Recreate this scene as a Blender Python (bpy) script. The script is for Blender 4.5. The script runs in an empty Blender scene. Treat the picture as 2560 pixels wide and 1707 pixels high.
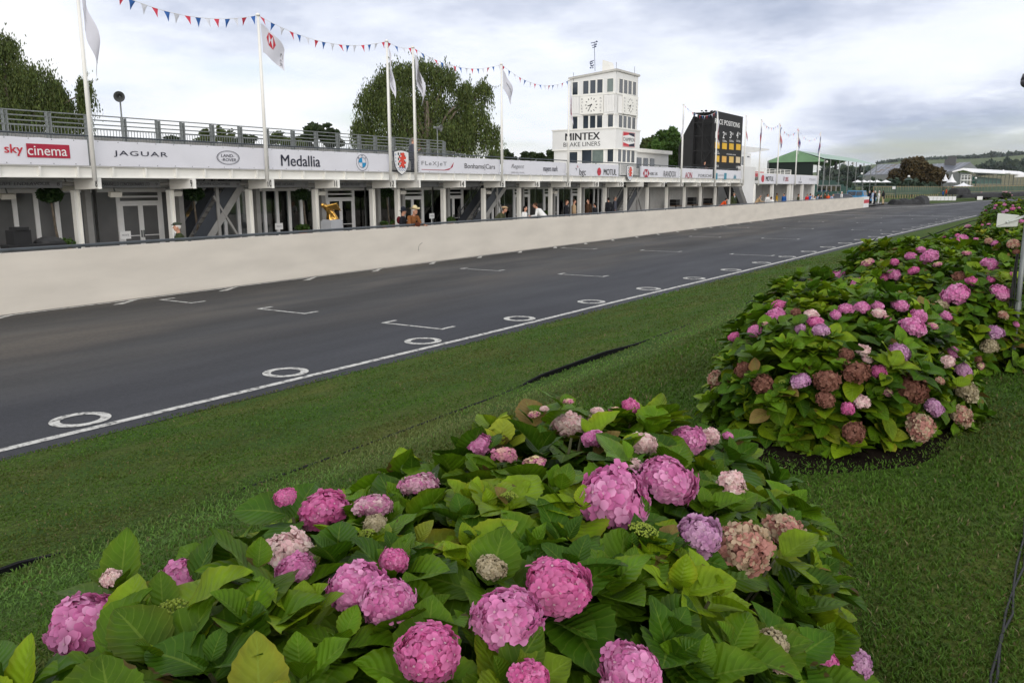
import bpy, bmesh, math, random
import numpy as np
from mathutils import Vector, Matrix, noise
random.seed(7)
rng = np.random.default_rng(11)
PI = math.pi
S = bpy.context.scene
COL = S.collection

# ------------------------------------------------------------------ camera
FPX = 2070.0                       # focal length in pixels of the 2560 px wide photograph
CAMZ = 2.65
def _n(v): return v / np.linalg.norm(v)
_d = _n(np.array([50.0, 11150.0, FPX]))
_t = np.array([1330.0, -388.5, FPX]); _t = _n(_t - (_t @ _d) / (_d @ _d) * _d)
_r = np.cross(_d, _t)
CM = np.array([_r, _t, -_d])       # camera (right, down, forward) -> world
CPOS = np.array([0.0, 0.0, CAMZ])
cam = bpy.data.cameras.new("camera")
cam.sensor_width = 36.0
cam.lens = 36.0 * FPX / 2560.0
cam.clip_start = 0.05
cam.clip_end = 20000
camo = bpy.data.objects.new("camera", cam); COL.objects.link(camo)
mx = Matrix.Identity(4)
for i in range(3):
    mx[i][0] = CM[i, 0]; mx[i][1] = -CM[i, 1]; mx[i][2] = -CM[i, 2]; mx[i][3] = CPOS[i]
camo.matrix_world = mx
S.camera = camo

def ray(x, y): return CM @ np.array([x - 1280.0, y - 853.5, FPX])
def V(a): return Vector((float(a[0]), float(a[1]), float(a[2])))
def FX(p, X): v = ray(*p); return V(CPOS + v * (X / v[0]))
def FY(p, Y): v = ray(*p); return V(CPOS + v * (Y / v[1]))
def FZ(p, z=0.0): v = ray(*p); return V(CPOS + v * ((z - CAMZ) / v[2]))
def FD(p, d): return V(CPOS + ray(*p) * (d / FPX))
def PJ(P):
    c = CM.T @ (np.array(P) - CPOS); return 1280 + FPX * c[0] / c[2], 853.5 + FPX * c[1] / c[2], c[2]
_REG = {1: (0, 0, .29787), 2: (0, 380, .27211), 3: (580, 340, .27211), 4: (1000, 340, .27211), 5: (1340, 80, .29335),
        6: (1780, 260, .1913), 7: (2100, 350, .19558), 8: (2050, 420, .21684), 9: (600, 0, .36139),
        21: (100, 1150, .4677), 22: (1100, 950, .4829), 23: (1700, 600, .3827), 24: (0, 650, .5102), 25: (1150, 500, .5102)}
def Q(r, x, y): a = _REG[r]; return (a[0] + x * a[2], a[1] + y * a[2])

# ------------------------------------------------------------------ light
SUN_EL, SUN_AZ = math.radians(17), math.radians(136)      # azimuth clockwise from +Y
w = bpy.data.worlds.new("World"); S.world = w
w.use_nodes = True
nt = w.node_tree; nt.nodes.clear()
def N(t, **k):
    n = nt.nodes.new(t)
    for a, b in k.items(): setattr(n, a, b)
    return n
L = nt.links.new
out = N("ShaderNodeOutputWorld")
sky = N("ShaderNodeTexSky", sky_type='NISHITA', sun_disc=False)
sky.sun_elevation = SUN_EL; sky.sun_rotation = SUN_AZ; sky.air_density = 1.0; sky.dust_density = 1.5
bgs = N("ShaderNodeBackground"); bgs.inputs[1].default_value = 0.13
L(sky.outputs[0], bgs.inputs[0])
tc = N("ShaderNodeTexCoord")
sep = N("ShaderNodeSeparateXYZ"); L(tc.outputs["Generated"], sep.inputs[0])
# cloud layer: project the view direction on a high flat deck so clouds shrink towards the horizon
zc = N("ShaderNodeMath", operation='MAXIMUM'); L(sep.outputs[2], zc.inputs[0]); zc.inputs[1].default_value = 0.0
za = N("ShaderNodeMath", operation='ADD'); L(zc.outputs[0], za.inputs[0]); za.inputs[1].default_value = 0.16
dv = N("ShaderNodeVectorMath", operation='DIVIDE')
cz = N("ShaderNodeCombineXYZ")
for i in range(3): L(za.outputs[0], cz.inputs[i])
L(tc.outputs["Generated"], dv.inputs[0]); L(cz.outputs[0], dv.inputs[1])
def noise_n(src, scale, detail=6, rough=.55, off=(0, 0, 0), sc=(1, 1, 1)):
    mp = N("ShaderNodeMapping"); mp.inputs[1].default_value = off; mp.inputs[3].default_value = sc
    L(src, mp.inputs[0])
    n = N("ShaderNodeTexNoise"); n.inputs["Scale"].default_value = scale
    n.inputs["Detail"].default_value = detail; n.inputs["Roughness"].default_value = rough
    L(mp.outputs[0], n.inputs[0]); return n.outputs[0]
def ramp(src, stops):
    r = N("ShaderNodeValToRGB"); e = r.color_ramp.elements
    while len(e) < len(stops): e.new(.5)
    for q, (p, c) in zip(e, stops): q.position = p; q.color = (*c, 1) if len(c) == 3 else c
    L(src, r.inputs[0]); return r.outputs[0]
n1 = noise_n(dv.outputs[0], .9, 7, .55, (3.1, 1.7, 0))
n2 = noise_n(dv.outputs[0], 2.4, 8, .6, (0.4, 5.2, 1))
wn = N("ShaderNodeTexNoise"); wn.inputs["Scale"].default_value = 7; wn.inputs["Detail"].default_value = 5; wn.inputs["Roughness"].default_value = .6; L(tc.outputs["Generated"], wn.inputs[0])
wsb = N("ShaderNodeVectorMath", operation='MULTIPLY_ADD'); L(wn.outputs["Color"], wsb.inputs[0]); wsb.inputs[1].default_value = (.13, .13, .06)
wad = N("ShaderNodeVectorMath", operation='ADD'); L(tc.outputs["Generated"], wad.inputs[0]); wad.inputs[1].default_value = (-.065, -.065, -.03); L(wad.outputs[0], wsb.inputs[2])
warp = wsb.outputs[0]
# a few large grey cloud banks, placed by direction in the sky
def blob(px, rad, stretch=2.0):
    c = _n(ray(*px))
    sb = N("ShaderNodeVectorMath", operation='SUBTRACT'); L(warp, sb.inputs[0])
    sb.inputs[1].default_value = tuple(float(q) for q in c)
    ml = N("ShaderNodeVectorMath", operation='MULTIPLY'); L(sb.outputs[0], ml.inputs[0]); ml.inputs[1].default_value = (1, 1, stretch)
    ln = N("ShaderNodeVectorMath", operation='LENGTH'); L(ml.outputs[0], ln.inputs[0])
    mr = N("ShaderNodeMapRange", interpolation_type='SMOOTHSTEP'); L(ln.outputs["Value"], mr.inputs[0])
    mr.inputs[1].default_value = rad; mr.inputs[2].default_value = rad * .05
    mr.inputs[3].default_value = 0; mr.inputs[4].default_value = 1
    return mr.outputs[0]
def mth(op, a, b):
    m = N("ShaderNodeMath", operation=op)
    for i, q in enumerate((a, b)):
        if isinstance(q, (int, float)): m.inputs[i].default_value = q
        else: L(q, m.inputs[i])
    return m.outputs[0]
banks = None
for px, rad, st, amp in [((1950, -10), .26, 2.8, .6), ((1700, 10), .16, 2.6, .4), ((1885, 190), .075, 1.5, .5), ((1240, 20), .12, 3.0, .18), ((2330, 330), .22, 3.2, .75), ((2150, 360), .14, 3.5, .4),
                         ((2520, 300), .16, 2.2, .5), ((560, 0), .2, 2.0, .5), ((330, 250), .13, 4, .22), ((820, 190), .1, 3, .16),
                         ((1250, -350), .5, 1.4, .5), ((2450, -300), .4, 1.4, .25)]:
    b = mth('MULTIPLY', blob(px, rad, st), amp)
    banks = b if banks is None else mth('MAXIMUM', banks, b)
mod = mth('MAXIMUM', mth('ADD', mth('MULTIPLY', n2, 3.2), -.62), 0.0)
bk = mth('MULTIPLY', banks, mod)
soft = mth('MULTIPLY', mth('SUBTRACT', n1, .52), .75)
dens = mth('ADD', bk, mth('MAXIMUM', soft, 0.0))
cc = ramp(dens, [(0.0, (.97, .98, 1.0)), (.16, (.85, .895, .99)), (.42, (.62, .67, .80)), (.8, (.43, .49, .63))])
bgc = N("ShaderNodeBackground"); L(cc, bgc.inputs[0]); bgc.inputs[1].default_value = 1.12
gap = ramp(noise_n(dv.outputs[0], .75, 6, .5, (7.3, 2.2, 0)), [(.50, (1, 1, 1)), (.70, (.35, .35, .35))])
mixs = N("ShaderNodeMixShader"); L(gap, mixs.inputs[0]); L(bgs.outputs[0], mixs.inputs[1]); L(bgc.outputs[0], mixs.inputs[2])
L(mixs.outputs[0], out.inputs[0])
sun = bpy.data.lights.new("sun", 'SUN'); sun.energy = 1.5; sun.angle = math.radians(45); sun.color = (1, .94, .86)
suno = bpy.data.objects.new("sun", sun); COL.objects.link(suno)
_sd = Vector((math.sin(SUN_AZ) * math.cos(SUN_EL), math.cos(SUN_AZ) * math.cos(SUN_EL), math.sin(SUN_EL)))
suno.rotation_euler = (-_sd).to_track_quat('-Z', 'Y').to_euler(); suno.location = (20, -20, 40)
S.view_settings.view_transform = 'Standard'; S.view_settings.look = 'None'
S.view_settings.exposure = 0.0; S.view_settings.gamma = 1.0
S.cycles.max_bounces = 8; S.cycles.transparent_max_bounces = 16

# ------------------------------------------------------------------ materials
def lin(c):                          # sRGB 0-255 -> linear
    return tuple(((v / 255) / 12.92 if v / 255 <= .04045 else ((v / 255 + .055) / 1.055) ** 2.4) for v in c)
_MATS = {}
def mat(name, col, rough=.6, metal=0.0, spec=.4, var=.12, scale=3.0, bump=0.0, bscale=60., detail=5, stretch=(1, 1, 1), col2=None, emit=0.0):
    if name in _MATS: return _MATS[name]
    m = bpy.data.materials.new(name); m.use_nodes = True
    t = m.node_tree; b = t.nodes["Principled BSDF"]
    b.inputs["Roughness"].default_value = rough; b.inputs["Metallic"].default_value = metal
    b.inputs["Specular IOR Level"].default_value = spec
    tcn = t.nodes.new("ShaderNodeTexCoord"); mp = t.nodes.new("ShaderNodeMapping"); mp.inputs[3].default_value = stretch
    t.links.new(tcn.outputs["Object"], mp.inputs[0])
    nz = t.nodes.new("ShaderNodeTexNoise"); nz.inputs["Scale"].default_value = scale; nz.inputs["Detail"].default_value = detail
    t.links.new(mp.outputs[0], nz.inputs[0])
    r = t.nodes.new("ShaderNodeValToRGB"); e = r.color_ramp.elements
    a = tuple(max(0, c * (1 - var)) for c in col); z = tuple(min(1, c * (1 + var)) for c in col) if col2 is None else col2
    e[0].position = .3; e[0].color = (*a, 1); e[1].position = .7; e[1].color = (*z, 1)
    t.links.new(nz.outputs[0], r.inputs[0]); t.links.new(r.outputs[0], b.inputs["Base Color"])
    if bump:
        nb = t.nodes.new("ShaderNodeTexNoise"); nb.inputs["Scale"].default_value = bscale; nb.inputs["Detail"].default_value = 4
        t.links.new(tcn.outputs["Object"], nb.inputs[0])
        bp = t.nodes.new("ShaderNodeBump"); bp.inputs["Strength"].default_value = bump; bp.inputs["Distance"].default_value = .01
        t.links.new(nb.outputs[0], bp.inputs["Height"]); t.links.new(bp.outputs[0], b.inputs["Normal"])
    if emit:
        t.links.new(r.outputs[0], b.inputs["Emission Color"]); b.inputs["Emission Strength"].default_value = emit
    _MATS[name] = m
    return m
def srgb(name, c, **k): return mat(name, lin(c), **k)
WHITE = mat("white_paint", (.84, .83, .79), rough=.45, var=.05, scale=1.3)
WHITE2 = mat("white_cladding", (.76, .76, .755), rough=.5, var=.04, scale=.8)
CREAM = mat("cream_paint", (.70, .67, .60), rough=.5, var=.05, scale=1.5)
VINYL = mat("banner_vinyl", (.74, .74, .80), rough=.42, var=.03, scale=1.1, bump=.25, bscale=2.2)
STEEL = mat("galvanised_steel", (.20, .215, .215), rough=.5, metal=.4, var=.15, scale=8)
DSTEEL = mat("dark_painted_steel", (.055, .065, .075), rough=.45, metal=.2, var=.2)
GSTEEL = mat("grey_painted_steel", (.27, .265, .255), rough=.5, var=.1)
BLACK = mat("black_paint", (.012, .012, .013), rough=.6, var=.2)
INK = mat("black_lettering", (.015, .015, .02), rough=.5, var=.1)
NAVY = mat("navy_lettering", (.02, .022, .045), rough=.5, var=.1)
RED = mat("red_print", (.55, .03, .05), rough=.5, var=.08)
CRIMSON = mat("crimson_print", (.40, .02, .05), rough=.5, var=.08)
BLUE = mat("blue_print", (.03, .13, .42), rough=.5, var=.08)
CYAN = mat("sky_blue_print", (.02, .28, .55), rough=.5, var=.06)
GREYINK = mat("grey_lettering", (.22, .22, .24), rough=.5, var=.08)
YELLOW = mat("yellow_panel", (.80, .47, .01), rough=.5, var=.05)
PAPER = mat("white_print", (.8, .8, .8), rough=.5, var=.03)
CONC = mat("concrete_render", (.715, .662, .588), rough=.75, scale=1.6, bump=.2, bscale=25, stretch=(1, .35, 1.6), col2=(.730, .677, .602), detail=9)
TINT = mat("tinted_panel", (.12, .12, .122), rough=.22, var=.25, scale=.7, spec=.5)
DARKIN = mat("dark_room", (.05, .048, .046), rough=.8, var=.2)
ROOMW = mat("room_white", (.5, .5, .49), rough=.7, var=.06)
def glass_mat(name, tint=(.75, .78, .8), refl=.16, rough=.02):
    m = bpy.data.materials.new(name); m.use_nodes = True; t = m.node_tree; t.nodes.clear()
    o = t.nodes.new("ShaderNodeOutputMaterial"); tr = t.nodes.new("ShaderNodeBsdfTransparent"); tr.inputs[0].default_value = (*tint, 1)
    g = t.nodes.new("ShaderNodeBsdfGlossy"); g.inputs[1].default_value = rough
    fr = t.nodes.new("ShaderNodeFresnel"); fr.inputs[0].default_value = 1.5
    ad = t.nodes.new("ShaderNodeMath"); ad.operation = 'ADD'; ad.inputs[1].default_value = refl - .04
    t.links.new(fr.outputs[0], ad.inputs[0])
    mxx = t.nodes.new("ShaderNodeMixShader"); t.links.new(ad.outputs[0], mxx.inputs[0]); t.links.new(tr.outputs[0], mxx.inputs[1]); t.links.new(g.outputs[0], mxx.inputs[2])
    t.links.new(mxx.outputs[0], o.inputs[0]); return m
GLASS = glass_mat("clear_glass", refl=.07)
DGLASS = mat("dark_window_glass", (.035, .045, .06), rough=.06, spec=.8, var=.3, scale=.5)

# ------------------------------------------------------------------ mesh helpers
def origin_of(o):
    v = Vector((0, 0, 0))
    while o is not None: v = v + o.location; o = o.parent
    return v
def setp(o, label=None, cat=None, group=None, kind=None):
    if label: o["label"] = label
    if cat: o["category"] = cat
    if group: o["group"] = group
    if kind: o["kind"] = kind
    return o
def thing(name, loc, label, cat, group=None):
    o = bpy.data.objects.new(name, None); COL.objects.link(o); o.location = loc; o.empty_display_size = .2
    return setp(o, label, cat, group)
def link(name, me, parent=None, loc=None):
    o = bpy.data.objects.new(name, me); COL.objects.link(o)
    if parent is not None: o.parent = parent
    if loc is not None: o.location = loc
    return o
class MB:
    def __init__(s): s.v = []; s.f = []; s.m = []
    def add(s, vs, fs, mi=0):
        b = len(s.v); s.v.extend([tuple(q) for q in vs]); s.f.extend([tuple(b + i for i in f) for f in fs]); s.m.extend([mi] * len(fs)); return s
    def box(s, x0, x1, y0, y1, z0, z1, mi=0):
        if x0 > x1: x0, x1 = x1, x0
        if y0 > y1: y0, y1 = y1, y0
        if z0 > z1: z0, z1 = z1, z0
        v = [(x, y, z) for z in (z0, z1) for y in (y0, y1) for x in (x0, x1)]
        return s.add(v, [(0, 2, 3, 1), (4, 5, 7, 6), (0, 1, 5, 4), (2, 6, 7, 3), (0, 4, 6, 2), (1, 3, 7, 5)], mi)
    def obox(s, p0, p1, wid, thk, up=(0, 0, 1), mi=0):     # bar from p0 to p1
        p0 = Vector(p0); p1 = Vector(p1); d = (p1 - p0).normalized(); u = Vector(up)
        sd = d.cross(u)
        if sd.length < 1e-4: sd = d.cross(Vector((1, 0, 0)))
        sd.normalize(); u = sd.cross(d).normalized(); a = sd * wid / 2; b = u * thk / 2
        v = [p0 - a - b, p0 + a - b, p0 + a + b, p0 - a + b, p1 - a - b, p1 + a - b, p1 + a + b, p1 - a + b]
        return s.add(v, [(0, 1, 2, 3), (7, 6, 5, 4), (0, 4, 5, 1), (1, 5, 6, 2), (2, 6, 7, 3), (3, 7, 4, 0)], mi)
    def tube(s, pts, r, n=8, mi=0, cap=True):
        pts = [Vector(p) for p in pts]; rs = r if isinstance(r, (list, tuple)) else [r] * len(pts); b = len(s.v)
        for i, p in enumerate(pts):
            d = (pts[min(i + 1, len(pts) - 1)] - pts[max(i - 1, 0)]).normalized()
            a = d.cross(Vector((0, 0, 1)))
            if a.length < .05: a = d.cross(Vector((1, 0, 0)))
            a.normalize(); c = a.cross(d)
            for k in range(n):
                t = 2 * PI * k / n; q = p + (a * math.cos(t) + c * math.sin(t)) * rs[i]; s.v.append(tuple(q))
        for i in range(len(pts) - 1):
            for k in range(n):
                k2 = (k + 1) % n
                s.f.append((b + i * n + k, b + (i + 1) * n + k, b + (i + 1) * n + k2, b + i * n + k2)); s.m.append(mi)
        if cap:
            s.f.append(tuple(b + k for k in range(n))); s.f.append(tuple(b + (len(pts) - 1) * n + k for k in reversed(range(n)))); s.m += [mi, mi]
        return s
    def ell(s, c, rx, ry, rz, nu=10, nv=7, R=None, mi=0):
        b = len(s.v); c = Vector(c)
        for j in range(nv + 1):
            p = PI * j / nv
            for i in range(nu):
                t = 2 * PI * i / nu; q = Vector((rx * math.sin(p) * math.cos(t), ry * math.sin(p) * math.sin(t), rz * math.cos(p)))
                if R is not None: q = R @ q
                s.v.append(tuple(c + q))
        for j in range(nv):
            for i in range(nu):
                i2 = (i + 1) % nu; s.f.append((b + j * nu + i, b + (j + 1) * nu + i, b + (j + 1) * nu + i2, b + j * nu + i2)); s.m.append(mi)
        return s
    def capsule(s, p0, p1, r0, r1, n=10):
        p0 = Vector(p0); p1 = Vector(p1); d = (p1 - p0); l = d.length; d = d / max(l, 1e-6)
        pts = []; rs = []
        for k in range(4): a = PI / 2 * (k + .15) / 4; pts.append(p0 - d * r0 * math.cos(a)); rs.append(r0 * math.sin(a))
        pts.append(p0); rs.append(r0); pts.append(p1); rs.append(r1)
        for k in range(4): a = PI / 2 * (3.85 - k) / 4; pts.append(p1 + d * r1 * math.cos(a)); rs.append(r1 * math.sin(a))
        return s.tube(pts, rs, n)
    def poly(s, pts, mi=0): return s.add(pts, [tuple(range(len(pts)))], mi)
    def prism(s, pts, d, mi=0):                          # closed polygon pts extruded by vector d
        n = len(pts); d = Vector(d); a = [Vector(p) for p in pts]; b = [p + d for p in a]
        return s.add(a + b, [tuple(range(n)), tuple(reversed(range(n, 2 * n)))] + [(i, n + i, n + (i + 1) % n, (i + 1) % n) for i in range(n)], mi)
    def grid(s, fn, nu, nv, mi=0):
        vs = [fn(i / nu, j / nv) for j in range(nv + 1) for i in range(nu + 1)]
        return s.add(vs, [(j * (nu + 1) + i, j * (nu + 1) + i + 1, (j + 1) * (nu + 1) + i + 1, (j + 1) * (nu + 1) + i) for j in range(nv) for i in range(nu)], mi)
    def build(s, name, mats, parent=None, smooth=False, local=False, fixn=True):
        me = bpy.data.meshes.new(name)
        o = Vector((0, 0, 0)) if (parent is None or local) else origin_of(parent)
        me.from_pydata([(x - o.x, y - o.y, z - o.z) for x, y, z in s.v], [], s.f)
        if not isinstance(mats, (list, tuple)): mats = [mats]
        for m in mats: me.materials.append(m)
        if len(mats) > 1: me.polygons.foreach_set("material_index", s.m)
        if fixn:
            bm = bmesh.new(); bm.from_mesh(me); bmesh.ops.recalc_face_normals(bm, faces=bm.faces); bm.to_mesh(me); bm.free()
        if smooth: me.polygons.foreach_set("use_smooth", [True] * len(me.polygons))
        me.update()
        return link(name, me, parent)
def remesh(mb, vox, smooth=3):
    me = bpy.data.meshes.new("tmp"); me.from_pydata(mb.v, [], mb.f); me.update()
    o = bpy.data.objects.new("tmp", me); COL.objects.link(o)
    r = o.modifiers.new("r", 'REMESH'); r.mode = 'VOXEL'; r.voxel_size = vox
    if smooth: q = o.modifiers.new("s", 'SMOOTH'); q.iterations = smooth; q.factor = .5
    dg = bpy.context.evaluated_depsgraph_get()
    n = bpy.data.meshes.new_from_object(o.evaluated_get(dg))
    bpy.data.objects.remove(o); bpy.data.meshes.remove(me)
    n.polygons.foreach_set("use_smooth", [True] * len(n.polygons)); return n
def np_mesh(name, v, f, mats, parent=None, uv=None, col=None, smooth=True, midx=None, loc=None):
    v = np.asarray(v, np.float32); f = np.asarray(f, np.int32); k = f.shape[1]
    me = bpy.data.meshes.new(name)
    me.vertices.add(len(v)); me.vertices.foreach_set("co", v.ravel())
    me.loops.add(f.size); me.loops.foreach_set("vertex_index", f.ravel())
    me.polygons.add(len(f)); me.polygons.foreach_set("loop_start", np.arange(0, f.size, k, dtype=np.int32))
    if uv is not None:
        u = me.uv_layers.new(name="UVMap"); u.data.foreach_set("uv", np.asarray(uv, np.float32)[f.ravel()].ravel())
    if col is not None:
        a = me.attributes.new("tint", 'FLOAT_COLOR', 'POINT'); a.data.foreach_set("color", np.asarray(col, np.float32).ravel())
    for m in (mats if isinstance(mats, (list, tuple)) else [mats]): me.materials.append(m)
    if midx is not None: me.polygons.foreach_set("material_index", np.asarray(midx, np.int32))
    me.polygons.foreach_set("use_smooth", np.full(len(f), smooth))
    me.update(calc_edges=True); me.validate()
    return link(name, me, parent, loc)

# ---- lettering: a text outline turned into flat faces, then laid on any plane
_TX = {}
def text2d(s, bold=0.0, shear=0.0, sp=1.0):
    k = (s, bold, shear, sp)
    if k in _TX: return _TX[k]
    c = bpy.data.curves.new("t", 'FONT'); c.body = s; c.size = 1; c.offset = bold; c.shear = shear; c.space_character = sp; c.resolution_u = 3
    o = bpy.data.objects.new("t", c); COL.objects.link(o)
    dg = bpy.context.evaluated_depsgraph_get(); me = bpy.data.meshes.new_from_object(o.evaluated_get(dg))
    v = np.array([q.co[:2] for q in me.vertices]) if len(me.vertices) else np.zeros((1, 2)); f = [tuple(p.vertices) for p in me.polygons]
    bpy.data.objects.remove(o); bpy.data.curves.remove(c); bpy.data.meshes.remove(me)
    mn = v.min(0); mxx = v.max(0); v = (v - mn) / np.maximum(mxx - mn, 1e-6) - .5
    _TX[k] = (v, f); return _TX[k]
def text(mb, s, o, u, vv, wd, ht, bold=0.01, shear=0.0, mi=0, sp=1.0):
    v, f = text2d(s, 0.0, shear, sp); o = Vector(o); u = Vector(u).normalized(); vv = Vector(vv).normalized(); nn = u.cross(vv)
    ex = max(0.0, bold) * ht * .95; wd = wd - 2 * ex       # heavier weights: a few copies side by side, each a hair prouder
    for k, dx in enumerate((0.0,) if ex <= 0 else (-ex, 0.0, ex)): mb.add([o + nn * (.0004 * k) + u * (float(a) * wd + dx) + vv * float(b) * ht for a, b in v], f, mi)
    return mb
def shape(mb, pts, o, u, vv, sx=1.0, sy=1.0, mi=0):
    o = Vector(o); u = Vector(u); vv = Vector(vv); return mb.add([o + u * (a * sx) + vv * (b * sy) for a, b in pts], [tuple(range(len(pts)))], mi)
def disc(mb, o, u, vv, ra, rb, mi=0, n=28, inner=0.0, a0=0.0, a1=2 * PI):
    o = Vector(o); u = Vector(u); vv = Vector(vv); N_ = n
    if inner <= 0 and abs(a1 - a0 - 2 * PI) < 1e-6:
        return mb.poly([o + u * ra * math.cos(2 * PI * i / N_) + vv * rb * math.sin(2 * PI * i / N_) for i in range(N_)], mi)
    vs = []
    for i in range(N_ + 1):
        t = a0 + (a1 - a0) * i / N_
        for k in (1.0, inner): vs.append(o + u * ra * k * math.cos(t) + vv * rb * k * math.sin(t))
    return mb.add(vs, [(2 * i, 2 * i + 2, 2 * i + 3, 2 * i + 1) for i in range(N_)], mi)
YU, ZU = Vector((0, 1, 0)), Vector((0, 0, 1))
# ------------------------------------------------------------------ the setting: ground, track, verge
_EY = [-20, 4, 7.5, 12.3, 17, 24, 31.8, 38.9, 65.8, 88.35, 115, 150]
_EX = [-9.05, -8.88, -8.72, -8.47, -8.30, -7.95, -7.62, -7.35, -5.93, -4.74, -2.6, 3]
_SY = [-20, 2.7, 5, 10.7, 27, 34, 53, 80, 120, 150]
_SX = [-4.9, -4.79, -4.71, -4.62, -4.32, -4.17, -3.72, -2.6, 0.2, 5]
def edge(y): return float(np.interp(y, _EY, _EX))
def strip(y): return float(np.interp(y, _SY, _SX))
def sm(t): t = min(1, max(0, t)); return t * t * (3 - 2 * t)
def gz(x, y):
    e = edge(y) + .34; s = strip(y); k = 1 - .75 * sm((y - 55) / 70)
    if x < e: return 0.0
    if x < s: z = .03 + .47 * ((x - e) / (s - e)) ** 1.25
    else: z = .5 + .5 * sm((x - s) / 2.3) + .012 * max(0, x - s - 2.3)
    nn = noise.noise(Vector((x * .7, y * .45, 3))) * .035 + noise.noise(Vector((x * 2.3, y * 1.7, 9))) * .012
    return z * k + nn * min(1, (x - e) * 1.5)
def grass_mat():
    m = bpy.data.materials.new("lawn_turf"); m.use_nodes = True; t = m.node_tree; b = t.nodes["Principled BSDF"]
    b.inputs["Roughness"].default_value = .9; b.inputs["Specular IOR Level"].default_value = .12
    tcn = t.nodes.new("ShaderNodeTexCoord")
    def nz(sc, det, st=(1, 1, 1)):
        mp = t.nodes.new("ShaderNodeMapping"); mp.inputs[3].default_value = st; t.links.new(tcn.outputs["Object"], mp.inputs[0])
        q = t.nodes.new("ShaderNodeTexNoise"); q.inputs["Scale"].default_value = sc; q.inputs["Detail"].default_value = det; q.inputs["Roughness"].default_value = .6
        t.links.new(mp.outputs[0], q.inputs[0]); return q.outputs[0]
    def rp(src, st):
        r = t.nodes.new("ShaderNodeValToRGB"); e = r.color_ramp.elements
        while len(e) < len(st): e.new(.5)
        for q, (p, c) in zip(e, st): q.position = p; q.color = (*c, 1)
        t.links.new(src, r.inputs[0]); return r.outputs[0]
    def mx_(mode, fac, a, c):
        q = t.nodes.new("ShaderNodeMix"); q.data_type = 'RGBA'; q.blend_type = mode
        if isinstance(fac, float): q.inputs[0].default_value = fac
        else: t.links.new(fac, q.inputs[0])
        t.links.new(a, q.inputs[6]); t.links.new(c, q.inputs[7]); return q.outputs[2]
    base = rp(nz(.55, 6, (1, .6, 1)), [(.32, (.036, .082, .010)), (.5, (.054, .110, .014)), (.66, (.086, .118, .020))])
    dry = rp(nz(1.7, 5, (1, .5, 1)), [(.42, (.038, .08, .012)), (.68, (.125, .098, .03))])
    c = mx_('MIX', .38, base, dry)
    fine = rp(nz(26, 7), [(.32, (.42, .42, .42)), (.68, (1.45, 1.45, 1.4))])
    c = mx_('MULTIPLY', .9, c, fine)
    t.links.new(c, b.inputs["Base Color"])
    bp = t.nodes.new("ShaderNodeBump"); bp.inputs["Strength"].default_value = .9; bp.inputs["Distance"].default_value = .04
    t.links.new(nz(40, 6), bp.inputs["Height"]); t.links.new(bp.outputs[0], b.inputs["Normal"])
    return m
TURF = grass_mat()
FIELD = mat("far_grass", (.05, .075, .02), rough=.95, spec=.1, scale=.05, var=.25, detail=8, col2=(.075, .10, .03))
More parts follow.
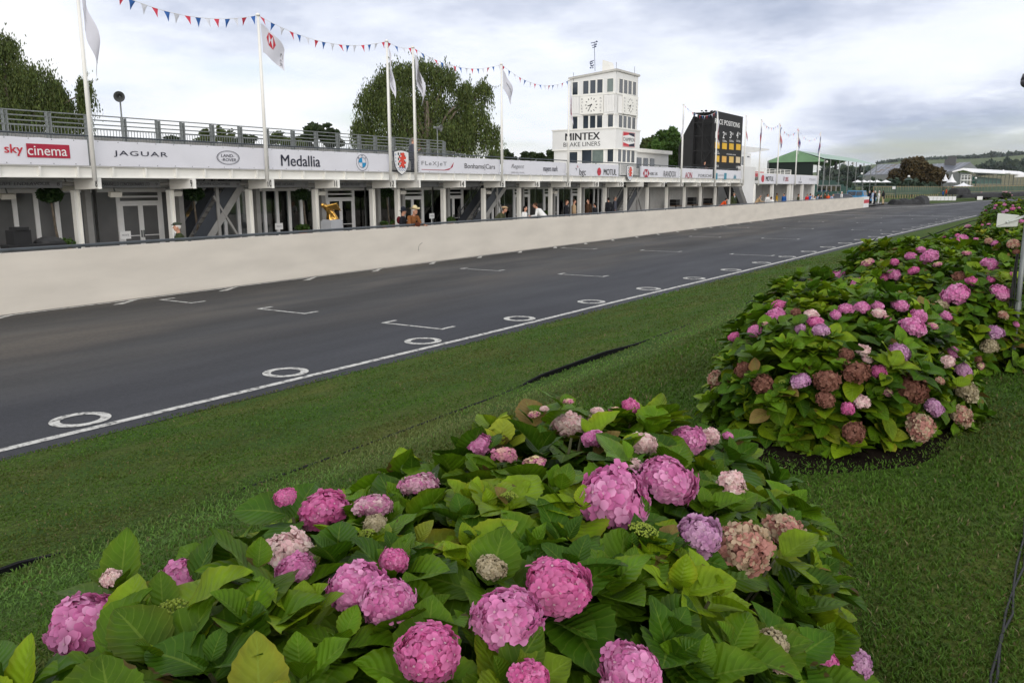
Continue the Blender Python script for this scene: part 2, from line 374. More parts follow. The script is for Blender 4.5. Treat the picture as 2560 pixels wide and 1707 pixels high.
def asphalt():
    m = bpy.data.materials.new("worn_asphalt"); m.use_nodes = True; t = m.node_tree; b = t.nodes["Principled BSDF"]
    tcn = t.nodes.new("ShaderNodeTexCoord"); Lk = t.links.new
    def nz(sc, det, st=(1, 1, 1), rg=.55, off=(0, 0, 0)):
        mp = t.nodes.new("ShaderNodeMapping"); mp.inputs[3].default_value = st; mp.inputs[1].default_value = off; Lk(tcn.outputs["Object"], mp.inputs[0])
        q = t.nodes.new("ShaderNodeTexNoise"); q.inputs["Scale"].default_value = sc; q.inputs["Detail"].default_value = det; q.inputs["Roughness"].default_value = rg
        Lk(mp.outputs[0], q.inputs[0]); return q.outputs[0]
    def rp(src, st):
        r = t.nodes.new("ShaderNodeValToRGB"); e = r.color_ramp.elements
        while len(e) < len(st): e.new(.5)
        for q, (p, c) in zip(e, st): q.position = p; q.color = (*c, 1)
        Lk(src, r.inputs[0]); return r.outputs[0]
    def mx_(mode, fac, a, c):
        q = t.nodes.new("ShaderNodeMix"); q.data_type = 'RGBA'; q.blend_type = mode
        if isinstance(fac, float): q.inputs[0].default_value = fac
        else: Lk(fac, q.inputs[0])
        Lk(a, q.inputs[6]); Lk(c, q.inputs[7]); return q.outputs[2]
    base = rp(nz(.5, 6, (1, .12, 1)), [(.3, (.016, .015, .015)), (.5, (.025, .0235, .023)), (.72, (.044, .040, .0365))])
    # sky sheen painted blue on the worn verge lane, dusty brown towards the wall
    sp = t.nodes.new("ShaderNodeSeparateXYZ"); Lk(tcn.outputs["Object"], sp.inputs[0])
    ad = t.nodes.new("ShaderNodeMath"); ad.operation = 'MULTIPLY_ADD'; Lk(nz(.35, 5, (1, .15, 1), off=(4, 1, 0)), ad.inputs[0]); ad.inputs[1].default_value = 5; Lk(sp.outputs[0], ad.inputs[2])
    mr = t.nodes.new("ShaderNodeMapRange"); Lk(ad.outputs[0], mr.inputs[0]); mr.inputs[1].default_value = -11.5; mr.inputs[2].default_value = -7.5
    blue = t.nodes.new("ShaderNodeRGB"); blue.outputs[0].default_value = (.021, .0225, .030, 1)
    c = mx_('MIX', mr.outputs[0], base, blue.outputs[0])
    dust = rp(nz(.42, 4, (1, .28, 1), off=(9, 2, 0)), [(.47, (0, 0, 0)), (.64, (1, 1, 1))])
    br = t.nodes.new("ShaderNodeRGB"); br.outputs[0].default_value = (.085, .07, .055, 1)
    mr2 = t.nodes.new("ShaderNodeMapRange"); Lk(sp.outputs[0], mr2.inputs[0]); mr2.inputs[1].default_value = -11; mr2.inputs[2].default_value = -15; mr2.inputs[3].default_value = 0; mr2.inputs[4].default_value = .7
    fm = t.nodes.new("ShaderNodeMath"); fm.operation = 'MULTIPLY'; Lk(dust, fm.inputs[0]); Lk(mr2.outputs[0], fm.inputs[1])
    c = mx_('MIX', fm.outputs[0], c, br.outputs[0])
    c = mx_('MULTIPLY', .45, c, rp(nz(2.2, 5, (1, .05, 1), off=(2, 5, 0)), [(.32, (.72, .72, .73)), (.5, (1, 1, 1)), (.7, (1.32, 1.3, 1.27))]))
    c = mx_('MULTIPLY', .8, c, rp(nz(13, 4, rg=.6), [(.36, (.78, .78, .78)), (.64, (1.24, 1.23, 1.22))]))
    c = mx_('MULTIPLY', .85, c, rp(nz(45, 6, rg=.75), [(.35, (.5, .5, .5)), (.65, (1.5, 1.5, 1.5))]))
    Lk(c, b.inputs["Base Color"])
    Lk(rp(nz(.6, 4, (1, .2, 1)), [(.3, (.62, .62, .62)), (.7, (.8, .8, .8))]), b.inputs["Roughness"]); b.inputs["Specular IOR Level"].default_value = .35
    bp = t.nodes.new("ShaderNodeBump"); bp.inputs["Strength"].default_value = .35; bp.inputs["Distance"].default_value = .012
    Lk(nz(70, 5), bp.inputs["Height"]); Lk(bp.outputs[0], b.inputs["Normal"])
    return m
ASPH = asphalt()
def worn_paint():
    m = bpy.data.materials.new("worn_white_paint"); m.use_nodes = True; t = m.node_tree; b = t.nodes["Principled BSDF"]
    tcn = t.nodes.new("ShaderNodeTexCoord"); q = t.nodes.new("ShaderNodeTexNoise"); q.inputs["Scale"].default_value = 9; q.inputs["Detail"].default_value = 8; q.inputs["Roughness"].default_value = .7
    t.links.new(tcn.outputs["Object"], q.inputs[0]); r = t.nodes.new("ShaderNodeValToRGB"); e = r.color_ramp.elements
    e[0].position = .37; e[0].color = (.07, .068, .066, 1); e[1].position = .52; e[1].color = (.56, .55, .52, 1)
    t.links.new(q.outputs[0], r.inputs[0]); t.links.new(r.outputs[0], b.inputs["Base Color"]); b.inputs["Roughness"].default_value = .7; return m
WPAINT = worn_paint()

g = MB(); g.box(-4000, 4000, -300, 6000, -.6, -.06); setp(g.build("ground", FIELD), kind="structure")
XW = -18.72                                                     # track side of the pit wall
tb = MB()
ys = [-25, -10, 0, 2] + [4 + 3 * i for i in range(38)]
for a, b in zip(ys, ys[1:]):
    tb.poly([(XW - .3, a, 0), (edge(a) + .36, a, 0), (edge(b) + .36, b, 0), (XW - .3, b, 0)])
yl = ys[-1]
far = [FZ(p) for p in [(2060, 514), (2171, 512), (2306, 511), (2375, 503.5), (2462, 499), (2560, 495.5), (2700, 491)]]
far = [(q.x, q.y, 0) for q in far]
tb.poly([(XW - .3, yl, 0), (edge(yl) + .36, yl, 0), (6, 150, 0), (40, 172, 0)] + far[::-1])
track = setp(tb.build("track", ASPH), kind="structure")
pl = MB()
pl.add([(XW - .3, -25, .2), (-60, -25, .2), (-60, 120, .2), (XW - .3, 113, .2), (XW - .3, 150, 0.01), (-60, 150, .2)], [(0, 3, 2, 1), (3, 4, 5, 2)])
setp(pl.build("pit_lane", mat("pit_lane_tarmac", (.13, .125, .118), rough=.8, scale=.6, var=.2, bump=.2)), kind="structure")
# painted markings (children of the track)
def tsheet(pts, name, z=.005):
    m = MB(); m.poly([(p[0], p[1], z) for p in pts]); return m.build(name, WPAINT, track)
m = MB()
yy = list(np.arange(-12, 88, 2.0))
for a, b in zip(yy, yy[1:]):
    m.poly([(edge(a) - .06, a, .005), (edge(a) + .06, a, .005), (edge(b) + .06, b, .005), (edge(b) - .06, b, .005)])
m.build("edge_line", WPAINT, track)
m = MB(); m.poly([(-18.60, -12, .005), (-18.49, -12, .005), (-18.49, 113, .005), (-18.60, 113, .005)]); m.build("edge_line", WPAINT, track)
m = MB()
fl = [FZ(p) for p in [(2190, 521), (2306, 516), (2375, 511), (2440, 504.5), (2560, 497.5)]]
for a, b in zip(fl, fl[1:]): m.obox((a.x, a.y, .006), (b.x, b.y, .006), .28, .004)
m.build("edge_line", WPAINT, track)
for k in range(26):
    y = 5.22 + 3.03 * k; x = edge(y) - .47
    m = MB(); disc(m, (x, y, .006), (1, 0, 0), (0, 1, 0), .33, .33, n=40, inner=.645); m.build("ring_marking", WPAINT, track)
BX = [((392.8, 750), (482, 758)), ((640.3, 772.4), (762.7, 785.2)), ((954, 807), (1104.6, 825)), ((1140.3, 673), (1254.6, 676.5)),
      ((1389.8, 686.2), (1512, 691.8)), ((1397.4, 620.4), (1486.7, 623)), ((1596.4, 626.5), (1698.5, 630.1)), ((1823.4, 635.7), (1930.6, 640.3)),
      ((1718.9, 591.8), (1800.5, 593.4)), ((1902.5, 595.9), (1994.4, 599)), ((2127, 575), (2203.6, 576.5)), ((1798, 568.4), (1869.4, 569.9)),
      ((1956, 570.9), (2032.7, 572.4)), ((2139.8, 557.1), (2203.6, 558.2)), ((1994.4, 554.1), (2058.2, 555.1)), ((2137, 544.4), (2203.6, 545.4)), ((2280, 547), (2341, 548.8)), ((2274, 537), (2331, 538.5))]
for a, b in BX:
    A = FZ(a); B = FZ(b); yv = (A.y + B.y) / 2; wd = .075; m = MB()
    pts = [(A.x, yv), (B.x, yv)]
    m.poly([(A.x, yv, .005), (B.x, yv, .005), (B.x, yv + wd, .005), (A.x, yv + wd, .005)])
    for x, ln in ((A.x, .42), (B.x - .09, .42)):
        m.poly([(x, yv + wd, .005), (x + .09, yv + wd, .005), (x + .09, yv + ln, .005), (x, yv + ln, .005)])
    m.build("grid_box_marking", WPAINT, track)
for k in range(22):
    y = 5.35 + 2.98 * k; m = MB(); m.poly([(-18.49, y + .85, .005), (-18.49, y + .66, .005), (-18.1, y - .12, .005), (-18.02, y + .1, .005)]); m.build("tick_marking", WPAINT, track)
A = FZ((2060, 536.5)); B = FZ((2413, 542.6)); m = MB(); yv = (A.y + B.y) / 2
m.poly([(XW + .3, yv, .005), (edge(yv) - .1, yv, .005), (edge(yv) - .1, yv + .3, .005), (XW + .3, yv + .3, .005)]); m.build("start_line_marking", WPAINT, track)
# verge
vs = []; fs = []
yg = list(np.concatenate([np.arange(-8, 24, .4), np.arange(24, 60, 1.2), np.arange(60, 150, 4.0)])); NX = 56
for y in yg:
    e = edge(y) + .34
    for i in range(NX):
        t = i / (NX - 1); x = e + (t ** 1.25) * (16 - e)
        vs.append((x, y, gz(x, y) if i else -.05))
for j in range(len(yg) - 1):
    for i in range(NX - 1):
        a = j * NX + i; fs.append((a, a + 1, a + NX + 1, a + NX))
verge = np_mesh("grass_verge", vs, fs, TURF); setp(verge, kind="structure")

# the long white pit wall with its pipe rail
Ye = FX((2172, 523), XW).y
Ye = 115.0
pw = thing("pit_wall", (XW - .15, 50, 0), "long low cream rendered wall between the track and the pit lane", "wall")
m = MB(); m.box(XW - .3, XW, -25, Ye - 3.7, -.05, 1.30); m.build("wall_face", CONC, pw)
m = MB(); m.box(XW - .3, XW + .002, Ye - 3.699, Ye, -.05, 1.31); m.build("wall_end", PAPER, pw)
m = MB(); m.box(XW - .303, XW + .004, Ye - 3.6, Ye + .004, .52, .96); m.build("red_band", RED, pw)
m = MB(); pts_ = [FX(p, XW + .003) for p in [(1046, 627), (1047, 616), (1050, 611), (1056, 607)]]; m.tube(pts_, .006, 4); m.build("scuff_mark", INK, pw)
m = MB(); m.tube([(XW - .16, -25, 1.365), (XW - .16, Ye - 12, 1.365)], .038, 8)
for y in np.arange(-4, Ye - 12, 3.0): m.box(XW - .18, XW - .14, y - .03, y + .03, 1.3, 1.35)
m.build("pipe_rail", DSTEEL, pw, smooth=False)
# ------------------------------------------------------------------ pit building
XF = -24.0
BR = [(8, 247), (9, 484.5), (10, 680.5), (11, 845), (12, 986), (0, 1048), (14, 1161), (15, 1260), (16, 1347), (17, 1424), (18, 1495), (19, 1557), (0, 1607), (20, 1660), (21, 1707), (22, 1750), (23, 1789), (24, 1825), (25, 1859)]
BY = [FX((x, 450), XF).y for _, x in BR]
BY0 = BY[0] - 3.35
ZB, ZT = 3.02, 3.31          # fascia beam
YEND = BY[-1] + .6
pit = thing("pit_building", (-27, 40, .2), "long white pit building with numbered open bays and a roof terrace", "building")
m = MB()
y0 = 4.0
XB_ = XF - .26
m.box(XB_ - .02, XB_, y0, YEND, ZB, ZT); m.box(XB_ - .1, XB_ + .09, y0, YEND, ZB - .03, ZB - .002); m.box(XB_ - .1, XB_ + .09, y0, YEND, ZT + .002, ZT + .03)
allY = [BY0 - 3.4, BY0] + BY
for a, b in zip(allY, allY[1:]):
    n = 3 if b - a > 2 else 2
    for k in range(n): yv = a + (b - a) * (k + .55) / n; m.box(XB_ + .001, XB_ + .085, yv - .03, yv + .03, ZB, ZT)
m.build("fascia_beam", WHITE, pit)
m = MB(); m.box(-35, XF - .38, y0, YEND, ZB + .1, ZT); m.build("terrace_slab", CREAM, pit)
m = MB(); m.tube([(XF - 1.34, y0, 2.82), (XF - 1.34, YEND, 2.82)], .06, 8); m.build("service_pipe", GSTEEL, pit)
for i, (yv, (num, _)) in enumerate(zip([BY0] + BY, [(7, 0)] + BR)):
    m = MB(); x0, x1 = XF - 1.28, XF + .02
    m.prism([(x0, yv - .02, ZB - .035), (x1, yv - .02, ZB - .035), (x1, yv - .02, 2.68), (x0, yv - .02, 2.64)], (0, .04, 0))
    m.box(x1, x1 + .02, yv - .07, yv + .05, 2.66, ZB - .035); m.add([(x0, yv - .09, 2.63), (x1 + .06, yv - .09, 2.67), (x1 + .06, yv + .09, 2.67), (x0, yv + .09, 2.63)], [(0, 1, 2, 3)])
    br = m.build("bracket", WHITE, pit)
    if num:
        t = MB(); wd = .11 if num < 10 else .23
        text(t, str(num), (XF - .115, yv - .024, 2.835), (1, 0, 0), ZU, wd if num != 11 else .15, .235, bold=.03); t.build("number", INK, br)
    m = MB(); xc = XF - 1.32
    m.box(xc - .1, xc + .1, yv - .09, yv - .075, .2, 2.62); m.box(xc - .1, xc + .1, yv + .075, yv + .09, .2, 2.62); m.box(xc - .012, xc + .012, yv - .074, yv + .074, .2, 2.62)
    m.build("column", WHITE, pit)
    yg_ = yv * 26.3 / 25.3 + .35; m = MB(); m.box(-26.4, -26.2, yg_ - .1, yg_ + .1, .2, 3.1); m.build("column", GSTEEL, pit)
# hanging boards with team names
NB = {0: ("EQUIPE ENDEAVOUR", 8), 1: ("MARANELLO CONCESSIONAIRES LTD", 9), 2: ("MR JOHN COOMBS", 10), 3: ("RONNIE HOARE", 11), 4: ("SCUDERIA CENTRO-SUD", 12), 6: ("LISTER", 14), 7: ("COOPER", 15), 8: ("TEAM LOTUS", 16), 9: ("EQUIPE", 17), 10: ("BRM", 18), 11: ("VANWALL", 19)}
bays = list(zip([BY0] + BY, BY))
NBM = mat("grey_board", (.20, .205, .215), rough=.5, var=.06)
for k, (nm, no) in NB.items():
    a, b = bays[k]; a, b = a + .72, b - .42; XN = XF - 1.25
    m = MB(); m.box(XN - .04, XN, a, b, 2.70, 2.93); bd = m.build("name_board", NBM, pit)
    t = MB(); ln = min((b - a) * .76, .115 * len(nm)); text(t, nm, (XN + .003, a + .15 + ln / 2, 2.815), YU, ZU, ln, .11, bold=.02, shear=.15)
    text(t, str(no), (XN + .003, b - .12, 2.815), YU, ZU, .09, .1, bold=.02); t.build("lettering", INK, bd)
# glazed fronts, bay by bay
XG = -27.45
LAMPM = mat("lamp_glow", (1, .62, .28), var=0, emit=6.0)
FR = mat("white_frame", (.86, .86, .86), rough=.4, var=.04)
DY = 1.9; doors = {1, 4, 6, 7, 9, 10, 11}
CORR = mat("white_corrugated_sheet", (.55, .55, .54), rough=.5, var=.08)
for k, (a, b) in enumerate(bays):
    a, b = a + DY, b + DY
    opaque = k <= 1
    openb = k >= 13
    if openb:
        m = MB()
        n = max(8, int((b - a) / .22))
        def cw(u, v, a=a, b=b): return (-28.6 + .03 * math.cos(u * n * 2 * PI), a + (b - a) * u, .2 + 2.75 * v)
        m.grid(cw, n * 4, 1); m.build("rear_wall", CORR, pit); continue
    f = MB(); f.box(XG - .04, XG + .04, a + .1, b - .1, 2.55, 2.68); f.box(XG - .04, XG + .04, a + .1, b - .1, .2, .42)
    f.box(XG - .03, XG + .03, a, b, 2.70, 3.0)
    n = (4 if k in doors else 5) if b - a > 2 else 2; st = (b - a) / n; isd = k in doors
    ps = [a + st * i for i in range(n + 1)]
    for i, yv in enumerate(ps):
        if 0 < i < n and not (isd and n == 4 and i == 2): f.box(XG - .05, XG + .05, yv - .07, yv + .07, .421, 2.549)
    fr = f.build("glazed_screen", FR, pit)
    for i in range(n):
        if isd and (i in (1, 2) or n == 2): continue
        p = MB(); p.box(XG - .008, XG + .008, ps[i] + .06, ps[i + 1] - .06, .43, 2.54); p.build("pane", TINT if opaque else GLASS, fr)
    if isd:
        da, db = (ps[1], ps[3]) if n == 4 else (ps[0] + .1, ps[2] - .1); mid = (da + db) / 2
        f2 = MB(); f2.box(XG - .05, XG + .06, da + .06, db - .06, 2.16, 2.24); f2.box(XG - .05, XG + .06, da + .06, db - .06, 2.36, 2.42); f2.build("door_head", FR, fr)
        p = MB(); p.box(XG - .008, XG + .008, da + .06, db - .06, 2.25, 2.35); p.box(XG - .008, XG + .008, da + .06, db - .06, 2.43, 2.54); p.build("fanlight", TINT if opaque else GLASS, fr)
        for s in (0, 1):
            u0, u1 = (da + .065, mid - .004) if s == 0 else (mid + .004, db - .065)
            d = MB()
            d.box(XG + .0, XG + .065, u0, u0 + .085, .22, 2.155); d.box(XG + .0, XG + .065, u1 - .085, u1, .22, 2.155)
            d.box(XG + .002, XG + .063, u0 + .0851, u1 - .0851, 2.07, 2.154); d.box(XG + .002, XG + .063, u0 + .0851, u1 - .0851, .221, .4); d.box(XG + .01, XG + .05, u0 + .0851, u1 - .0851, 1.0, 1.03)
            do = d.build("door", FR, pit)
            p = MB(); p.box(XG + .02, XG + .034, u0 + .086, u1 - .086, .402, 2.068); p.build("door_pane", TINT if opaque else GLASS, do)
            h_ = MB(); hy = u1 - .04 if s == 0 else u0 + .04; h_.box(XG + .066, XG + .1, hy - .02, hy + .02, .95, 1.2); h_.build("handle", STEEL, do)
# back of the rooms
m = MB(); m.box(-33.2, -33, y0, YEND, .2, 3.1); m.build("rear_wall", ROOMW, pit)
for k, (a, b) in enumerate(bays):
    if 1 < k < 13: m = MB(); m.box(-33, XG - .06, b + DY - .04, b + DY + .04, .22, 2.7); m.build("room_partition", ROOMW, pit)
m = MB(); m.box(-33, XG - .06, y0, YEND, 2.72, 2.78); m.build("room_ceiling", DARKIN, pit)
m = MB(); m.box(-33, XG - .06, y0, YEND, .2, .215); m.build("room_floor", mat("timber_floor", (.12, .08, .05), rough=.5), pit)
m = MB(); m.box(-33.0, XG + .5, YEND - .15, YEND, .2, 3.0); m.build("end_wall", WHITE2, pit)
# things inside the rooms: framed pictures, tables with cloths, chairs, lamps
TIMB = mat("varnished_timber", (.16, .08, .035), rough=.35, var=.25); CLOTH = mat("white_table_linen", (.6, .6, .58), rough=.8)
PIC = mat("picture_print", (.10, .09, .08), rough=.4, var=.6, scale=6, col2=(.4, .33, .25))
for k in range(3, 13):
    a, b = bays[k]; a += DY; b += DY
    if b - a < 2: continue
    for j in range(4):
        yv = a + .5 + (b - a - 1) * j / 3; z = random.uniform(1.3, 1.9); wq, hq = random.uniform(.25, .5), random.uniform(.3, .6)
        r_ = thing("framed_picture", (-32.98, yv, z), "dark framed picture on the white back wall seen through the glass", "picture", "framed pictures on the back walls")
        q = MB(); q.box(-32.998, -32.96, yv - wq / 2, yv + wq / 2, z - hq / 2, z + hq / 2); q.build("frame", TIMB if j % 2 else BLACK, r_)
        q = MB(); q.box(-32.959, -32.955, yv - wq / 2 + .04, yv + wq / 2 - .04, z - hq / 2 + .04, z + hq / 2 - .04); q.build("print", PIC, r_)
    for j in range(2):
        yv = a + .9 + (b - a - 1.8) * j; xx = random.uniform(-31, -29.2)
        t_ = thing("dining_table", (xx, yv, .215), "round dining table under a white cloth inside a glazed bay", "table", "dining tables in the glazed bays")
        q = MB(); q.tube([(xx, yv, .93), (xx, yv, .96)], .5, 20); q.tube([(xx, yv, .5), (xx, yv, .93)], [.56, .5], 20, cap=False); q.build("tablecloth", CLOTH, t_)
        q = MB(); q.tube([(xx, yv, .215), (xx, yv, .93)], .05, 8); q.tube([(xx, yv, .215), (xx, yv, .25)], .28, 12); q.build("pedestal", BLACK, t_)
        for c in range(3):
            an = c * 2.1 + k; cx, cy = xx + .8 * math.cos(an), yv + .8 * math.sin(an)
            if cx > XG - .35: continue
            ch = thing("dining_chair", (cx, cy, .215), "dark wooden dining chair at a clothed table inside a glazed bay", "chair", "dining chairs in the glazed bays")
            q = MB(); q.box(cx - .21, cx + .21, cy - .21, cy + .21, .65, .69); q.build("seat", TIMB, ch)
            q = MB(); dx, dy = math.cos(an) * .2, math.sin(an) * .2; q.obox((cx + dx - dy, cy + dy + dx, .69), (cx + dx - dy, cy + dy + dx, 1.12), .04, .04); q.obox((cx + dx + dy, cy + dy - dx, .69), (cx + dx + dy, cy + dy - dx, 1.12), .04, .04); q.obox((cx + dx - dy, cy + dy + dx, 1.02), (cx + dx + dy, cy + dy - dx, 1.02), .03, .16); q.build("backrest", TIMB, ch)
            for lx in (-1, 1):
                for ly in (-1, 1):
                    q = MB(); q.box(cx + lx * .18 - .02, cx + lx * .18 + .02, cy + ly * .18 - .02, cy + ly * .18 + .02, .215, .65); q.build("leg", TIMB, ch)
for (px, lb) in (((1060, 500), "glowing amber glass pendant lamp in the bay behind the person in the pale cowboy hat"), ((761, 519), "small glowing lamp beside the potted tree trunk behind glass")):
    P = FX(px, -29.0); lp = thing("pendant_lamp", tuple(P), lb, "lamp"); big = px[0] > 1000; r = .22 if big else .07
    q = MB(); q.ell(P, r, r, r * .75, 14, 9); q.build("lamp_shade", mat("amber_glass", (.55, .28, .10), rough=.3, emit=.35), lp, smooth=True)
    q = MB(); q.ell(P + Vector((r * .9, -.06, 0)), .045, .045, .045); q.build("bulb", LAMPM, lp)
    q = MB(); q.tube([P + Vector((0, 0, r * .7)), (P.x, P.y, 2.7)], .01, 6); q.build("cord", BLACK, lp)

# terrace guard rail at the front: pipe, posts beside the banners, mesh panels behind the shields
PXP = [223, 668, 975, 1040, 1254, 1419, 1548, 1599, 1703, 1786, 1857]
rail = thing("terrace_railing", (XF - .28, 40, ZT), "dark steel pipe railing along the terrace edge above the sponsor banners", "railing")
m = MB(); m.tube([(XF - .28, y0, 4.22), (XF - .28, YEND, 4.22)], .028, 8); m.build("top_rail", DSTEEL, rail)
m = MB(); m.tube([(XF - .28, y0, 3.42), (XF - .28, YEND, 3.42)], .02, 6); m.build("bottom_rail", DSTEEL, rail)
for px in PXP + [440, 840, 1150, 1340, 1490, 1650, 1745, 1820]:
    yv = FX((px, 420), XF - .28).y; m = MB(); m.box(XF - .32, XF - .26, yv - .035, yv + .035, ZT + .031, 4.2); m.build("post", STEEL, rail)
MESH = mat("grey_mesh_panel", (.16, .17, .18), rough=.5, var=.1)
for a, b in ((978, 1040), (1551, 1597)):
    ya, yb = FX((a, 420), XF - .28).y, FX((b, 420), XF - .28).y; m = MB()
    for yv in np.arange(ya, yb, .075): m.box(XF - .275, XF - .267, yv - .006, yv + .006, ZT + .06, 4.18)
    for z in np.arange(ZT + .1, 4.18, .075): m.box(XF - .283, XF - .076, ya, yb, z - .006, z + .006)
    m.box(XF - .29, XF - .26, ya, yb, ZT + .04, ZT + .1)
    m.build("mesh_panel", MESH, rail)
# raised viewing deck behind with its tall barred barrier
XB = -27.6
GP = [10, 119, 216, 307, 392, 453, 527, 597, 664, 729, 787, 841, 895, 935, 981, 1025, 1068, 1108]
gr = thing("grandstand_barrier", (XB, 20, ZT), "grey galvanised barred barrier along the raised deck behind the terrace", "barrier")
gy = [FX((px, 330), XB).y for px in GP]
ztop = FX((0, 272), XB).z; zb = FX((0, 345), XB).z
ga, gb = gy[0] - 3, gy[-1]
dz = ztop - zb
for q in (1.0, .83, .66): 
    m = MB(); m.tube([(XB, ga, zb + dz * q), (XB, gb, zb + dz * q)], .022, 6); m.build("rail", STEEL, gr)
for q in (.5, .02): m = MB(); m.box(XB - .02, XB + .02, ga, gb, zb + dz * q - .025, zb + dz * q + .025); m.build("rail", STEEL, gr)
for yv in gy:
    m = MB(); m.box(XB - .06, XB + .06, yv - .02, yv + .02, ZT, ztop); m.box(XB - .055, XB + .055, yv + .1, yv + .14, ZT, ztop - .03); m.build("post", STEEL, gr)
m = MB()
for yv in np.arange(ga, gb, .115): m.box(XB - .008, XB + .008, yv - .008, yv + .008, zb + dz * .03, zb + dz * .49)
m.build("baluster_bars", STEEL, gr)
m = MB(); m.box(XB - 3.2, XB + .1, ga, gb, ZT, zb - .05); m.box(XB - 3.2, XB - 1.4, ga, gb, zb - .05, zb + .25); m.build("deck", GSTEEL, gr)
m = MB()
for j in range(3):
    ya = gb + .3 + j * .9; m.tube([(XB, ya, ZT + .3), (XB, ya, zb + dz * (.42 - .1 * j)), (XB, ya + .8, zb + dz * (.38 - .1 * j)), (XB, ya + .8, ZT + .3)], .025, 6)
    for q in np.arange(.12, .8, .13): m.tube([(XB, ya + q, ZT + .3), (XB, ya + q, zb + dz * (.38 - .1 * j))], .009, 5)
m.build("stair_handrail", STEEL, gr)

# ------------------------------------------------------------------ banners
def banner(x0, x1, label, draw):
    ya, yb = FX((x0, 400), XF - .1).y, FX((x1, 400), XF - .1).y
    b = thing("banner", (XF - .1, (ya + yb) / 2, 3.35), label, "banner", "white sponsor banners along the terrace")
    zt, zb_ = 4.10, 3.345
    def fn(u, v):
        y = ya + (yb - ya) * u; z = zb_ + (zt - zb_) * v
        q = .012 * noise.noise(Vector((y * 1.6 + z * 1.5, z * 1.2, x0))) * math.sin(PI * v) + .006 * noise.noise(Vector((y * 5, z * 3, 4)))
        sag = .012 * math.sin(u * PI * max(2, (yb - ya) / .8)) * (v > .99)
        return (XF - .1 + q, y, z - abs(sag))
    m = MB(); n = int((yb - ya) * 5); m.grid(fn, n, 6); m.build("vinyl_sheet", VINYL, b, smooth=True)
    m = MB()
    for yv in np.arange(ya + .15, yb, .65):
        for z in (zt - .04, zb_ + .04): disc(m, (XF - .078, yv, z), YU, ZU, .014, .014, n=8)
    m.build("eyelets", DSTEEL, b)
    for k in np.arange(ya + 1.75, yb - .5, 1.75):
        pass
    draw(b, lambda px, py: Vector((XF - .082, FX((px, py), XF - .1).y, FX((px, py), XF - .1).z)))
    return b
def T(b, s, pt, x0, x1, y0, y1, m=INK, bold=.0, shear=0, name="lettering", sp=1.0):
    P0 = pt(x0, (y0 + y1) / 2); P1 = pt(x1, (y0 + y1) / 2); xm = (x0 + x1) / 2
    ht = pt(xm, y0).z - pt(xm, y1).z; mb = MB(); c = pt(xm, (y0 + y1) / 2)
    text(mb, s, c, YU, ZU, P1.y - P0.y, ht, bold=bold, shear=shear, sp=sp); return mb.build(name, m, b)
def q1(x, y): return (x * .29787, y * .29787)
def d_sky(b, pt):
    T(b, "sky", pt, 10, 57, 361, 390, RED, bold=.02)
    m = MB(); A = pt(64, 360); B = pt(172, 362); z0 = pt(120, 395).z; z1 = pt(120, 361).z
    m.poly([(A.x, A.y, z0), (A.x, B.y, z0), (A.x, B.y, z1), (A.x, A.y, z1)]); bx = m.build("red_box", CRIMSON, b)
    c = pt(118, 378); mb = MB(); text(mb, "cinema", (c.x + .004, c.y, c.z), YU, ZU, pt(167, 378).y - pt(69, 378).y, pt(118, 366).z - pt(118, 389).z, bold=.006); mb.build("lettering", PAPER, bx)
banner(-130, 222, "white banner with the word sky beside a red box of white lettering", d_sky)
def ell_ring(b, pt, cx, cy, rx, ry, m, inner, name="emblem", off=0.0):
    c = pt(cx, cy); ra = (pt(cx + rx, cy).y - pt(cx - rx, cy).y) / 2; rb = (pt(cx, cy - ry).z - pt(cx, cy + ry).z) / 2
    mb = MB(); disc(mb, (c.x + off, c.y, c.z), YU, ZU, ra, rb, inner=inner, n=36); return mb.build(name, m, b), c, ra, rb
def d_jag(b, pt):
    T(b, "JAGUAR", pt, 286, 420, 379, 394.5, NAVY, bold=.004, sp=1.15)
    e, c, ra, rb = ell_ring(b, pt, 570, 394.7, 28.5, 17.5, NAVY, .95)
    mb = MB(); disc(mb, c, YU, ZU, ra * .9, rb * .88, inner=.975, n=36)
    text(mb, "LAND-", (c.x, c.y - .02, c.z + rb * .28), YU, ZU, ra * 1.15, rb * .42, bold=.012, shear=.1); text(mb, "-ROVER", (c.x, c.y + .02, c.z - rb * .3), YU, ZU, ra * 1.3, rb * .42, bold=.012, shear=.1); mb.build("lettering", NAVY, e)
banner(236, 663, "long white banner with spaced capital lettering and an oval outlined emblem", d_jag)
def d_med(b, pt):
    T(b, "Medallia", pt, 703, 801, 389, 416.5, NAVY, bold=.02)
    e, c, ra, rb = ell_ring(b, pt, 905, 407, 15, 20.5, NAVY, .95)
    mb = MB()
    for k in (1, 3): disc(mb, (c.x + .002, c.y, c.z), YU, ZU, ra * .6, rb * .6, n=10, inner=.01, a0=k * PI / 2, a1=(k + 1) * PI / 2)
    mb.build("blue_quarters", CYAN, e)
    mb = MB(); disc(mb, (c.x + .002, c.y, c.z), YU, ZU, ra * .64, rb * .64, inner=.94, n=30)
    for s, an in (("B", 135), ("M", 90), ("W", 45)):
        t = math.radians(an); text(mb, s, (c.x, c.y + ra * .8 * math.cos(t), c.z + rb * .8 * math.sin(t)), YU, ZU, ra * .22, rb * .2, bold=.01)
    mb.build("lettering", NAVY, e)
banner(672, 973, "white banner with bold dark lower-case lettering and a round blue and white quartered badge", d_med)
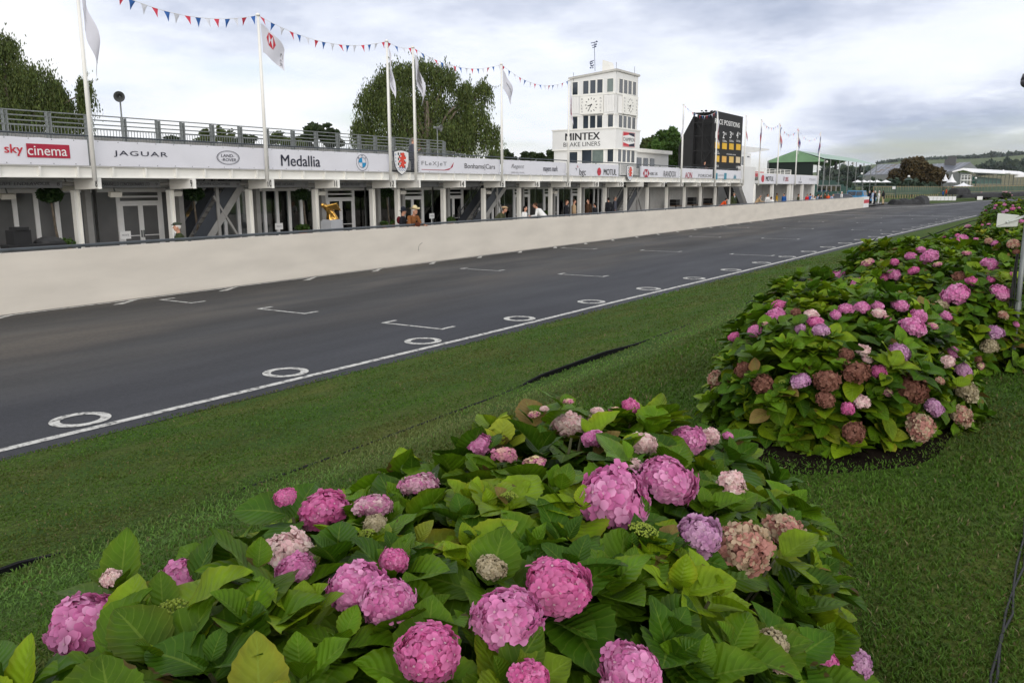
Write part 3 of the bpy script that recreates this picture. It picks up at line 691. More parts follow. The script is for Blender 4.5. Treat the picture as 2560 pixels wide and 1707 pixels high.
def d_flex(b, pt):
    T(b, "FLeXJeT", pt, 1054, 1117, 404, 417, GREYINK, sp=1.2)
    c = [pt(1053, 423.5), pt(1110, 425), pt(1125, 421), pt(1134, 405.5), pt(1131, 418), pt(1122, 425), pt(1110, 426.5), pt(1053, 424.5)]
    mb = MB(); mb.add(c, [(0, 1, 6, 7), (1, 2, 5, 6), (2, 3, 4, 5)]); mb.build("swoosh", CRIMSON, b)
    T(b, "Bonhams|Cars", pt, 1162, 1238, 410, 426, INK)
banner(1045, 1250, "white banner with grey lettering over a red swoosh, right of the large shield", d_flex)
def d_reg(b, pt):
    T(b, "Regent", pt, 1278, 1310, 411, 424, GREYINK, shear=.35); T(b, "SEVEN SEAS CRUISES", pt, 1278, 1310, 430, 433.5, GREYINK)
    T(b, "mayers mark", pt, 1358, 1394, 415, 433, NAVY, bold=.01)
banner(1258, 1415, "white banner with grey script lettering and tall condensed dark lettering", d_reg)
def d_bgc(b, pt):
    mb = MB()
    for (cx, cy, dx, dy, k) in ((1441, 421, 0, 1, 0),): 
        c = pt(1441, 421); mb.box(c.x, c.x + .002, c.y - .02, c.y + .02, c.z - .01, c.z - .13); mb.box(c.x, c.x + .002, c.y - .14, c.y - .02, c.z - .03, c.z + .01)
    mb.build("dark_cross", NAVY, b)
    mb = MB(); c = pt(1443, 419); mb.box(c.x, c.x + .002, c.y - .02, c.y + .02, c.z, c.z + .13); mb.box(c.x, c.x + .002, c.y + .02, c.y + .13, c.z, c.z + .035); mb.build("red_cross", CRIMSON, b)
    T(b, "bgc", pt, 1448, 1464, 422, 443, INK, bold=.005)
    e, c, ra, rb = ell_ring(b, pt, 1497.5, 429.5, 4.8, 10, RED, 0, "red_can_emblem")
    mb = MB(); mb.box(c.x + .001, c.x + .003, c.y - ra, c.y + ra, c.z - rb * .2, c.z + rb * .2); mb.build("band", CRIMSON, e)
    T(b, "MOTUL", pt, 1509, 1541, 423, 438, INK, bold=.025)
banner(1423, 1547, "white banner with a red and black cross mark and bold capitals under the tower", d_bgc)
def hexa(b, pt, cx, cy, rx, ry):
    c = pt(cx, cy); ra = (pt(cx + rx, cy).y - pt(cx - rx, cy).y) / 2; rb = (pt(cx, cy - ry).z - pt(cx, cy + ry).z) / 2; mb = MB()
    for s in (-1, 1): shape(mb, [(s, 0), (s * .5, 1), (s * .5, -1)], c, YU, ZU, ra, rb); shape(mb, [(-.5, s), (.5, s), (0, 0)], c, YU, ZU, ra, rb)
    mb.build("red_hexagon", CRIMSON, b)
def d_hsbc(b, pt):
    hexa(b, pt, 1615, 433.5, 8, 10); T(b, "HSBC UK", pt, 1624, 1644, 431, 438.5, INK); T(b, "RANDOX", pt, 1659, 1690, 428, 442.5, INK)
banner(1600, 1700, "white banner with a red and white hexagon emblem, right of the smaller shield", d_hsbc)
def d_aon(b, pt):
    T(b, "AON", pt, 1712.5, 1730, 431, 446, CRIMSON, bold=.01); T(b, "PORSCHE", pt, 1746, 1779, 436, 443, INK, sp=1.15)
banner(1706, 1783, "white banner with red capitals left and thin spaced black capitals right", d_aon)
TEAL = mat("teal_print", (.04, .25, .36), rough=.5)
def d_last(b, pt):
    for x in (1790.5, 1813):
        a = pt(x - 3, 440); c = pt(x + 3, 440); mb = MB(); mb.poly([(a.x, a.y, pt(x, 449).z), (a.x, c.y, pt(x, 449).z), (a.x, c.y, pt(x, 433).z), (a.x, a.y, pt(x, 433).z)]); mb.build("teal_block", TEAL, b)
    T(b, "GOODWOOD", pt, 1795, 1809, 437, 440, GREYINK); c = pt(1837, 441); mb = MB()
    for q in (-1, -.5, 0, .5, 1): shape(mb, [(q * .3 - .07, -.15), (q * .3, .22 - abs(q) * .1), (q * .3 + .07, -.15)], c, YU, ZU, 1, 1)
    mb.box(c.x, c.x + .001, c.y - .38, c.y + .38, c.z - .22, c.z - .17); mb.build("crown_emblem", TEAL, b)
banner(1788, 1855, "short white banner with teal blocks and a crown emblem at the end of the terrace", d_last)
# heraldic shields
def shield(cx, cy, hw, hh, label):
    P = FX((cx, cy), XF - .04); s = thing("heraldic_shield", tuple(P), label, "shield", "shields hung on the terrace railing")
    wy = (FX((cx + hw, cy), XF - .04).y - FX((cx - hw, cy), XF - .04).y) / 2; hz = (FX((cx, cy - hh), XF - .04).z - FX((cx, cy + hh), XF - .04).z) / 2
    out_ = [(-1, .86), (-.5, .96), (0, 1), (.5, .96), (1, .86), (1, .1), (.86, -.35), (.5, -.75), (0, -1), (-.5, -.75), (-.86, -.35), (-1, .1)]
    def pl_(k, dx): return [Vector((P.x + dx, P.y + a * wy * k, P.z + b_ * hz * k)) for a, b_ in out_]
    m = MB(); m.prism(pl_(1.0, -.02), (.02, 0, 0)); m.build("rim", NAVY, s)
    m = MB(); m.prism(pl_(.95, .0005), (.004, 0, 0)); m.build("face", PAPER, s)
    m = MB()
    for i in range(6):
        for j in range(6):
            if (i + j) % 2: continue
            a0 = -.5 + i / 6; b0 = .78 - j * .2
            m.poly([(P.x + .007, P.y + wy * q, P.z + hz * r) for q, r in ((a0, b0), (a0 + 1 / 6, b0), (a0 + 1 / 6, b0 - .2), (a0, b0 - .2))])
    m.build("chequers", INK, s)
    lion = [(-.1, .85), (.25, .9), (.42, .75), (.3, .6), (.5, .5), (.6, .62), (.55, .3), (.28, .3), (.35, .05), (.62, .1), (.55, -.1), (.3, -.12), (.36, -.35), (.15, -.5), (.0, -.3), (-.3, -.42), (-.4, -.3), (-.1, -.12), (-.12, .1), (-.45, -.02), (-.5, .12), (-.15, .28), (-.4, .42), (-.45, .55), (-.12, .48), (-.05, .62), (-.25, .7)]
    m = MB(); m.poly([(P.x + .011, P.y + wy * a * .95 + .02, P.z + hz * b_ * .9) for a, b_ in lion]); m.build("red_lion", mat("vermilion_print", (.72, .07, .04), rough=.5), s)
    m = MB()
    for i, (z, wv) in enumerate(((-.45, .6), (-.6, .45))):
        pts = [(P.x + .009, P.y + wy * (-wv + 2 * wv * k / 12), P.z + hz * (z + .05 * math.sin(k * 1.6))) for k in range(13)]
        m.tube(pts, .008, 4)
    m.build("wave_lines", BLUE, s)
    m = MB()
    for k, chh in enumerate("BARC"): text(m, chh, (P.x + .008, P.y - wy * .78, P.z + hz * (.62 - k * .27)), YU, ZU, wy * .16, hz * .13, bold=.01)
    m.build("lettering", BLUE, s)
shield(1004, 407, 18.5, 31.5, "large heraldic shield with a red lion on chequers between two close flagpoles")
shield(1575, 433.5, 8.5, 20, "smaller, farther heraldic shield below the tower windows")

# ------------------------------------------------------------------ flagpoles, flags, bunting
poles = {}
def flagpole(key, base, top, X, label, zt=None, zbase=2.9):
    P = FX(base, X); t = FX(top, X) if top else None
    z1 = zt or t.z
    o = thing("flagpole", (X, P.y, zbase), label, "flagpole", "white flagpoles on the pit buildings")
    m = MB(); m.tube([(X, P.y, zbase), (X, P.y, z1 - .06)], [.068, .042], 10); m.build("pole", WHITE, o, smooth=True)
    m = MB(); m.tube([(X, P.y, z1 - .06), (X, P.y, z1 - .02), (X, P.y, z1), (X, P.y, z1 + .05)], [.05, .085, .085, .03], 10); m.build("finial", WHITE, o, smooth=True)
    m = MB(); m.tube([(X + .06, P.y + .05, zbase + .9), (X + .05, P.y + .04, z1 - .2)], .006, 4); m.build("halyard", PAPER, o)
    poles[key] = Vector((X, P.y, z1)); return o
XP = XF + .17
flagpole(8, (236, 438), None, XP, "tall white flagpole at bay 8, its top above the picture", zt=8.75)
flagpole(10, (668, 446), (649, 38), XP, "white flagpole at bay 10 flying the flag with the red hexagon")
flagpole(12, (977, 447), (969, 103), XP, "white flagpole just left of the large shield")
flagpole(13, (1040, 448), (1036, 119), XP, "white flagpole just right of the large shield")
flagpole(15, (1255, 450), (1253, 160), XP, "white flagpole at bay 15 against open sky")
flagpole(17, (1420, 455), (1417.7, 200), XP, "white flagpole at bay 17 in front of the tower")
flagpole(21, (1702.6, 458), (1703.8, 260), XP, "white flagpole at bay 21 left of the black scoreboard")
flagpole(23, (1787, 458), (1794.7, 277), XP, "white flagpole in front of the scoreboard face")
flagpole(25, (1858, 460), (1867, 290), XP, "white flagpole at the end of the main terrace, right of the scoreboard")
def flag(key, label, drop, reach, hoist, wav, marks, col=None, tilt=0.0):
    P = poles[key]; o = thing("flag", (P.x, P.y, P.z - .3), label, "flag", "flags hanging from the white flagpoles")
    top = P.z - .28
    def fn(u, v):                   # u along the fly, v down the hoist
        y = P.y + .06 + reach * (u ** .9) * (1 - .12 * v) + .05 * wav * math.sin(u * 9 + v * 2)
        x = P.x + .05 + .10 * wav * math.sin(u * 7 + v * 3 + key) * u + tilt * u
        z = top - v * hoist * (1 - .2 * u) - drop * u ** 1.25 - .04 * wav * math.sin(u * 6 + v * 5)
        return Vector((x, y, z))
    m = MB(); m.grid(fn, 14, 12); m.build("cloth", col or mat("white_flag_cloth", (.70, .70, .78), rough=.7, var=.04), o, smooth=True)
    for nm, mt, shp in marks:
        mb = MB()
        for pts in shp:
            for off in (.012, -.012):
                vs_ = []
                for (a, b_) in pts:
                    p = fn(a, b_); e = .01; nn = (fn(a + e, b_) - p).cross(fn(a, b_ + e) - p).normalized(); vs_.append(p + nn * off)
                mb.poly(vs_)
        mb.build(nm, mt, o, fixn=False)
    return o
def letters(s, a0, a1, b0, b1, bold=.01, rot=False):
    v, f = text2d(s, bold, 0, 1.0); res = []
    for q in f:
        if rot: res.append([(a0 + (a1 - a0) * (v[i][1] + .5), b0 + (b1 - b0) * (v[i][0] + .5)) for i in q])
        else: res.append([(a0 + (a1 - a0) * (v[i][0] + .5), b0 + (b1 - b0) * (.5 - v[i][1])) for i in q])
    return res
def hexm(ca, cb, ra, rb):
    r = []
    for s in (-1, 1): r.append([(ca + s * ra, cb), (ca + s * .5 * ra, cb + rb), (ca + s * .5 * ra, cb - rb)]); r.append([(ca - .5 * ra, cb + s * rb), (ca + .5 * ra, cb + s * rb), (ca, cb)])
    return r
flag(8, "white flag hanging limp from the leftmost flagpole", 1.6, .42, 1.35, .9, [("seam", GREYINK, [[(.0, .5), (1, .5), (1, .515), (0, .515)]])])
flag(10, "white flag with a red hexagon emblem and grey letters, half unfurled", .75, 1.1, 1.0, .7, [("red_hexagon", RED, hexm(.36, .36, .20, .26)), ("lettering", GREYINK, letters("C UK", .78, .93, .35, .95, rot=True))])
flag(12, "white flag hanging narrow from the pole left of the large shield", 1.35, .32, 1.25, 1.0, [("lettering", GREYINK, letters("HOTELS", .3, .7, .3, .8))])
flag(13, "white flag with faint grey lettering on the pole right of the large shield", 1.3, .62, 1.1, .8, [("lettering", GREYINK, letters("SEVEN SEAS", .25, .7, .15, .85, rot=True))])
flag(15, "white flag with small dark lettering spread from the pole at bay 15", .95, .95, .95, .6, [("lettering", NAVY, letters("tony brooks", .35, .9, .35, .5)), ("underline", CYAN, [[(.3, .62), (.8, .62), (.8, .65), (.3, .65)]])])
flag(17, "white flag with red letters hanging in front of the tower corner", 1.35, .36, 1.2, .9, [("lettering", CRIMSON, letters("IDS", .2, .85, .35, .9, rot=True))])
flag(21, "white flag hanging limp at the pole left of the scoreboard", 1.5, -.35, 1.2, .8, [])
flag(23, "white flag with red stripes hanging in front of the scoreboard", 1.5, .3, 1.5, 1.0, [("red_stripes", RED, [[(.6, .1), (.95, .1), (.95, .35), (.6, .35)], [(.5, .55), (.95, .55), (.95, .85), (.5, .85)]])])
flag(25, "white flag with a small red mark, right of the scoreboard", 1.45, .3, 1.3, .9, [("red_mark", RED, [[(.4, .5), (.8, .5), (.8, .7), (.4, .7)]])])
PEN = [mat("red_pennant", (.62, .05, .09), rough=.7, var=.05), mat("blue_pennant", (.04, .14, .45), rough=.7, var=.05), mat("white_pennant", (.72, .74, .82), rough=.7, var=.03)]
def bunting(A, B, n, sag, label, sz=.3, jit=.4):
    o = thing("bunting", tuple((A + B) / 2), label, "bunting", "strings of triangular pennants between flagpoles")
    def fn(t): return A.lerp(B, t) - Vector((0, 0, sag * 4 * t * (1 - t)))
    m = MB(); m.tube([fn(i / 24) for i in range(25)], .008, 4); m.build("string", PAPER, o)
    for k in range(n):
        t = (k + .5) / n + random.uniform(-.1, .1) / n; p = fn(t); d = (fn(t + .01) - fn(t - .01)).normalized()
        sw = random.uniform(-jit, jit); hang = Vector((math.sin(sw) * random.choice((-1, 1)), .15 * random.uniform(-1, 1), -math.cos(sw))).normalized()
        a, b_ = p - d * sz * .42, p + d * sz * .42; tip = p + hang * sz * 1.15 + d * random.uniform(-.06, .06)
        ctr = (a + b_ + tip) / 3 + Vector((.02, 0, 0)) * random.uniform(-1, 1)
        mb = MB(); mb.add([a, b_, tip, (a + tip) / 2 + Vector((.015, 0, 0)), (b_ + tip) / 2 - Vector((.012, 0, 0)), ctr], [(0, 1, 5), (1, 4, 5), (4, 2, 5), (2, 3, 5), (3, 0, 5)])
        mb.build("pennant", PEN[k % 3], o, fixn=False)
    return o
tp = lambda k, dz=.02: poles[k] - Vector((0, 0, dz))
bunting(tp(8), tp(10), 17, .55, "string of large pennants between the two leftmost flagpoles", .27)
bunting(tp(10), tp(12), 16, .5, "string of red, blue and white pennants from the bay 10 pole to the shield poles", .25)
bunting(tp(12), tp(13), 4, .12, "short string of four pennants above the large shield", .24)
bunting(tp(13), tp(15), 15, .5, "string of pennants crossing in front of the big weeping tree", .25)
bunting(tp(15), tp(17), 14, .6, "string of pennants ending at the pole before the tower", .25)
bunting(tp(21), tp(23), 14, .6, "string of pennants sagging across the scoreboard's corner", .3)
# ------------------------------------------------------------------ control tower
XT = -29.5
def tx(x, y): return FX(Q(5, x, y), XT)
YT = tx(683, 315).y
def ty(x, y): return FY(Q(5, x, y), YT)
tower = thing("control_tower", (XT - 2.5, YT + 2.5, 3.3), "white control tower with clocks, window bands and a sloping roof behind the terrace", "tower")
xl = ty(290, 600).x; xll = ty(145, 930).x; yr = tx(868, 600).y; zb1 = tx(683, 825).z; zb0 = tx(683, 992).z
ztn, ztl, ztf = tx(683, 335).z, ty(287, 405).z, tx(872, 365).z
m = MB()
m.add([(xl, YT, zb1), (XT, YT, zb1), (XT, yr, zb1), (xl, yr, zb1), (xl, YT, ztl), (XT, YT, ztn), (XT, yr, ztn), (xl, yr, ztl)],
      [(0, 3, 2, 1), (4, 5, 6, 7), (0, 1, 5, 4), (1, 2, 6, 5), (2, 3, 7, 6), (3, 0, 4, 7)])
m.build("wall", WHITE2, tower)
m = MB(); e = .12
P_ = [(xl - e, YT - e, ztl - .02), (XT + e, YT - e, ztn + .03), (XT + e, yr + e, ztn + .03), (xl - e, yr + e, ztl - .02)]
m.prism(P_, (0, 0, .16)); rf = m.build("roof", mat("roof_edge", (.52, .51, .48), rough=.6), tower)
def rod(x, y0_, y1_):
    a = tx(x, y1_) if x > 600 else ty(x, y1_); b = tx(x, y0_) if x > 600 else ty(x, y0_); q = MB(); q.tube([a - Vector((0, 0, .3)), b], .018, 5); q.build("roof_rod", STEEL, rf)
rod(320, 347, 390); rod(685, 257, 325); rod(840, 296, 355)
m = MB(); a = ty(520, 225); b = ty(588, 330); m.prism([(ty(515, 330).x, YT + 1.0, b.z), (b.x, YT + 1.0, b.z), (ty(570, 240).x, YT + 1.0, ty(570, 240).z), (a.x, YT + 1.0, a.z)], (0, .9, 0)); m.build("roof_fin", WHITE, rf)
m = MB(); a = ty(503, 335); b = ty(497, 88); m.tube([a, b], .022, 6)
for z, l in ((.05, .3), (.25, .22), (.42, .16)): m.obox(b + Vector((-l, 0, -z)), b + Vector((l, 0, -z + .05)), .05, .05); m.ell(b + Vector((l * .7, 0, -z + .08)), .07, .07, .06)
for k in range(4): c = ty(492 - 5 * (k % 2), 245 + k * 18); m.obox(c, c + Vector((-.35 + .1 * k, 0, -.12)), .06, .06); m.ell(c + Vector((-.22, 0, -.06)), .08, .08, .06)
m.build("antenna_mast", mat("bluish_grey_metal", (.10, .12, .2), rough=.5, metal=.4), rf)
# middle bands: mouldings
m = MB()
for yy_, d in ((538, .05), (715, .04)):
    z = tx(683, yy_ - 15).z; m.box(xl - d, XT + d, YT - d, YT - .001, z - .05, z + .05); m.box(XT + .001, XT + d, YT - d + .001, yr + d, z - .05, z + .05)
m.build("moulding", WHITE, tower)
# lower block: lettered band over a glazed room
m = MB(); m.box(xll, XT + .12, YT - .12, yr + .3, zb0, zb1); m.build("sign_band", WHITE2, tower)
m = MB(); m.box(xll - .05, XT + .2, YT - .2, yr + .36, zb1 + .001, zb1 + .1); m.box(xll - .03, XT + .16, YT - .16, yr + .34, zb0 - .08, zb0 - .001); m.build("cornice", WHITE, tower)
m = MB(); m.box(xll + .1, XT, YT, yr, 3.3, zb0 - .081); m.build("ground_room", WHITE2, tower)
def win(face, x0, x1, y0_, y1_, gm=DGLASS, nm="window"):
    if face == 'A': a = ty(x0, (y0_ + y1_) / 2); b = ty(x1, (y0_ + y1_) / 2); z1 = ty((x0 + x1) / 2, y0_).z; z0 = ty((x0 + x1) / 2, y1_).z
    else: a = tx(x0, (y0_ + y1_) / 2); b = tx(x1, (y0_ + y1_) / 2); z1 = tx((x0 + x1) / 2, y0_).z; z0 = tx((x0 + x1) / 2, y1_).z
    t = .05; f = MB(); g_ = MB(); d = .04
    if face == 'A':
        u0, u1 = a.x, b.x
        f.box(u0 - t, u0, YT - d, YT - .002, z0 - t, z1 + t); f.box(u1, u1 + t, YT - d, YT - .002, z0 - t, z1 + t); f.box(u0, u1, YT - d, YT - .002, z0 - t, z0); f.box(u0, u1, YT - d, YT - .002, z1, z1 + t)
        g_.box(u0, u1, YT - .012, YT - .004, z0, z1)
    else:
        u0, u1 = a.y, b.y
        f.box(XT + .002, XT + d, u0 - t, u0, z0 - t, z1 + t); f.box(XT + .002, XT + d, u1, u1 + t, z0 - t, z1 + t); f.box(XT + .002, XT + d, u0, u1, z0 - t, z0); f.box(XT + .002, XT + d, u0, u1, z1, z1 + t)
        g_.box(XT + .004, XT + .012, u0, u1, z0, z1)
    o = f.build(nm, WHITE, tower); g_.build("pane", gm, o)
LGLASS = mat("pale_green_glass", (.16, .2, .19), rough=.08, spec=.7, var=.15)
for r in [(313, 357, 430, 537), (403, 449, 419, 530), (463, 509, 413, 525), (523, 569, 407, 520), (313, 355, 725, 828), (403, 447, 718, 823), (461, 507, 713, 820), (521, 566, 708, 816), (614, 658, 705, 810)]: win('A', *r)
win('A', 608, 660, 400, 512, LGLASS)
for r in [(706, 738, 403, 522), (746, 777, 412, 527), (784, 813, 420, 533), (822, 850, 428, 540), (702, 734, 705, 815), (741, 770, 711, 819), (778, 808, 716, 824), (816, 844, 725, 830), (695, 724, 1003, 1108), (733, 763, 1005, 1110), (771, 800, 1008, 1112), (808, 837, 1012, 1114)]: win('B', *r)
win('A', 285, 354, 1025, 1125); win('A', 392, 474, 1008, 1120); win('A', 480, 576, 1007, 1120, LGLASS); win('A', 610, 660, 1002, 1108)
# corrugated cladding beside the clocks
def corr(face, x0, x1, y0_, y1_):
    if face == 'A': a, b = ty(x0, 620).x, ty(x1, 620).x; z1 = ty(x0, y0_).z; z0 = ty(x0, y1_).z
    else: a, b = tx(x0, 620).y, tx(x1, 620).y; z1 = tx(x0, y0_).z; z0 = tx(x0, y1_).z
    n = max(3, int(abs(b - a) / .13)); q = MB()
    if face == 'A': q.grid(lambda u, v: (a + (b - a) * u, YT - .035 - .025 * math.cos(u * n * 2 * PI), z0 + (z1 - z0) * v), n * 6, 1)
    else: q.grid(lambda u, v: (XT + .035 + .025 * math.cos(u * n * 2 * PI), a + (b - a) * u, z0 + (z1 - z0) * v), n * 6, 1)
    q.build("ribbed_cladding", WHITE2, tower)
corr('A', 300, 376, 556, 700); corr('A', 582, 672, 540, 685); corr('B', 694, 729, 545, 690)
def clock(face, x0, x1, y0_, y1_, cx, cy, rad):
    if face == 'A':
        c = ty(cx, cy); u = Vector((1, 0, 0)); n = Vector((0, -1, 0)); a, b = ty(x0, cy), ty(x1, cy); wd = b.x - a.x; z1 = ty(cx, y0_).z; z0 = ty(cx, y1_).z; mid = (a + b) / 2
    else:
        c = tx(cx, cy); u = YU; n = Vector((1, 0, 0)); a, b = tx(x0, cy), tx(x1, cy); wd = b.y - a.y; z1 = tx(cx, y0_).z; z0 = tx(cx, y1_).z; mid = (a + b) / 2
    q = MB(); ctr = Vector((mid.x, mid.y, (z0 + z1) / 2)); hw = wd / 2; hh = (z1 - z0) / 2
    q.prism([ctr + n * .03 + u * s * hw + ZU * t * hh for s, t in ((-1, -1), (1, -1), (1, 1), (-1, 1))], n * .1)
    body = q.build("clock_panel", WHITE, tower)
    c = ctr + n * .134 + u * ((c - mid).dot(u)); R_ = hh * .80
    q = MB()
    for k in range(12):
        t = k * PI / 6; d = u * math.sin(t) + ZU * math.cos(t); s = d.cross(n) * .032; q.poly([c + d * R_ - s, c + d * R_ + s, c + d * R_ * .76 + s, c + d * R_ * .76 - s])
    q.build("hour_marks", INK, body)
    for nm, ang, ln, wv in (("hour_hand", 257, .6, .045), ("minute_hand", 209, .85, .035)):
        t = math.radians(ang); d = u * math.sin(t) + ZU * math.cos(t); s = d.cross(n) * wv; cc_ = c + n * (.008 if nm[0] == 'h' else .014)
        q = MB(); q.poly([cc_ - d * R_ * .15 - s, cc_ - d * R_ * .15 + s, cc_ + d * R_ * ln + s * .7, cc_ + d * R_ * ln - s * .7]); q.build(nm, INK, body)
    q = MB()
    for s in (-1, 1):
        for k, chh in enumerate("ROLEX"): text(q, chh, ctr + n * .133 + u * s * hw * .8 + ZU * hh * (.68 - .35 * k), u, ZU, hw * .16, hh * .2, bold=.015)
    q.build("lettering", GREYINK, body)
clock('A', 380, 578, 547, 700, 477, 615, 60); clock('B', 731, 860, 552, 708, 793, 620, 60)
def tface(s, x0, x1, y0_, y1_, m, bold):
    a, b = ty(x0, (y0_ + y1_) / 2), ty(x1, (y0_ + y1_) / 2); xm = (x0 + x1) / 2; z1, z0 = ty(xm, y0_).z, ty(xm, y1_).z
    q = MB(); text(q, s, ((a.x + b.x) / 2, YT - .125, (z0 + z1) / 2), (1, 0, 0), ZU, b.x - a.x, z1 - z0, bold=bold); q.build("lettering", m, tower)
tface("MINTEX", 254, 552, 861, 923, INK, .05); tface("BRAKE LINERS", 240, 553, 940, 977, INK, .004)
a, b = tx(725, 915), tx(828, 922); z1, z0 = tx(776, 858).z, tx(776, 980).z; X_ = XT + .125; ym = (a.y + b.y) / 2; zm = (z0 + z1) / 2
q = MB(); q.box(X_, X_ + .03, a.y, b.y, z0, z1); sg = q.build("square_sign", PAPER, tower)
yq = lambda t: a.y + (b.y - a.y) * t
zq = lambda t: z0 + (z1 - z0) * t
for mt, sgn, nm in ((RED, 0, "red_wedges"), (NAVY, 1, "navy_wedges")):
    q = MB(); e0, e1 = (.03, .5) if sgn == 0 else (.97, .5)
    for zt_, zi, zc_ in ((.97, .72, .84), (.03, .28, .16)): q.poly([(X_ + .034, yq(e0), zq(zt_)), (X_ + .034, yq(e1), zq(zt_)), (X_ + .034, yq(e1), zq(zc_)), (X_ + .034, yq(e0), zq(zi))])
    q.build(nm, mt, sg)
q = MB(); text(q, "CHAMPION", (X_ + .036, ym, zm), YU, ZU, (b.y - a.y) * .94, (z1 - z0) * .27, bold=.015); q.build("lettering", INK, sg)
q = MB()
for zt_ in (0, 1): q.box(X_ + .031, X_ + .036, a.y, b.y, zq(zt_) - .015, zq(zt_) + .015)
for yt_ in (0, 1): q.box(X_ + .031, X_ + .0355, yq(yt_) - .015, yq(yt_) + .015, z0, z1)
q.build("border", RED, sg)
# low building behind the maple, right of the tower
pv = thing("flat_roofed_block", (-34, 72, 0), "low white flat roofed block between the tower and the maple", "building")
m = MB(); a = FX(Q(5, 840, 1030), -33); b = FX(Q(5, 1000, 1030), -33); zt = FX(Q(5, 900, 1028), -33).z; m.box(-40, -33, a.y, b.y + 4, 0, zt); m.build("wall", WHITE2, pv)
m = MB(); m.box(-40.3, -32.7, a.y - .3, b.y + 4.3, zt + .001, zt + .35); m.build("roof", WHITE, pv)
m = MB()
for k in range(3): m.box(-33 + .001, -32.96, a.y + .5 + k * 1.6, a.y + 1.6 + k * 1.6, zt - 1.5, zt - .5)
m.build("window", DGLASS, pv)

# ------------------------------------------------------------------ black race position scoreboard
XS = -25.6
def sx(x, y): return FX(Q(5, x, y), XS)
ya, yb = sx(1518, 900).y, sx(1757, 900).y
YS = ya
def sy(x, y): return FY(Q(5, x, y), YS)
sb = thing("scoreboard", (XS - 1, (ya + yb) / 2, 3.3), "tall black race position scoreboard with yellow squares and white lettering", "scoreboard")
zt0, zt1 = sx(1545, 680).z, sx(1757, 718).z; zt = (zt0 + zt1) / 2
m = MB(); m.box(XS - .15, XS, ya, yb, 3.35, zt); m.build("face_panel", mat("matt_black_board", (.013, .013, .014), rough=.7, var=.25, scale=2), sb)
bk = [sy(1210, 1150), sy(1215, 985), sy(1250, 890), sy(1330, 740), sy(1340, 720)]
m = MB()
pts = [(p.x, YS, p.z) for p in bk]; m.prism([pts[0], pts[1], pts[2], pts[3], pts[4], (pts[4][0] + .12, YS, pts[4][2]), (pts[3][0] + .1, YS, 3.4)], (0, yb - ya, 0)); m.build("sloping_back", BLACK, sb)
m = MB(); xa = pts[4][0]
for x in (xa + .05, xa + (XS - xa) * .45, XS - .22):
    for y in (YS + .1, yb - .1): m.box(x - .05, x + .05, y - .05, y + .05, 3.35, zt - .05)
for z in (4.6, 5.9, 7.2, 8.4): m.box(xa, XS - .16, YS + .04, YS + .1, z - .04, z + .04); m.box(xa, XS - .16, yb - .1, yb - .04, z - .04, z + .04)
m.obox((xa, YS + .07, 3.4), (XS - .2, YS + .07, 6.0), .06, .06); m.obox((xa + .3, YS + .07, 8.4), (XS - .2, YS + .07, 6.0), .06, .06)
m.build("scaffold_frame", BLACK, sb)
m = MB(); m.box(xa + .15, XS - .16, YS + .6, YS + .63, 3.35, zt - .2); m.box(xa, XS - .155, YS, yb, zt - .18, zt - .1); m.build("backing_sheet", BLACK, sb)
m = MB()
for k in range(26):
    t = k / 25; p = (XS - (XS - xa) * random.random() * .95, ya + (yb - ya) * t, zt + .02 + .06 * random.random()); m.ell(p, .12, .14, .06, 6, 4)
m.build("cable_clutter", BLACK, sb)
XL = XS + .006
def st(s, x0, x1, y0_, y1_, bold=.02, mt=PAPER):
    a, b = sx(x0, (y0_ + y1_) / 2), sx(x1, (y0_ + y1_) / 2); xm = (x0 + x1) / 2; q = MB()
    text(q, s, (XL, (a.y + b.y) / 2, (sx(xm, y0_).z + sx(xm, y1_).z) / 2), YU, ZU, b.y - a.y, sx(xm, y0_).z - sx(xm, y1_).z, bold=bold); q.build("lettering", mt, sb)
st("RACE POSITIONS", 1524, 1737, 757, 800, .05)
for s, x in (("1", 1537), ("2", 1600), ("3", 1659), ("4", 1717)):
    st(s, x - 9, x + 7, 850, 908, .06); st("ST" if s == "1" else "ND" if s == "2" else "RD" if s == "3" else "TH", x + 9, x + 24, 861, 878, .05); st("CAR No.", x - 11, x + 26, 922, 940, .04)
st("LAPS", 1532, 1556, 1015, 1024, .03); st("COMPLETED", 1521, 1563, 1030, 1042, .03); st("LAPS BEHIND LEADER", 1622, 1702, 1040, 1050, .03); st("RACE", 1530, 1556, 1135, 1152, .03); st("LAPS", 1705, 1733, 1143, 1160, .04)
for (x0, x1, y0_, y1_, mt) in [(1525, 1562, 942, 995, 0), (1586, 1624, 948, 1000, 0), (1646, 1682, 952, 1004, 0), (1705, 1741, 957, 1008, 0), (1524, 1560, 1055, 1108, 0), (1584, 1620, 1060, 1112, 1), (1645, 1681, 1063, 1115, 2), (1703, 1737, 1066, 1117, 3)]:
    a, b = sx(x0, (y0_ + y1_) / 2), sx(x1, (y0_ + y1_) / 2); xm = (x0 + x1) / 2; q = MB(); q.box(XS + .001, XS + .03, a.y, b.y, sx(xm, y1_).z, sx(xm, y0_).z)
    q.build("number_slot", [YELLOW, mat("amber_panel", (.78, .44, .10), var=.05), mat("pale_yellow_panel", (.78, .52, .15), var=.05), mat("buff_panel", (.72, .58, .36), var=.05)][mt], sb)

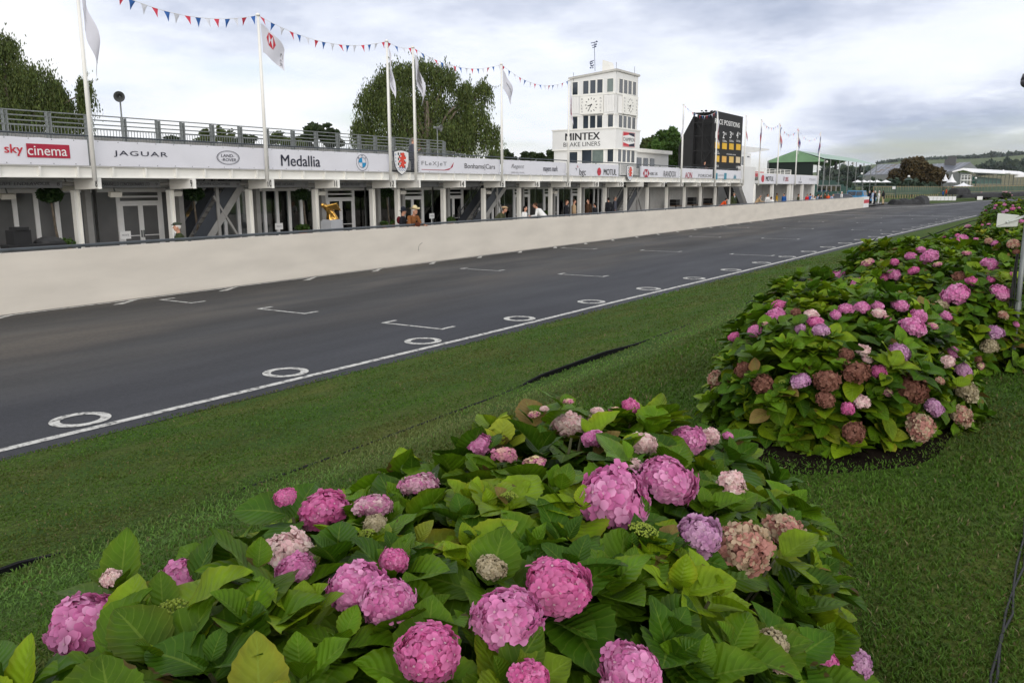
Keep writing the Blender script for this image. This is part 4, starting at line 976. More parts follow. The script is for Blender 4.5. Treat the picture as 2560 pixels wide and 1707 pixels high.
# ------------------------------------------------------------------ second pit building, canopy block behind it
X2 = -24.0
def r6(x, y, X=X2): return FX(Q(6, x, y), X)
p2 = thing("pit_annexe", (-27, 97, .2), "second white pit building with open bays, banner front and railed roof", "building")
ya, yb = r6(612, 980).y, r6(1388, 990).y; zt, z0 = r6(1000, 925).z, r6(1000, 1050).z
ya2 = ya - 1.2
m = MB(); m.box(-31, X2 - .1, ya - .3, yb, z0 + .05, z0 + .35); m.build("roof_slab", WHITE2, p2)
m = MB(); m.box(X2 - .02, X2, ya, yb, z0, zt + .02); m.build("front_board", WHITE, p2)
m = MB(); m.box(-31, -30.8, ya, yb, .2, z0); m.box(-30.8, X2 - .5, yb - .3, yb - .1, .2, z0); m.build("rear_wall", WHITE2, p2)
for x in (577, 812, 1030, 1066, 1200, 1345):
    y = r6(x, 1150).y; m = MB(); m.box(X2 - .4, X2 - .1, y - .18, y + .18, .2, z0 - .002); m.build("column", WHITE, p2)
m = MB(); yw = r6(590, 900).y; yw0 = r6(395, 900).y; zw = r6(500, 820).z
m.prism([(X2 - .2, yw0 + .3, z0 + .3), (X2 - .2, yw0 + .3, zw), (X2 - .2, yw, zw), (X2 - .2, yw, .2), (X2 - .2, yw - 1.0, .2), (X2 - .2, r6(425, 1120).y, r6(425, 1120).z)], (-.3, 0, 0)); m.box(-31, X2 - .52, yw - .3, yw, .2, zw); m.build("stair_wall", WHITE2, p2)
m = MB(); m.prism([(X2 - 1.4, r6(330, 1120).y, 2.8), (X2 - 1.4, r6(425, 1120).y, 2.8), (X2 - 1.4, r6(545, 1280).y, .8), (X2 - 1.4, r6(430, 1280).y, .8)], (.1, 0, 0)); m.build("black_stair_side", BLACK, p2)
m = MB(); z1 = r6(800, 850).z
for q_ in (0, .33, .66, 1): m.tube([(X2 - .3, r6(600, 900).y, zt + .05 + (z1 - zt - .05) * q_), (X2 - .3, r6(1068, 900).y, zt + .05 + (z1 - zt - .05) * q_)], .03, 6)
for x in (600, 655, 720, 790, 860, 930, 985, 1065): y = r6(x, 900).y; m.box(X2 - .33, X2 - .27, y - .03, y + .03, zt, z1)
m.build("roof_railing", WHITE, p2)
bn = thing("banner", (X2 + .05, (ya + yb) / 2, z0), "long white banner with a red oval can mark on the second pit building", "banner", "white sponsor banners along the terrace")
m = MB(); m.grid(lambda u, v: (X2 + .05 + .01 * math.sin(u * 40), ya + (yb - ya) * u, z0 + .04 + (zt - z0 - .06) * v), 40, 3); m.build("vinyl_sheet", VINYL, bn, smooth=True)
def t6(s, x0, x1, y0_, y1_, mt, bold=.01):
    a, b = r6(x0, (y0_ + y1_) / 2), r6(x1, (y0_ + y1_) / 2); xm = (x0 + x1) / 2; q = MB(); text(q, s, (X2 + .075, (a.y + b.y) / 2, (r6(xm, y0_).z + r6(xm, y1_).z) / 2), YU, ZU, b.y - a.y, r6(xm, y0_).z - r6(xm, y1_).z, bold=bold); q.build("lettering", mt, bn)
t6("MOTUL", 695, 797, 948, 1010, INK, .025); t6("UBS", 942, 990, 957, 1012, CRIMSON, .02); t6("MAKER", 1122, 1168, 1013, 1036, GREYINK); t6("POLARIS", 1265, 1345, 975, 1005, mat("pale_grey_print", (.42, .42, .45)), 0)
q = MB(); c = r6(655, 977); disc(q, (X2 + .075, c.y, c.z), YU, ZU, .55, .36, n=24); q.build("red_can_emblem", RED, bn)
q = MB(); c = r6(930, 985); 
for k in (-1, 0, 1): q.obox((X2 + .075, c.y - .15, c.z - .2), (X2 + .075, c.y + k * .3, c.z + .28), .004, .06)
q.build("crossed_keys", GREYINK, bn)
q = MB(); c = r6(1147, 975); shape(q, [(-.12, -.2), (0, .3), (.12, -.2)], (X2 + .075, c.y, c.z), YU, ZU); q.build("drop_emblem", GREYINK, bn)
cb = thing("canopy_block", (-30, 92, 0), "white block with a wide cantilevered flat canopy right of the scoreboard", "building")
def rc(x, y): return FX(Q(6, x, y), -28.5)
m = MB(); a, b = rc(300, 560), rc(752, 600); m.prism([(-28.5, a.y, rc(390, 550).z + .0), (-28.5, b.y, rc(752, 590).z), (-28.5, b.y, rc(752, 606).z), (-28.5, rc(520, 640).y, rc(520, 640).z), (-28.5, a.y, rc(390, 650).z)], (-6, 0, 0)); m.build("canopy", WHITE2, cb)
m = MB(); m.box(-34, -28.6, a.y + 1, rc(520, 700).y, 0, rc(520, 645).z - .05); m.build("wall", WHITE2, cb)
m = MB(); m.box(-28.599, -28.57, rc(400, 700).y, rc(440, 700).y, rc(420, 800).z, rc(420, 690).z); m.box(-28.599, -28.57, rc(470, 700).y, rc(500, 700).y, rc(485, 700).z, rc(485, 684).z); m.build("window", DGLASS, cb)
for i, (x0, y0_, xt, yt) in enumerate([(607, 1040, 645, 205), (845, 1045, 888, 255), (1085, 1040, 1113, 315), (1380, 1050, 1412, 370)]):
    flagpole(100 + i, Q(6, x0, y0_), Q(6, xt, yt), X2 + .2, ["white flagpole at the near end of the second pit building", "second white flagpole along the second pit building", "white flagpole before the peak of the green tent roof", "white flagpole at the far end of the second pit building"][i], zbase=2.75)
UB = mat("union_flag_blue", (.03, .05, .22), rough=.7)
for i, (lb, dr, rc_, tl) in enumerate([("furled red, white and blue flag on the first pole of the second pit building", 1.7, -.25, 0), ("red, white and blue flag hanging right of the second annexe pole", 1.5, .5, 0), ("broad red, white and blue flag before the tent's peak", 1.4, .6, 0), ("red, white and blue flag hanging left of the last annexe pole", 1.5, -.55, 0)]):
    flag(100 + i, lb, dr, rc_ * 1.6, 1.5, .8, [("white_cross", PAPER, [[(0, .36), (1, .36), (1, .64), (0, .64)], [(.42, 0), (.58, 0), (.58, .36), (.42, .36)], [(.42, .64), (.58, .64), (.58, 1), (.42, 1)], [(0, 0), (.1, 0), (.42, .3), (.42, .36), (.35, .36)], [(1, 1), (.9, 1), (.58, .7), (.58, .64), (.65, .64)]]),
                                               ("red_cross", RED, [[(0, .42), (1, .42), (1, .58), (0, .58)], [(.45, 0), (.55, 0), (.55, .42), (.45, .42)], [(.45, .58), (.55, .58), (.55, 1), (.45, 1)], [(.6, .05), (.95, .05), (.95, .3), (.62, .3)]])][0:1] + [("red_bars", RED, [[(0, .42), (1, .42), (1, .58), (0, .58)], [(.62, .04), (.96, .04), (.96, .32), (.7, .32)], [(.05, .68), (.38, .68), (.38, .96), (.05, .96)]])], col=UB)
bunting(tp(100), tp(101), 12, .6, "first far string of pennants over the second pit building", .34)
bunting(tp(101), tp(102), 13, .9, "middle far string of pennants over the second pit building", .34)
bunting(tp(102), tp(103), 13, 1.1, "last far string of pennants, ending before the tent roof", .34)
# chairs and a plant on the annexe roof
for k in range(5):
    y = r6(690 + 26 * k, 890).y; ch = thing("roof_chair", (X2 - 1.2, y, z0 + .35), "red chair behind the white roof railing of the second pit building", "chair", "red chairs on the annexe roof")
    q = MB(); q.box(X2 - 1.4, X2 - .95, y - .25, y + .25, z0 + .75, z0 + .8); q.build("seat", RED, ch)
    q = MB(); q.box(X2 - 1.0, X2 - .95, y - .25, y + .25, z0 + .8, z0 + 1.3); q.build("backrest", RED, ch)
    for sx_ in (-1.38, -.98):
        for sy_ in (-.22, .22): q = MB(); q.box(X2 + sx_ - .02, X2 + sx_ + .02, y + sy_ - .02, y + sy_ + .02, z0 + .35, z0 + .75); q.build("leg", STEEL, ch)

# ------------------------------------------------------------------ green tented grandstand
XE = -26.0
def re(x, y): return FX(Q(6, x, y), XE)
YG = re(1470, 712).y
def rg(x, y): return FY(Q(6, x, y), YG)
YF = re(2155, 775).y
gs = thing("tented_grandstand", (-31, (YG + YF) / 2, 0), "long grandstand with green seats under a green tent roof", "grandstand")
el, ap = rg(730, 745), rg(1100, 605); er = re(1470, 712); ez = (er.z + el.z) / 2 
GT = mat("green_tent_fabric", (.17, .31, .17), rough=.6, var=.12, scale=.8, bump=.3, bscale=1.5); GTR = mat("sky_sheen_roof_fabric", (.26, .38, .30), rough=.45, var=.06, scale=.3)  # roof colour made paler than the gable to carry the sky's reflection
def roofs(u, v):
    y = YG + (YF - YG) * v; s = .12 * math.sin(v * PI * 8) ** 2
    if u < .5: t = u * 2; p = Vector((el.x, y, el.z)).lerp(Vector((ap.x, y, ap.z)), t)
    else: t = (u - .5) * 2; p = Vector((ap.x, y, ap.z)).lerp(Vector((XE, y, er.z)), t)
    p.z -= s * math.sin(PI * t) * .8; return p
m = MB(); m.grid(roofs, 16, 48); m.build("tent_roof", GTR, gs, smooth=True)
m = MB()
def gable(u, v):
    x = el.x + (XE - el.x) * u; top = el.z + (ap.z - el.z) * (1 - abs(x - ap.x) / ((ap.x - el.x) if x < ap.x else (XE - ap.x))); low = el.z - .25
    return (x, YG - .04 + .1 * noise.noise(Vector((x * 1.2, v * 2, 3))) * v, top + (low - top) * v)
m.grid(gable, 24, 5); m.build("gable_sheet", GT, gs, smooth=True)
for x in (1470, 1550, 1670, 1785, 1890, 1990, 2085, 2155):
    y = re(x, 740).y; q = MB(); q.tube([(XE, y, 0), (XE, y, er.z)], .07, 6); q.build("post", STEEL, gs)
for k in range(8): q = MB(); x = el.x + .1; y = YG + (YF - YG) * k / 7; q.tube([(x, y, 0), (x, y, el.z)], .08, 6); q.build("rear_post", STEEL, gs)
SEATG = mat("green_plastic_seat", (.02, .10, .075), rough=.5)
q = MB(); t_ = MB()
for k in range(9):
    x = XE - .4 - .75 * k; z = .6 + .34 * k; t_.box(x - .75, x, YG + .3, YF - .3, max(0, z - .9), z - .45)
    for y in np.arange(YG + .6, YF - .6, .55): q.box(x - .45, x - .08, y - .2, y + .2, z - .05, z); q.box(x - .5, x - .45, y - .2, y + .2, z, z + .36)
t_.build("tier_steps", mat("dark_green_steps", (.03, .07, .055), rough=.7), gs); sr = q.build("seat_rows", SEATG, gs); setp(sr, kind="stuff")
m = MB(); m.box(el.x - .05, el.x + .05, YG, YF - 20, 0, el.z - .05); m.box(el.x, XE - 1.5, YG + .2, YG + .3, 2.5, el.z - .1); m.build("shaded_back_sheet", mat("shaded_green_sheet", (.01, .018, .015), rough=.8), gs)  # sheets coloured near black to paint in the shade inside the stand
for x, y in ((1525, 745), (1757, 765), (1868, 770)):
    P = re(x, y); q = MB(); q.ell(P + Vector((-.3, 0, -.1)), .22, .22, .2); q.build("floodlight", PAPER, gs)
for x, y in ((1655, 800), (1972, 835)):
    P = re(x, y); q = MB(); q.box(P.x - .5, P.x - .3, P.y - .5, P.y + .5, P.z - .6, P.z + .5); q.build("speaker_box", BLACK, gs)
# ------------------------------------------------------------------ horn loudspeakers
for (c, X, rp, base, lb) in ((Q(1, 1000, 813), -27.0, 13.4, Q(1, 1010, 1180), "grey horn loudspeaker on a thin pole above the left barrier"), (Q(9, 1392, 887), -29.5, 9.0, Q(9, 1378, 1060), "grey horn loudspeaker on a pole in front of the weeping tree")):
    P = FX(c, X); dep = PJ(P)[2]; r = rp * dep / FPX; o = thing("horn_loudspeaker", (P.x - r, P.y, ZT), lb, "loudspeaker", "horn loudspeakers above the terrace")
    d = Vector((.78, -.62, -.12)).normalized() if c[0] < 600 else Vector((.95, .25, -.1)).normalized()
    q = MB(); n_ = 20; prof = [(r, 0), (r * .93, .12 * r), (r * .7, .45 * r), (r * .45, .85 * r), (r * .26, 1.3 * r), (r * .2, 1.6 * r)]
    q.tube([P - d * b_ for a_, b_ in prof], [a_ for a_, b_ in prof], n_, cap=False); hb = q.build("horn", mat("grey_horn_metal", (.13, .135, .135), rough=.45, metal=.3), o, smooth=True)
    q = MB(); q.ell(P - d * .8 * r, .13 * r, .13 * r, .13 * r); q.tube([P - d * .8 * r, P - d * 1.4 * r], [.12 * r, .16 * r], 8); q.build("horn_core", STEEL, o, smooth=True)
    q = MB(); q.tube([P - d * 1.55 * r, P - d * 2.3 * r], [.3 * r, .3 * r], 12); q.build("driver", STEEL, o, smooth=True)
    B_ = P - d * 1.2 * r; q = MB(); q.tube([(B_.x, B_.y, ZT), (B_.x, B_.y, P.z - .25 * r)], .03, 6); q.obox((B_.x, B_.y, P.z - .7 * r), (B_.x, B_.y, P.z), .06, .06); q.build("pole", STEEL, o)
# ------------------------------------------------------------------ people
SKIN = mat("skin", (.52, .27, .18), rough=.5, var=.08, scale=8)
SKIN2 = mat("skin_brown", (.18, .09, .055), rough=.5, var=.08, scale=8)
def cl(name, c, **k): return srgb(name + "_cloth", c, rough=.85, spec=.15, var=.12, scale=14, bump=.2, bscale=40, **k)
HAIRW = cl("white_hair", (205, 200, 195)); HAIRG = cl("grey_hair", (120, 112, 105)); HAIRB = cl("brown_hair", (70, 48, 34)); HAIRK = cl("black_hair", (22, 20, 20))
def person(label, head, X, face, top, legs, hair=HAIRB, hat=None, hatc=None, H=1.75, zf=.2, pose='stand', skin=SKIN, vox=.014, shirt=None, tie=None, depth=None, extra=None, group=None, hatname="hat"):
    """head = pixel of the top of the head; X = plane it stands in (or depth along the view)"""
    P = FD(head, depth) if depth else FX(head, X)
    a = math.radians(face); F = Vector((math.sin(a), math.cos(a), 0)); Rr = Vector((math.cos(a), -math.sin(a), 0)); k = H / 1.75
    lean = {'stand': 0.0, 'lean': .55, 'bend': .75, 'walk': .08, 'phone': .08, 'hands': .05}[pose]
    hat_h = .1 if hat == 'cowboy' else .05 if hat else 0
    hip = Vector((0, 0, .93)); d = Vector((0, math.sin(lean), math.cos(lean)))
    chest = hip + d * .36; neck = hip + d * .52; d2 = Vector((0, math.sin(lean * .45), math.cos(lean * .45))); head_c = neck + d2 * .17 + Vector((0, .03, 0))
    topz = head_c.z + .125 + hat_h
    zb = max(P.z - topz * k, zf - .12) if depth is None else zf
    if depth is None: zb = P.z - topz * k
    root = thing("person", (P.x, P.y, zb), label, "person", group)
    off = Vector((0, head_c.y, 0))
    def W(v):
        v = Vector(v) - off; return tuple((Rr * v.x + F * v.y + Vector((0, 0, 1)) * v.z) * k)
    sh = [chest + Vector((s * .185, 0, 0)) + d * .10 for s in (-1, 1)]
    el = []; wr = []; hd = []
    for i, s in enumerate((-1, 1)):
        S0 = sh[i]
        if pose in ('lean',):
            e = S0 + Vector((s * .07, .10, -.26)); w_ = e + Vector((-s * .03, .25, -.01)); h = w_ + Vector((-s * .02, .09, -.015))
        elif pose == 'bend':
            e = S0 + Vector((s * .05, .05, -.27)); w_ = e + Vector((-s * .1, .24, -.02)); h = w_ + Vector((-s * .03, .09, .0))
        elif pose == 'phone':
            e = S0 + Vector((s * .04, .02, -.29)); w_ = e + Vector((-s * .10, .22, .06)); h = w_ + Vector((-s * .02, .08, .03))
        elif pose == 'hands':
            e = S0 + Vector((s * .06, -.04, -.29)); w_ = e + Vector((-s * .06, .2, -.08)); h = w_ + Vector((-s * .05, .08, 0))
        elif pose == 'walk':
            e = S0 + Vector((s * .05, -s * .08, -.28)); w_ = e + Vector((0, .05 - s * .08, -.24)); h = w_ + Vector((0, .01, -.09))
        else:
            e = S0 + Vector((s * .05, -.03, -.29)); w_ = e + Vector((0, .04, -.25)); h = w_ + Vector((0, .015, -.09))
        el.append(e); wr.append(w_); hd.append(h)
    hp = [hip + Vector((s * .09, 0, -.03)) for s in (-1, 1)]; st = .16 if pose == 'walk' else .02
    ft = [Vector((s * .11, st * s - (.02 if lean else 0), .075)) for s in (-1, 1)]; kn = [hp[i].lerp(ft[i], .5) + Vector((0, .035, 0)) for i in (0, 1)]
    cap = lambda m, p, q, r0, r1: m.capsule(W(p), W(q), r0 * k, r1 * k, 12)
    Rm = Matrix((Rr, F, Vector((0, 0, 1)))).transposed()
    b = MB()
    cap(b, hip, chest, .105, .12); cap(b, sh[0], sh[1], .05, .05); cap(b, neck - d * .06, head_c - Vector((0, .015, .05)), .056, .054)
    b.ell(W(head_c), .074 * k, .096 * k, .115 * k, 16, 12, R=Rm); b.ell(W(head_c + Vector((0, .03, -.055))), .056 * k, .062 * k, .065 * k, 12, 8, R=Rm)
    cap(b, head_c + Vector((0, .085, .015)), head_c + Vector((0, .112, -.022)), .011, .016)
    for s in (-1, 1): b.ell(W(head_c + Vector((s * .077, -.005, -.01))), .014 * k, .022 * k, .034 * k, 8, 6, R=Rm)
    for i, s in enumerate((-1, 1)):
        cap(b, sh[i], el[i], .046, .037); cap(b, el[i], wr[i], .037, .026); dirh = (hd[i] - wr[i]).normalized(); sid = Vector((s, 0, 0)); sid = (sid - dirh * sid.dot(dirh)).normalized(); nr = dirh.cross(sid)
        pc = wr[i] + dirh * .05; cap(b, wr[i], wr[i] + dirh * .04, .027, .026)
        for j, (o_, ln) in enumerate(((-.028, .065), (-.009, .075), (.010, .07), (.028, .055))):
            a0 = pc + sid * o_ - dirh * .02; a1 = pc + sid * o_ + dirh * .035; a2 = a1 + dirh * ln * .5 - nr * s * .012; a3 = a2 + dirh * ln * .4 - nr * s * .03
            cap(b, a0, a1, .0125, .012); cap(b, a1, a2, .0095, .009); cap(b, a2, a3, .009, .008)
        t0 = wr[i] + dirh * .02 - sid * .022; t1 = t0 + dirh * .04 - sid * .026; cap(b, t0, t1, .0125, .010); cap(b, t1, t1 + dirh * .03 - sid * .004, .010, .009)
        cap(b, hp[i], kn[i], .07, .05); cap(b, kn[i], ft[i], .048, .036)
    me = remesh(b, vox * k * .72, 2); me.materials.append(skin); link("body", me, root)
    m = MB(); cap(m, hip - d * .14, hip + d * .05, .15, .145); cap(m, hip, chest, .142, .15); cap(m, sh[0], sh[1], .068, .068); cap(m, chest, neck - d * .05, .13, .075)
    for i in (0, 1): cap(m, sh[i], el[i], .066, .055); cap(m, el[i], wr[i] - (wr[i] - el[i]).normalized() * .02, .054, .043)
    me = remesh(m, vox * k, 2); me.materials.append(top)
    me.transform(Matrix.Diagonal((1, 1, 1, 1))); link("jacket", me, root)
    m = MB(); cap(m, hip - Vector((0, 0, .02)), hip + d * .08, .13, .12)
    for i in (0, 1): cap(m, hp[i], kn[i], .092, .068); cap(m, kn[i], ft[i] + Vector((0, 0, .02)), .066, .055)
    me = remesh(m, vox * k, 2); me.materials.append(legs); link("trousers", me, root)
    for i in (0, 1):
        m = MB(); cap(m, ft[i] - Vector((0, .03, .03)), ft[i] + Vector((0, .15, -.04)), .042, .034); o = m.build("shoe", BLACK, root, smooth=True, local=True)
    if hair is not None:
        m = MB(); m.ell(W(head_c + Vector((0, -.018, .022))), .082 * k, .098 * k, .108 * k, 14, 10, R=Rm)
        if pose == 'phone' and hair is HAIRK: m.ell(W(head_c + Vector((0, -.06, -.1))), .085 * k, .06 * k, .13 * k, 12, 8, R=Rm)
        m.build("hair", hair, root, smooth=True, local=True)
    m = MB()
    for s in (-1, 1): m.ell(W(head_c + Vector((s * .031, .086, .012))), .011 * k, .006 * k, .007 * k, 8, 5, R=Rm)
    m.build("eyes", BLACK, root, local=True)
    m = MB(); m.ell(W(head_c + Vector((0, .089, -.06))), .022 * k, .006 * k, .006 * k, 8, 5, R=Rm); m.build("mouth", mat("lip", (.32, .11, .09), rough=.5), root, local=True)
    if shirt is not None:
        m = MB(); c0 = chest + d * .02 + Vector((0, .128, 0)); 
        m.add([W(c0 + Vector((-.055, -.02, .17))), W(c0 + Vector((.055, -.02, .17))), W(c0 + Vector((.0, .03, -.2)))], [(0, 1, 2)]); so = m.build("shirt_front", shirt, root, local=True)
        if tie is not None: m = MB(); m.add([W(c0 + Vector((-.018, -.005, .15))), W(c0 + Vector((.018, -.005, .15))), W(c0 + Vector((.022, .034, -.15))), W(c0 + Vector((0, .036, -.19))), W(c0 + Vector((-.022, .034, -.15)))], [(0, 1, 2, 3, 4)]); m.build("tie", tie, root, local=True)
    if hat:
        m = MB(); hc = head_c + Vector((0, -.005, .075))
        if hat == 'cap':
            m.ell(W(hc + Vector((0, -.01, .02))), .105 * k, .135 * k, .052 * k, 16, 8, R=Rm); m.ell(W(hc + Vector((0, .11, -.01))), .07 * k, .06 * k, .014 * k, 12, 6, R=Rm)
        else:
            br = .17 if hat == 'cowboy' else .15
            def brim(u, v):
                t = 2 * PI * u; r = .08 + (br - .08) * v; y = r * 1.12 * math.cos(t); x = r * math.sin(t); z = -.01 + (abs(math.sin(t)) ** 2 * .055 * v * v if hat == 'cowboy' else -.03 * v)
                return W(hc + Vector((x, y, z)))
            m.grid(brim, 24, 4); m.ell(W(hc + Vector((0, 0, .035))), .085 * k, .105 * k, .095 * k, 16, 9, R=Rm)
        m.build(hatname, hatc, root, smooth=True, local=True)
    if extra: extra(root, W, dict(hands=hd, chest=chest, d=d, wr=wr, head=head_c))
    return root
def bag(root, W, j):
    m = MB(); c = j['hands'][1] + Vector((.0, .02, .06)); m.ell(W(c), .13, .06, .085, 14, 8); m.build("brown_handbag", cl("brown_leather", (85, 45, 30)), root, smooth=True, local=True)
def phone(root, W, j):
    c = (j['hands'][0] + j['hands'][1]) / 2 + Vector((0, .05, .02)); m = MB(); m.obox(W(c + Vector((0, 0, -.05))), W(c + Vector((0, .03, .07))), .07, .01); m.build("phone", BLACK, root, local=True)
def rucksack(root, W, j):
    m = MB(); m.ell(W(j['chest'] + Vector((0, -.15, .0))), .10, .07, .14, 12, 8); m.build("red_rucksack", cl("red_nylon", (85, 22, 28)), root, smooth=True, local=True)
OLIVE = cl("olive_tweed", (72, 74, 52)); TWEED = cl("green_tweed", (58, 66, 42)); SUEDE = cl("tan_suede", (128, 82, 48)); DARK = cl("charcoal", (34, 35, 40)); NAVYC = cl("navy", (30, 34, 52)); WHITEC = cl("white_overall", (222, 222, 220))
STRAW = cl("straw", (205, 190, 150)); BROWNC = cl("brown_wool", (84, 60, 44)); BEIGE = cl("beige", (176, 150, 118)); GREYC = cl("grey_suit", (78, 80, 90)); ORANGE = cl("orange_hi_vis", (225, 85, 40)); BLUEC = cl("royal_blue", (40, 92, 160)); REDC = cl("bright_red", (190, 35, 40)); PALEB = cl("pale_blue", (165, 180, 205)); KHAKI = cl("khaki", (190, 170, 135))
WSH = cl("white_shirt", (225, 228, 235)); NTIE = cl("navy_tie", (28, 40, 80))
person("person in a green tweed jacket and flat cap walking along the pit wall", (441, 553), -20.3, 165 + 40, TWEED, GREYC, HAIRW, 'cap', cl("green_cap", (62, 68, 58)), H=1.66, pose='walk', shirt=WSH, tie=NTIE, vox=.011, hatname="flat_cap")
person("person in dark clothes and a dark brimmed hat with a red rucksack at the wall", (1008, 518), -19.6, 60, DARK, DARK, HAIRK, 'brim', cl("dark_felt", (38, 42, 50)), H=1.62, pose='stand', vox=.011, extra=rucksack)
person("person in a tan suede jacket and pale cowboy hat leaning on the pit wall", (1037, 511), -19.1, 100, SUEDE, DARK, HAIRW, 'cowboy', STRAW, H=1.85, pose='lean', vox=.010, extra=bag, hatname="cowboy_hat")
person("person in a grey suit standing on the terrace between the two shield flagpoles", (1033, 344), -24.9, 50, GREYC, GREYC, HAIRG, H=1.75, pose='phone', zf=3.3, extra=phone)
person("person in an olive jacket bent over the wall with a phone", (1262, 514), -19.35, 75, OLIVE, DARK, HAIRB, 'cap', BEIGE, H=1.72, pose='bend', extra=phone, hatname="cap")
person("person with long black hair in white racing overalls holding their head", (1313, 515), -19.7, 80, WHITEC, WHITEC, HAIRK, H=1.62, pose='phone')
person("person with a bun in a white jacket bending forward over the wall", (1338, 507), -19.6, 250, WHITEC, WHITEC, HAIRB, H=1.72, pose='bend')
person("person in a black suit and white shirt inside the open bay by column 18", (1417, 500), -23.6, 70, DARK, DARK, HAIRB, H=1.78, shirt=WSH, zf=.2)
person("person in a beige coat standing behind the black-suited one", (1436, 499), -24.3, 60, BEIGE, DARK, HAIRB, H=1.75)
person("person in a brown tweed jacket right of column 18", (1470, 498), -24.0, 200, BROWNC, DARK, HAIRB, H=1.75)
person("person seen from behind all in black right of column 18", (1487, 507), -23.4, 270, DARK, DARK, HAIRK, H=1.70)
person("person in dark clothes left of the far staircase, nearer of two", (1521, 494), -24.3, 300, DARK, DARK, HAIRK, H=1.78)
person("person in a grey jacket in the shade left of the far staircase", (1538, 491), -25.2, 60, GREYC, GREYC, HAIRG, H=1.8)
person("person in a long green tweed coat and flat cap at the end pit bay", (1836, 480), -21.0, 125, TWEED, OLIVE, HAIRG, 'cap', cl("grey_cap", (120, 114, 100)), H=1.8, shirt=WSH, tie=NTIE, hatname="flat_cap")
person("person in an orange hi-vis jacket crouching near the end bay", (1816, 496), -22.5, 60, ORANGE, DARK, HAIRK, H=1.6, pose='bend')
person("person in black on the terrace before the scoreboard", (1762, 404), -25.0, 120, DARK, DARK, HAIRK, H=1.75, zf=3.3, pose='phone', extra=phone)
ROW = [((1901, 487), -20.6, BEIGE, HAIRG, "in a beige jacket leaning on the wall before the second pit building", 'lean'), ((1920, 485), -21.2, WHITEC, HAIRK, "in white with dark braces at the second pit building", 'stand'), ((1928, 492), -20.8, WHITEC, HAIRB, "in white stooping beside the one in braces", 'lean'),
       ((1960, 484), -21.5, BLUEC, HAIRK, "in a bright blue jacket with a dark hat at the second pit building", 'stand'), ((1943, 483), -26.5, YELLOW, HAIRB, "in yellow at the back of the second pit building", 'stand'), ((1997, 485), -22.0, OLIVE, HAIRB, "in dark olive beside a column of the second pit building", 'stand'),
       ((2019, 485), -20.8, REDC, HAIRK, "in red in the crowd at the wall", 'stand'), ((2026, 484), -21.8, BLUEC, HAIRB, "in blue next to the one in red", 'stand'), ((2032, 486), -20.7, WHITEC, HAIRW, "in white with white hair in the crowd at the wall", 'bend'),
       ((2038, 490), -20.4, WHITEC, HAIRB, "in white crouched low in the crowd", 'lean'), ((2046, 485), -21.2, PALEB, HAIRK, "in pale blue in the crowd near the end of the banner", 'stand'), ((2053, 487), -20.8, NAVYC, HAIRK, "in navy bending in the crowd at the wall", 'lean'),
       ((2063, 482), -22.6, BROWNC, HAIRB, "in brown standing before the glass barrier", 'stand'), ((2071, 484), -21.3, ORANGE, HAIRK, "in orange red right of the one in brown", 'stand'), ((2083, 485), -20.4, PALEB, HAIRG, "in a pale blue shirt leaning on the wall near the dark car", 'lean'), ((2105, 479), -20.7, WHITEC, HAIRW, "in a white coat in front of the dark car", 'stand')]
for i, (px, X, tc_, hr, lb, po) in enumerate(ROW):
    person("person " + lb, px, X, [60, 120, 300, 200, 90][i % 5], tc_, [DARK, WHITEC, KHAKI][i % 3], hr, H=1.72 + .04 * (i % 3 - 1), pose=po, vox=.02)
for px, dp, tc_, lg, hr, lb, po, fc in [((2174, 478), 111, NAVYC, DARK, HAIRW, "in a dark suit nearest the striped wall end", 'stand', 200), ((2183.5, 477.5), 110, PALEB, WHITEC, HAIRB, "in pale blue and white beside the wall end", 'stand', 100), ((2189, 478), 109, DARK, DARK, HAIRW, "with white hair in a long black coat by the blue truck", 'hands', 60), ((2199, 477.5), 110, WHITEC, WHITEC, HAIRW, "in white overalls facing the one in khaki trousers", 'hands', 80), ((2208.5, 477.5), 110, DARK, KHAKI, HAIRK, "in a black jacket and khaki trousers beyond the wall end", 'phone', 300)]:
    person("person " + lb, px, 0, fc, tc_, lg, hr, H=1.78, zf=FD(px, dp).z - 1.74, pose=po, depth=dp, vox=.02)
for px, dp, tc_, lb in [((2359, 475), 150, BLUEC, "in blue sitting by the fence under the dark parasol"), ((2367, 471), 150, ORANGE, "in orange at the marshals' post by the fence"), ((2383, 466), 150, DARK, "in black standing at the dark covered barrier")]:
    person("person " + lb, px, 0, 100, tc_, DARK, HAIRK, H=1.75, zf=FD(px, dp).z - 1.73, pose='stand', depth=dp, vox=.025)
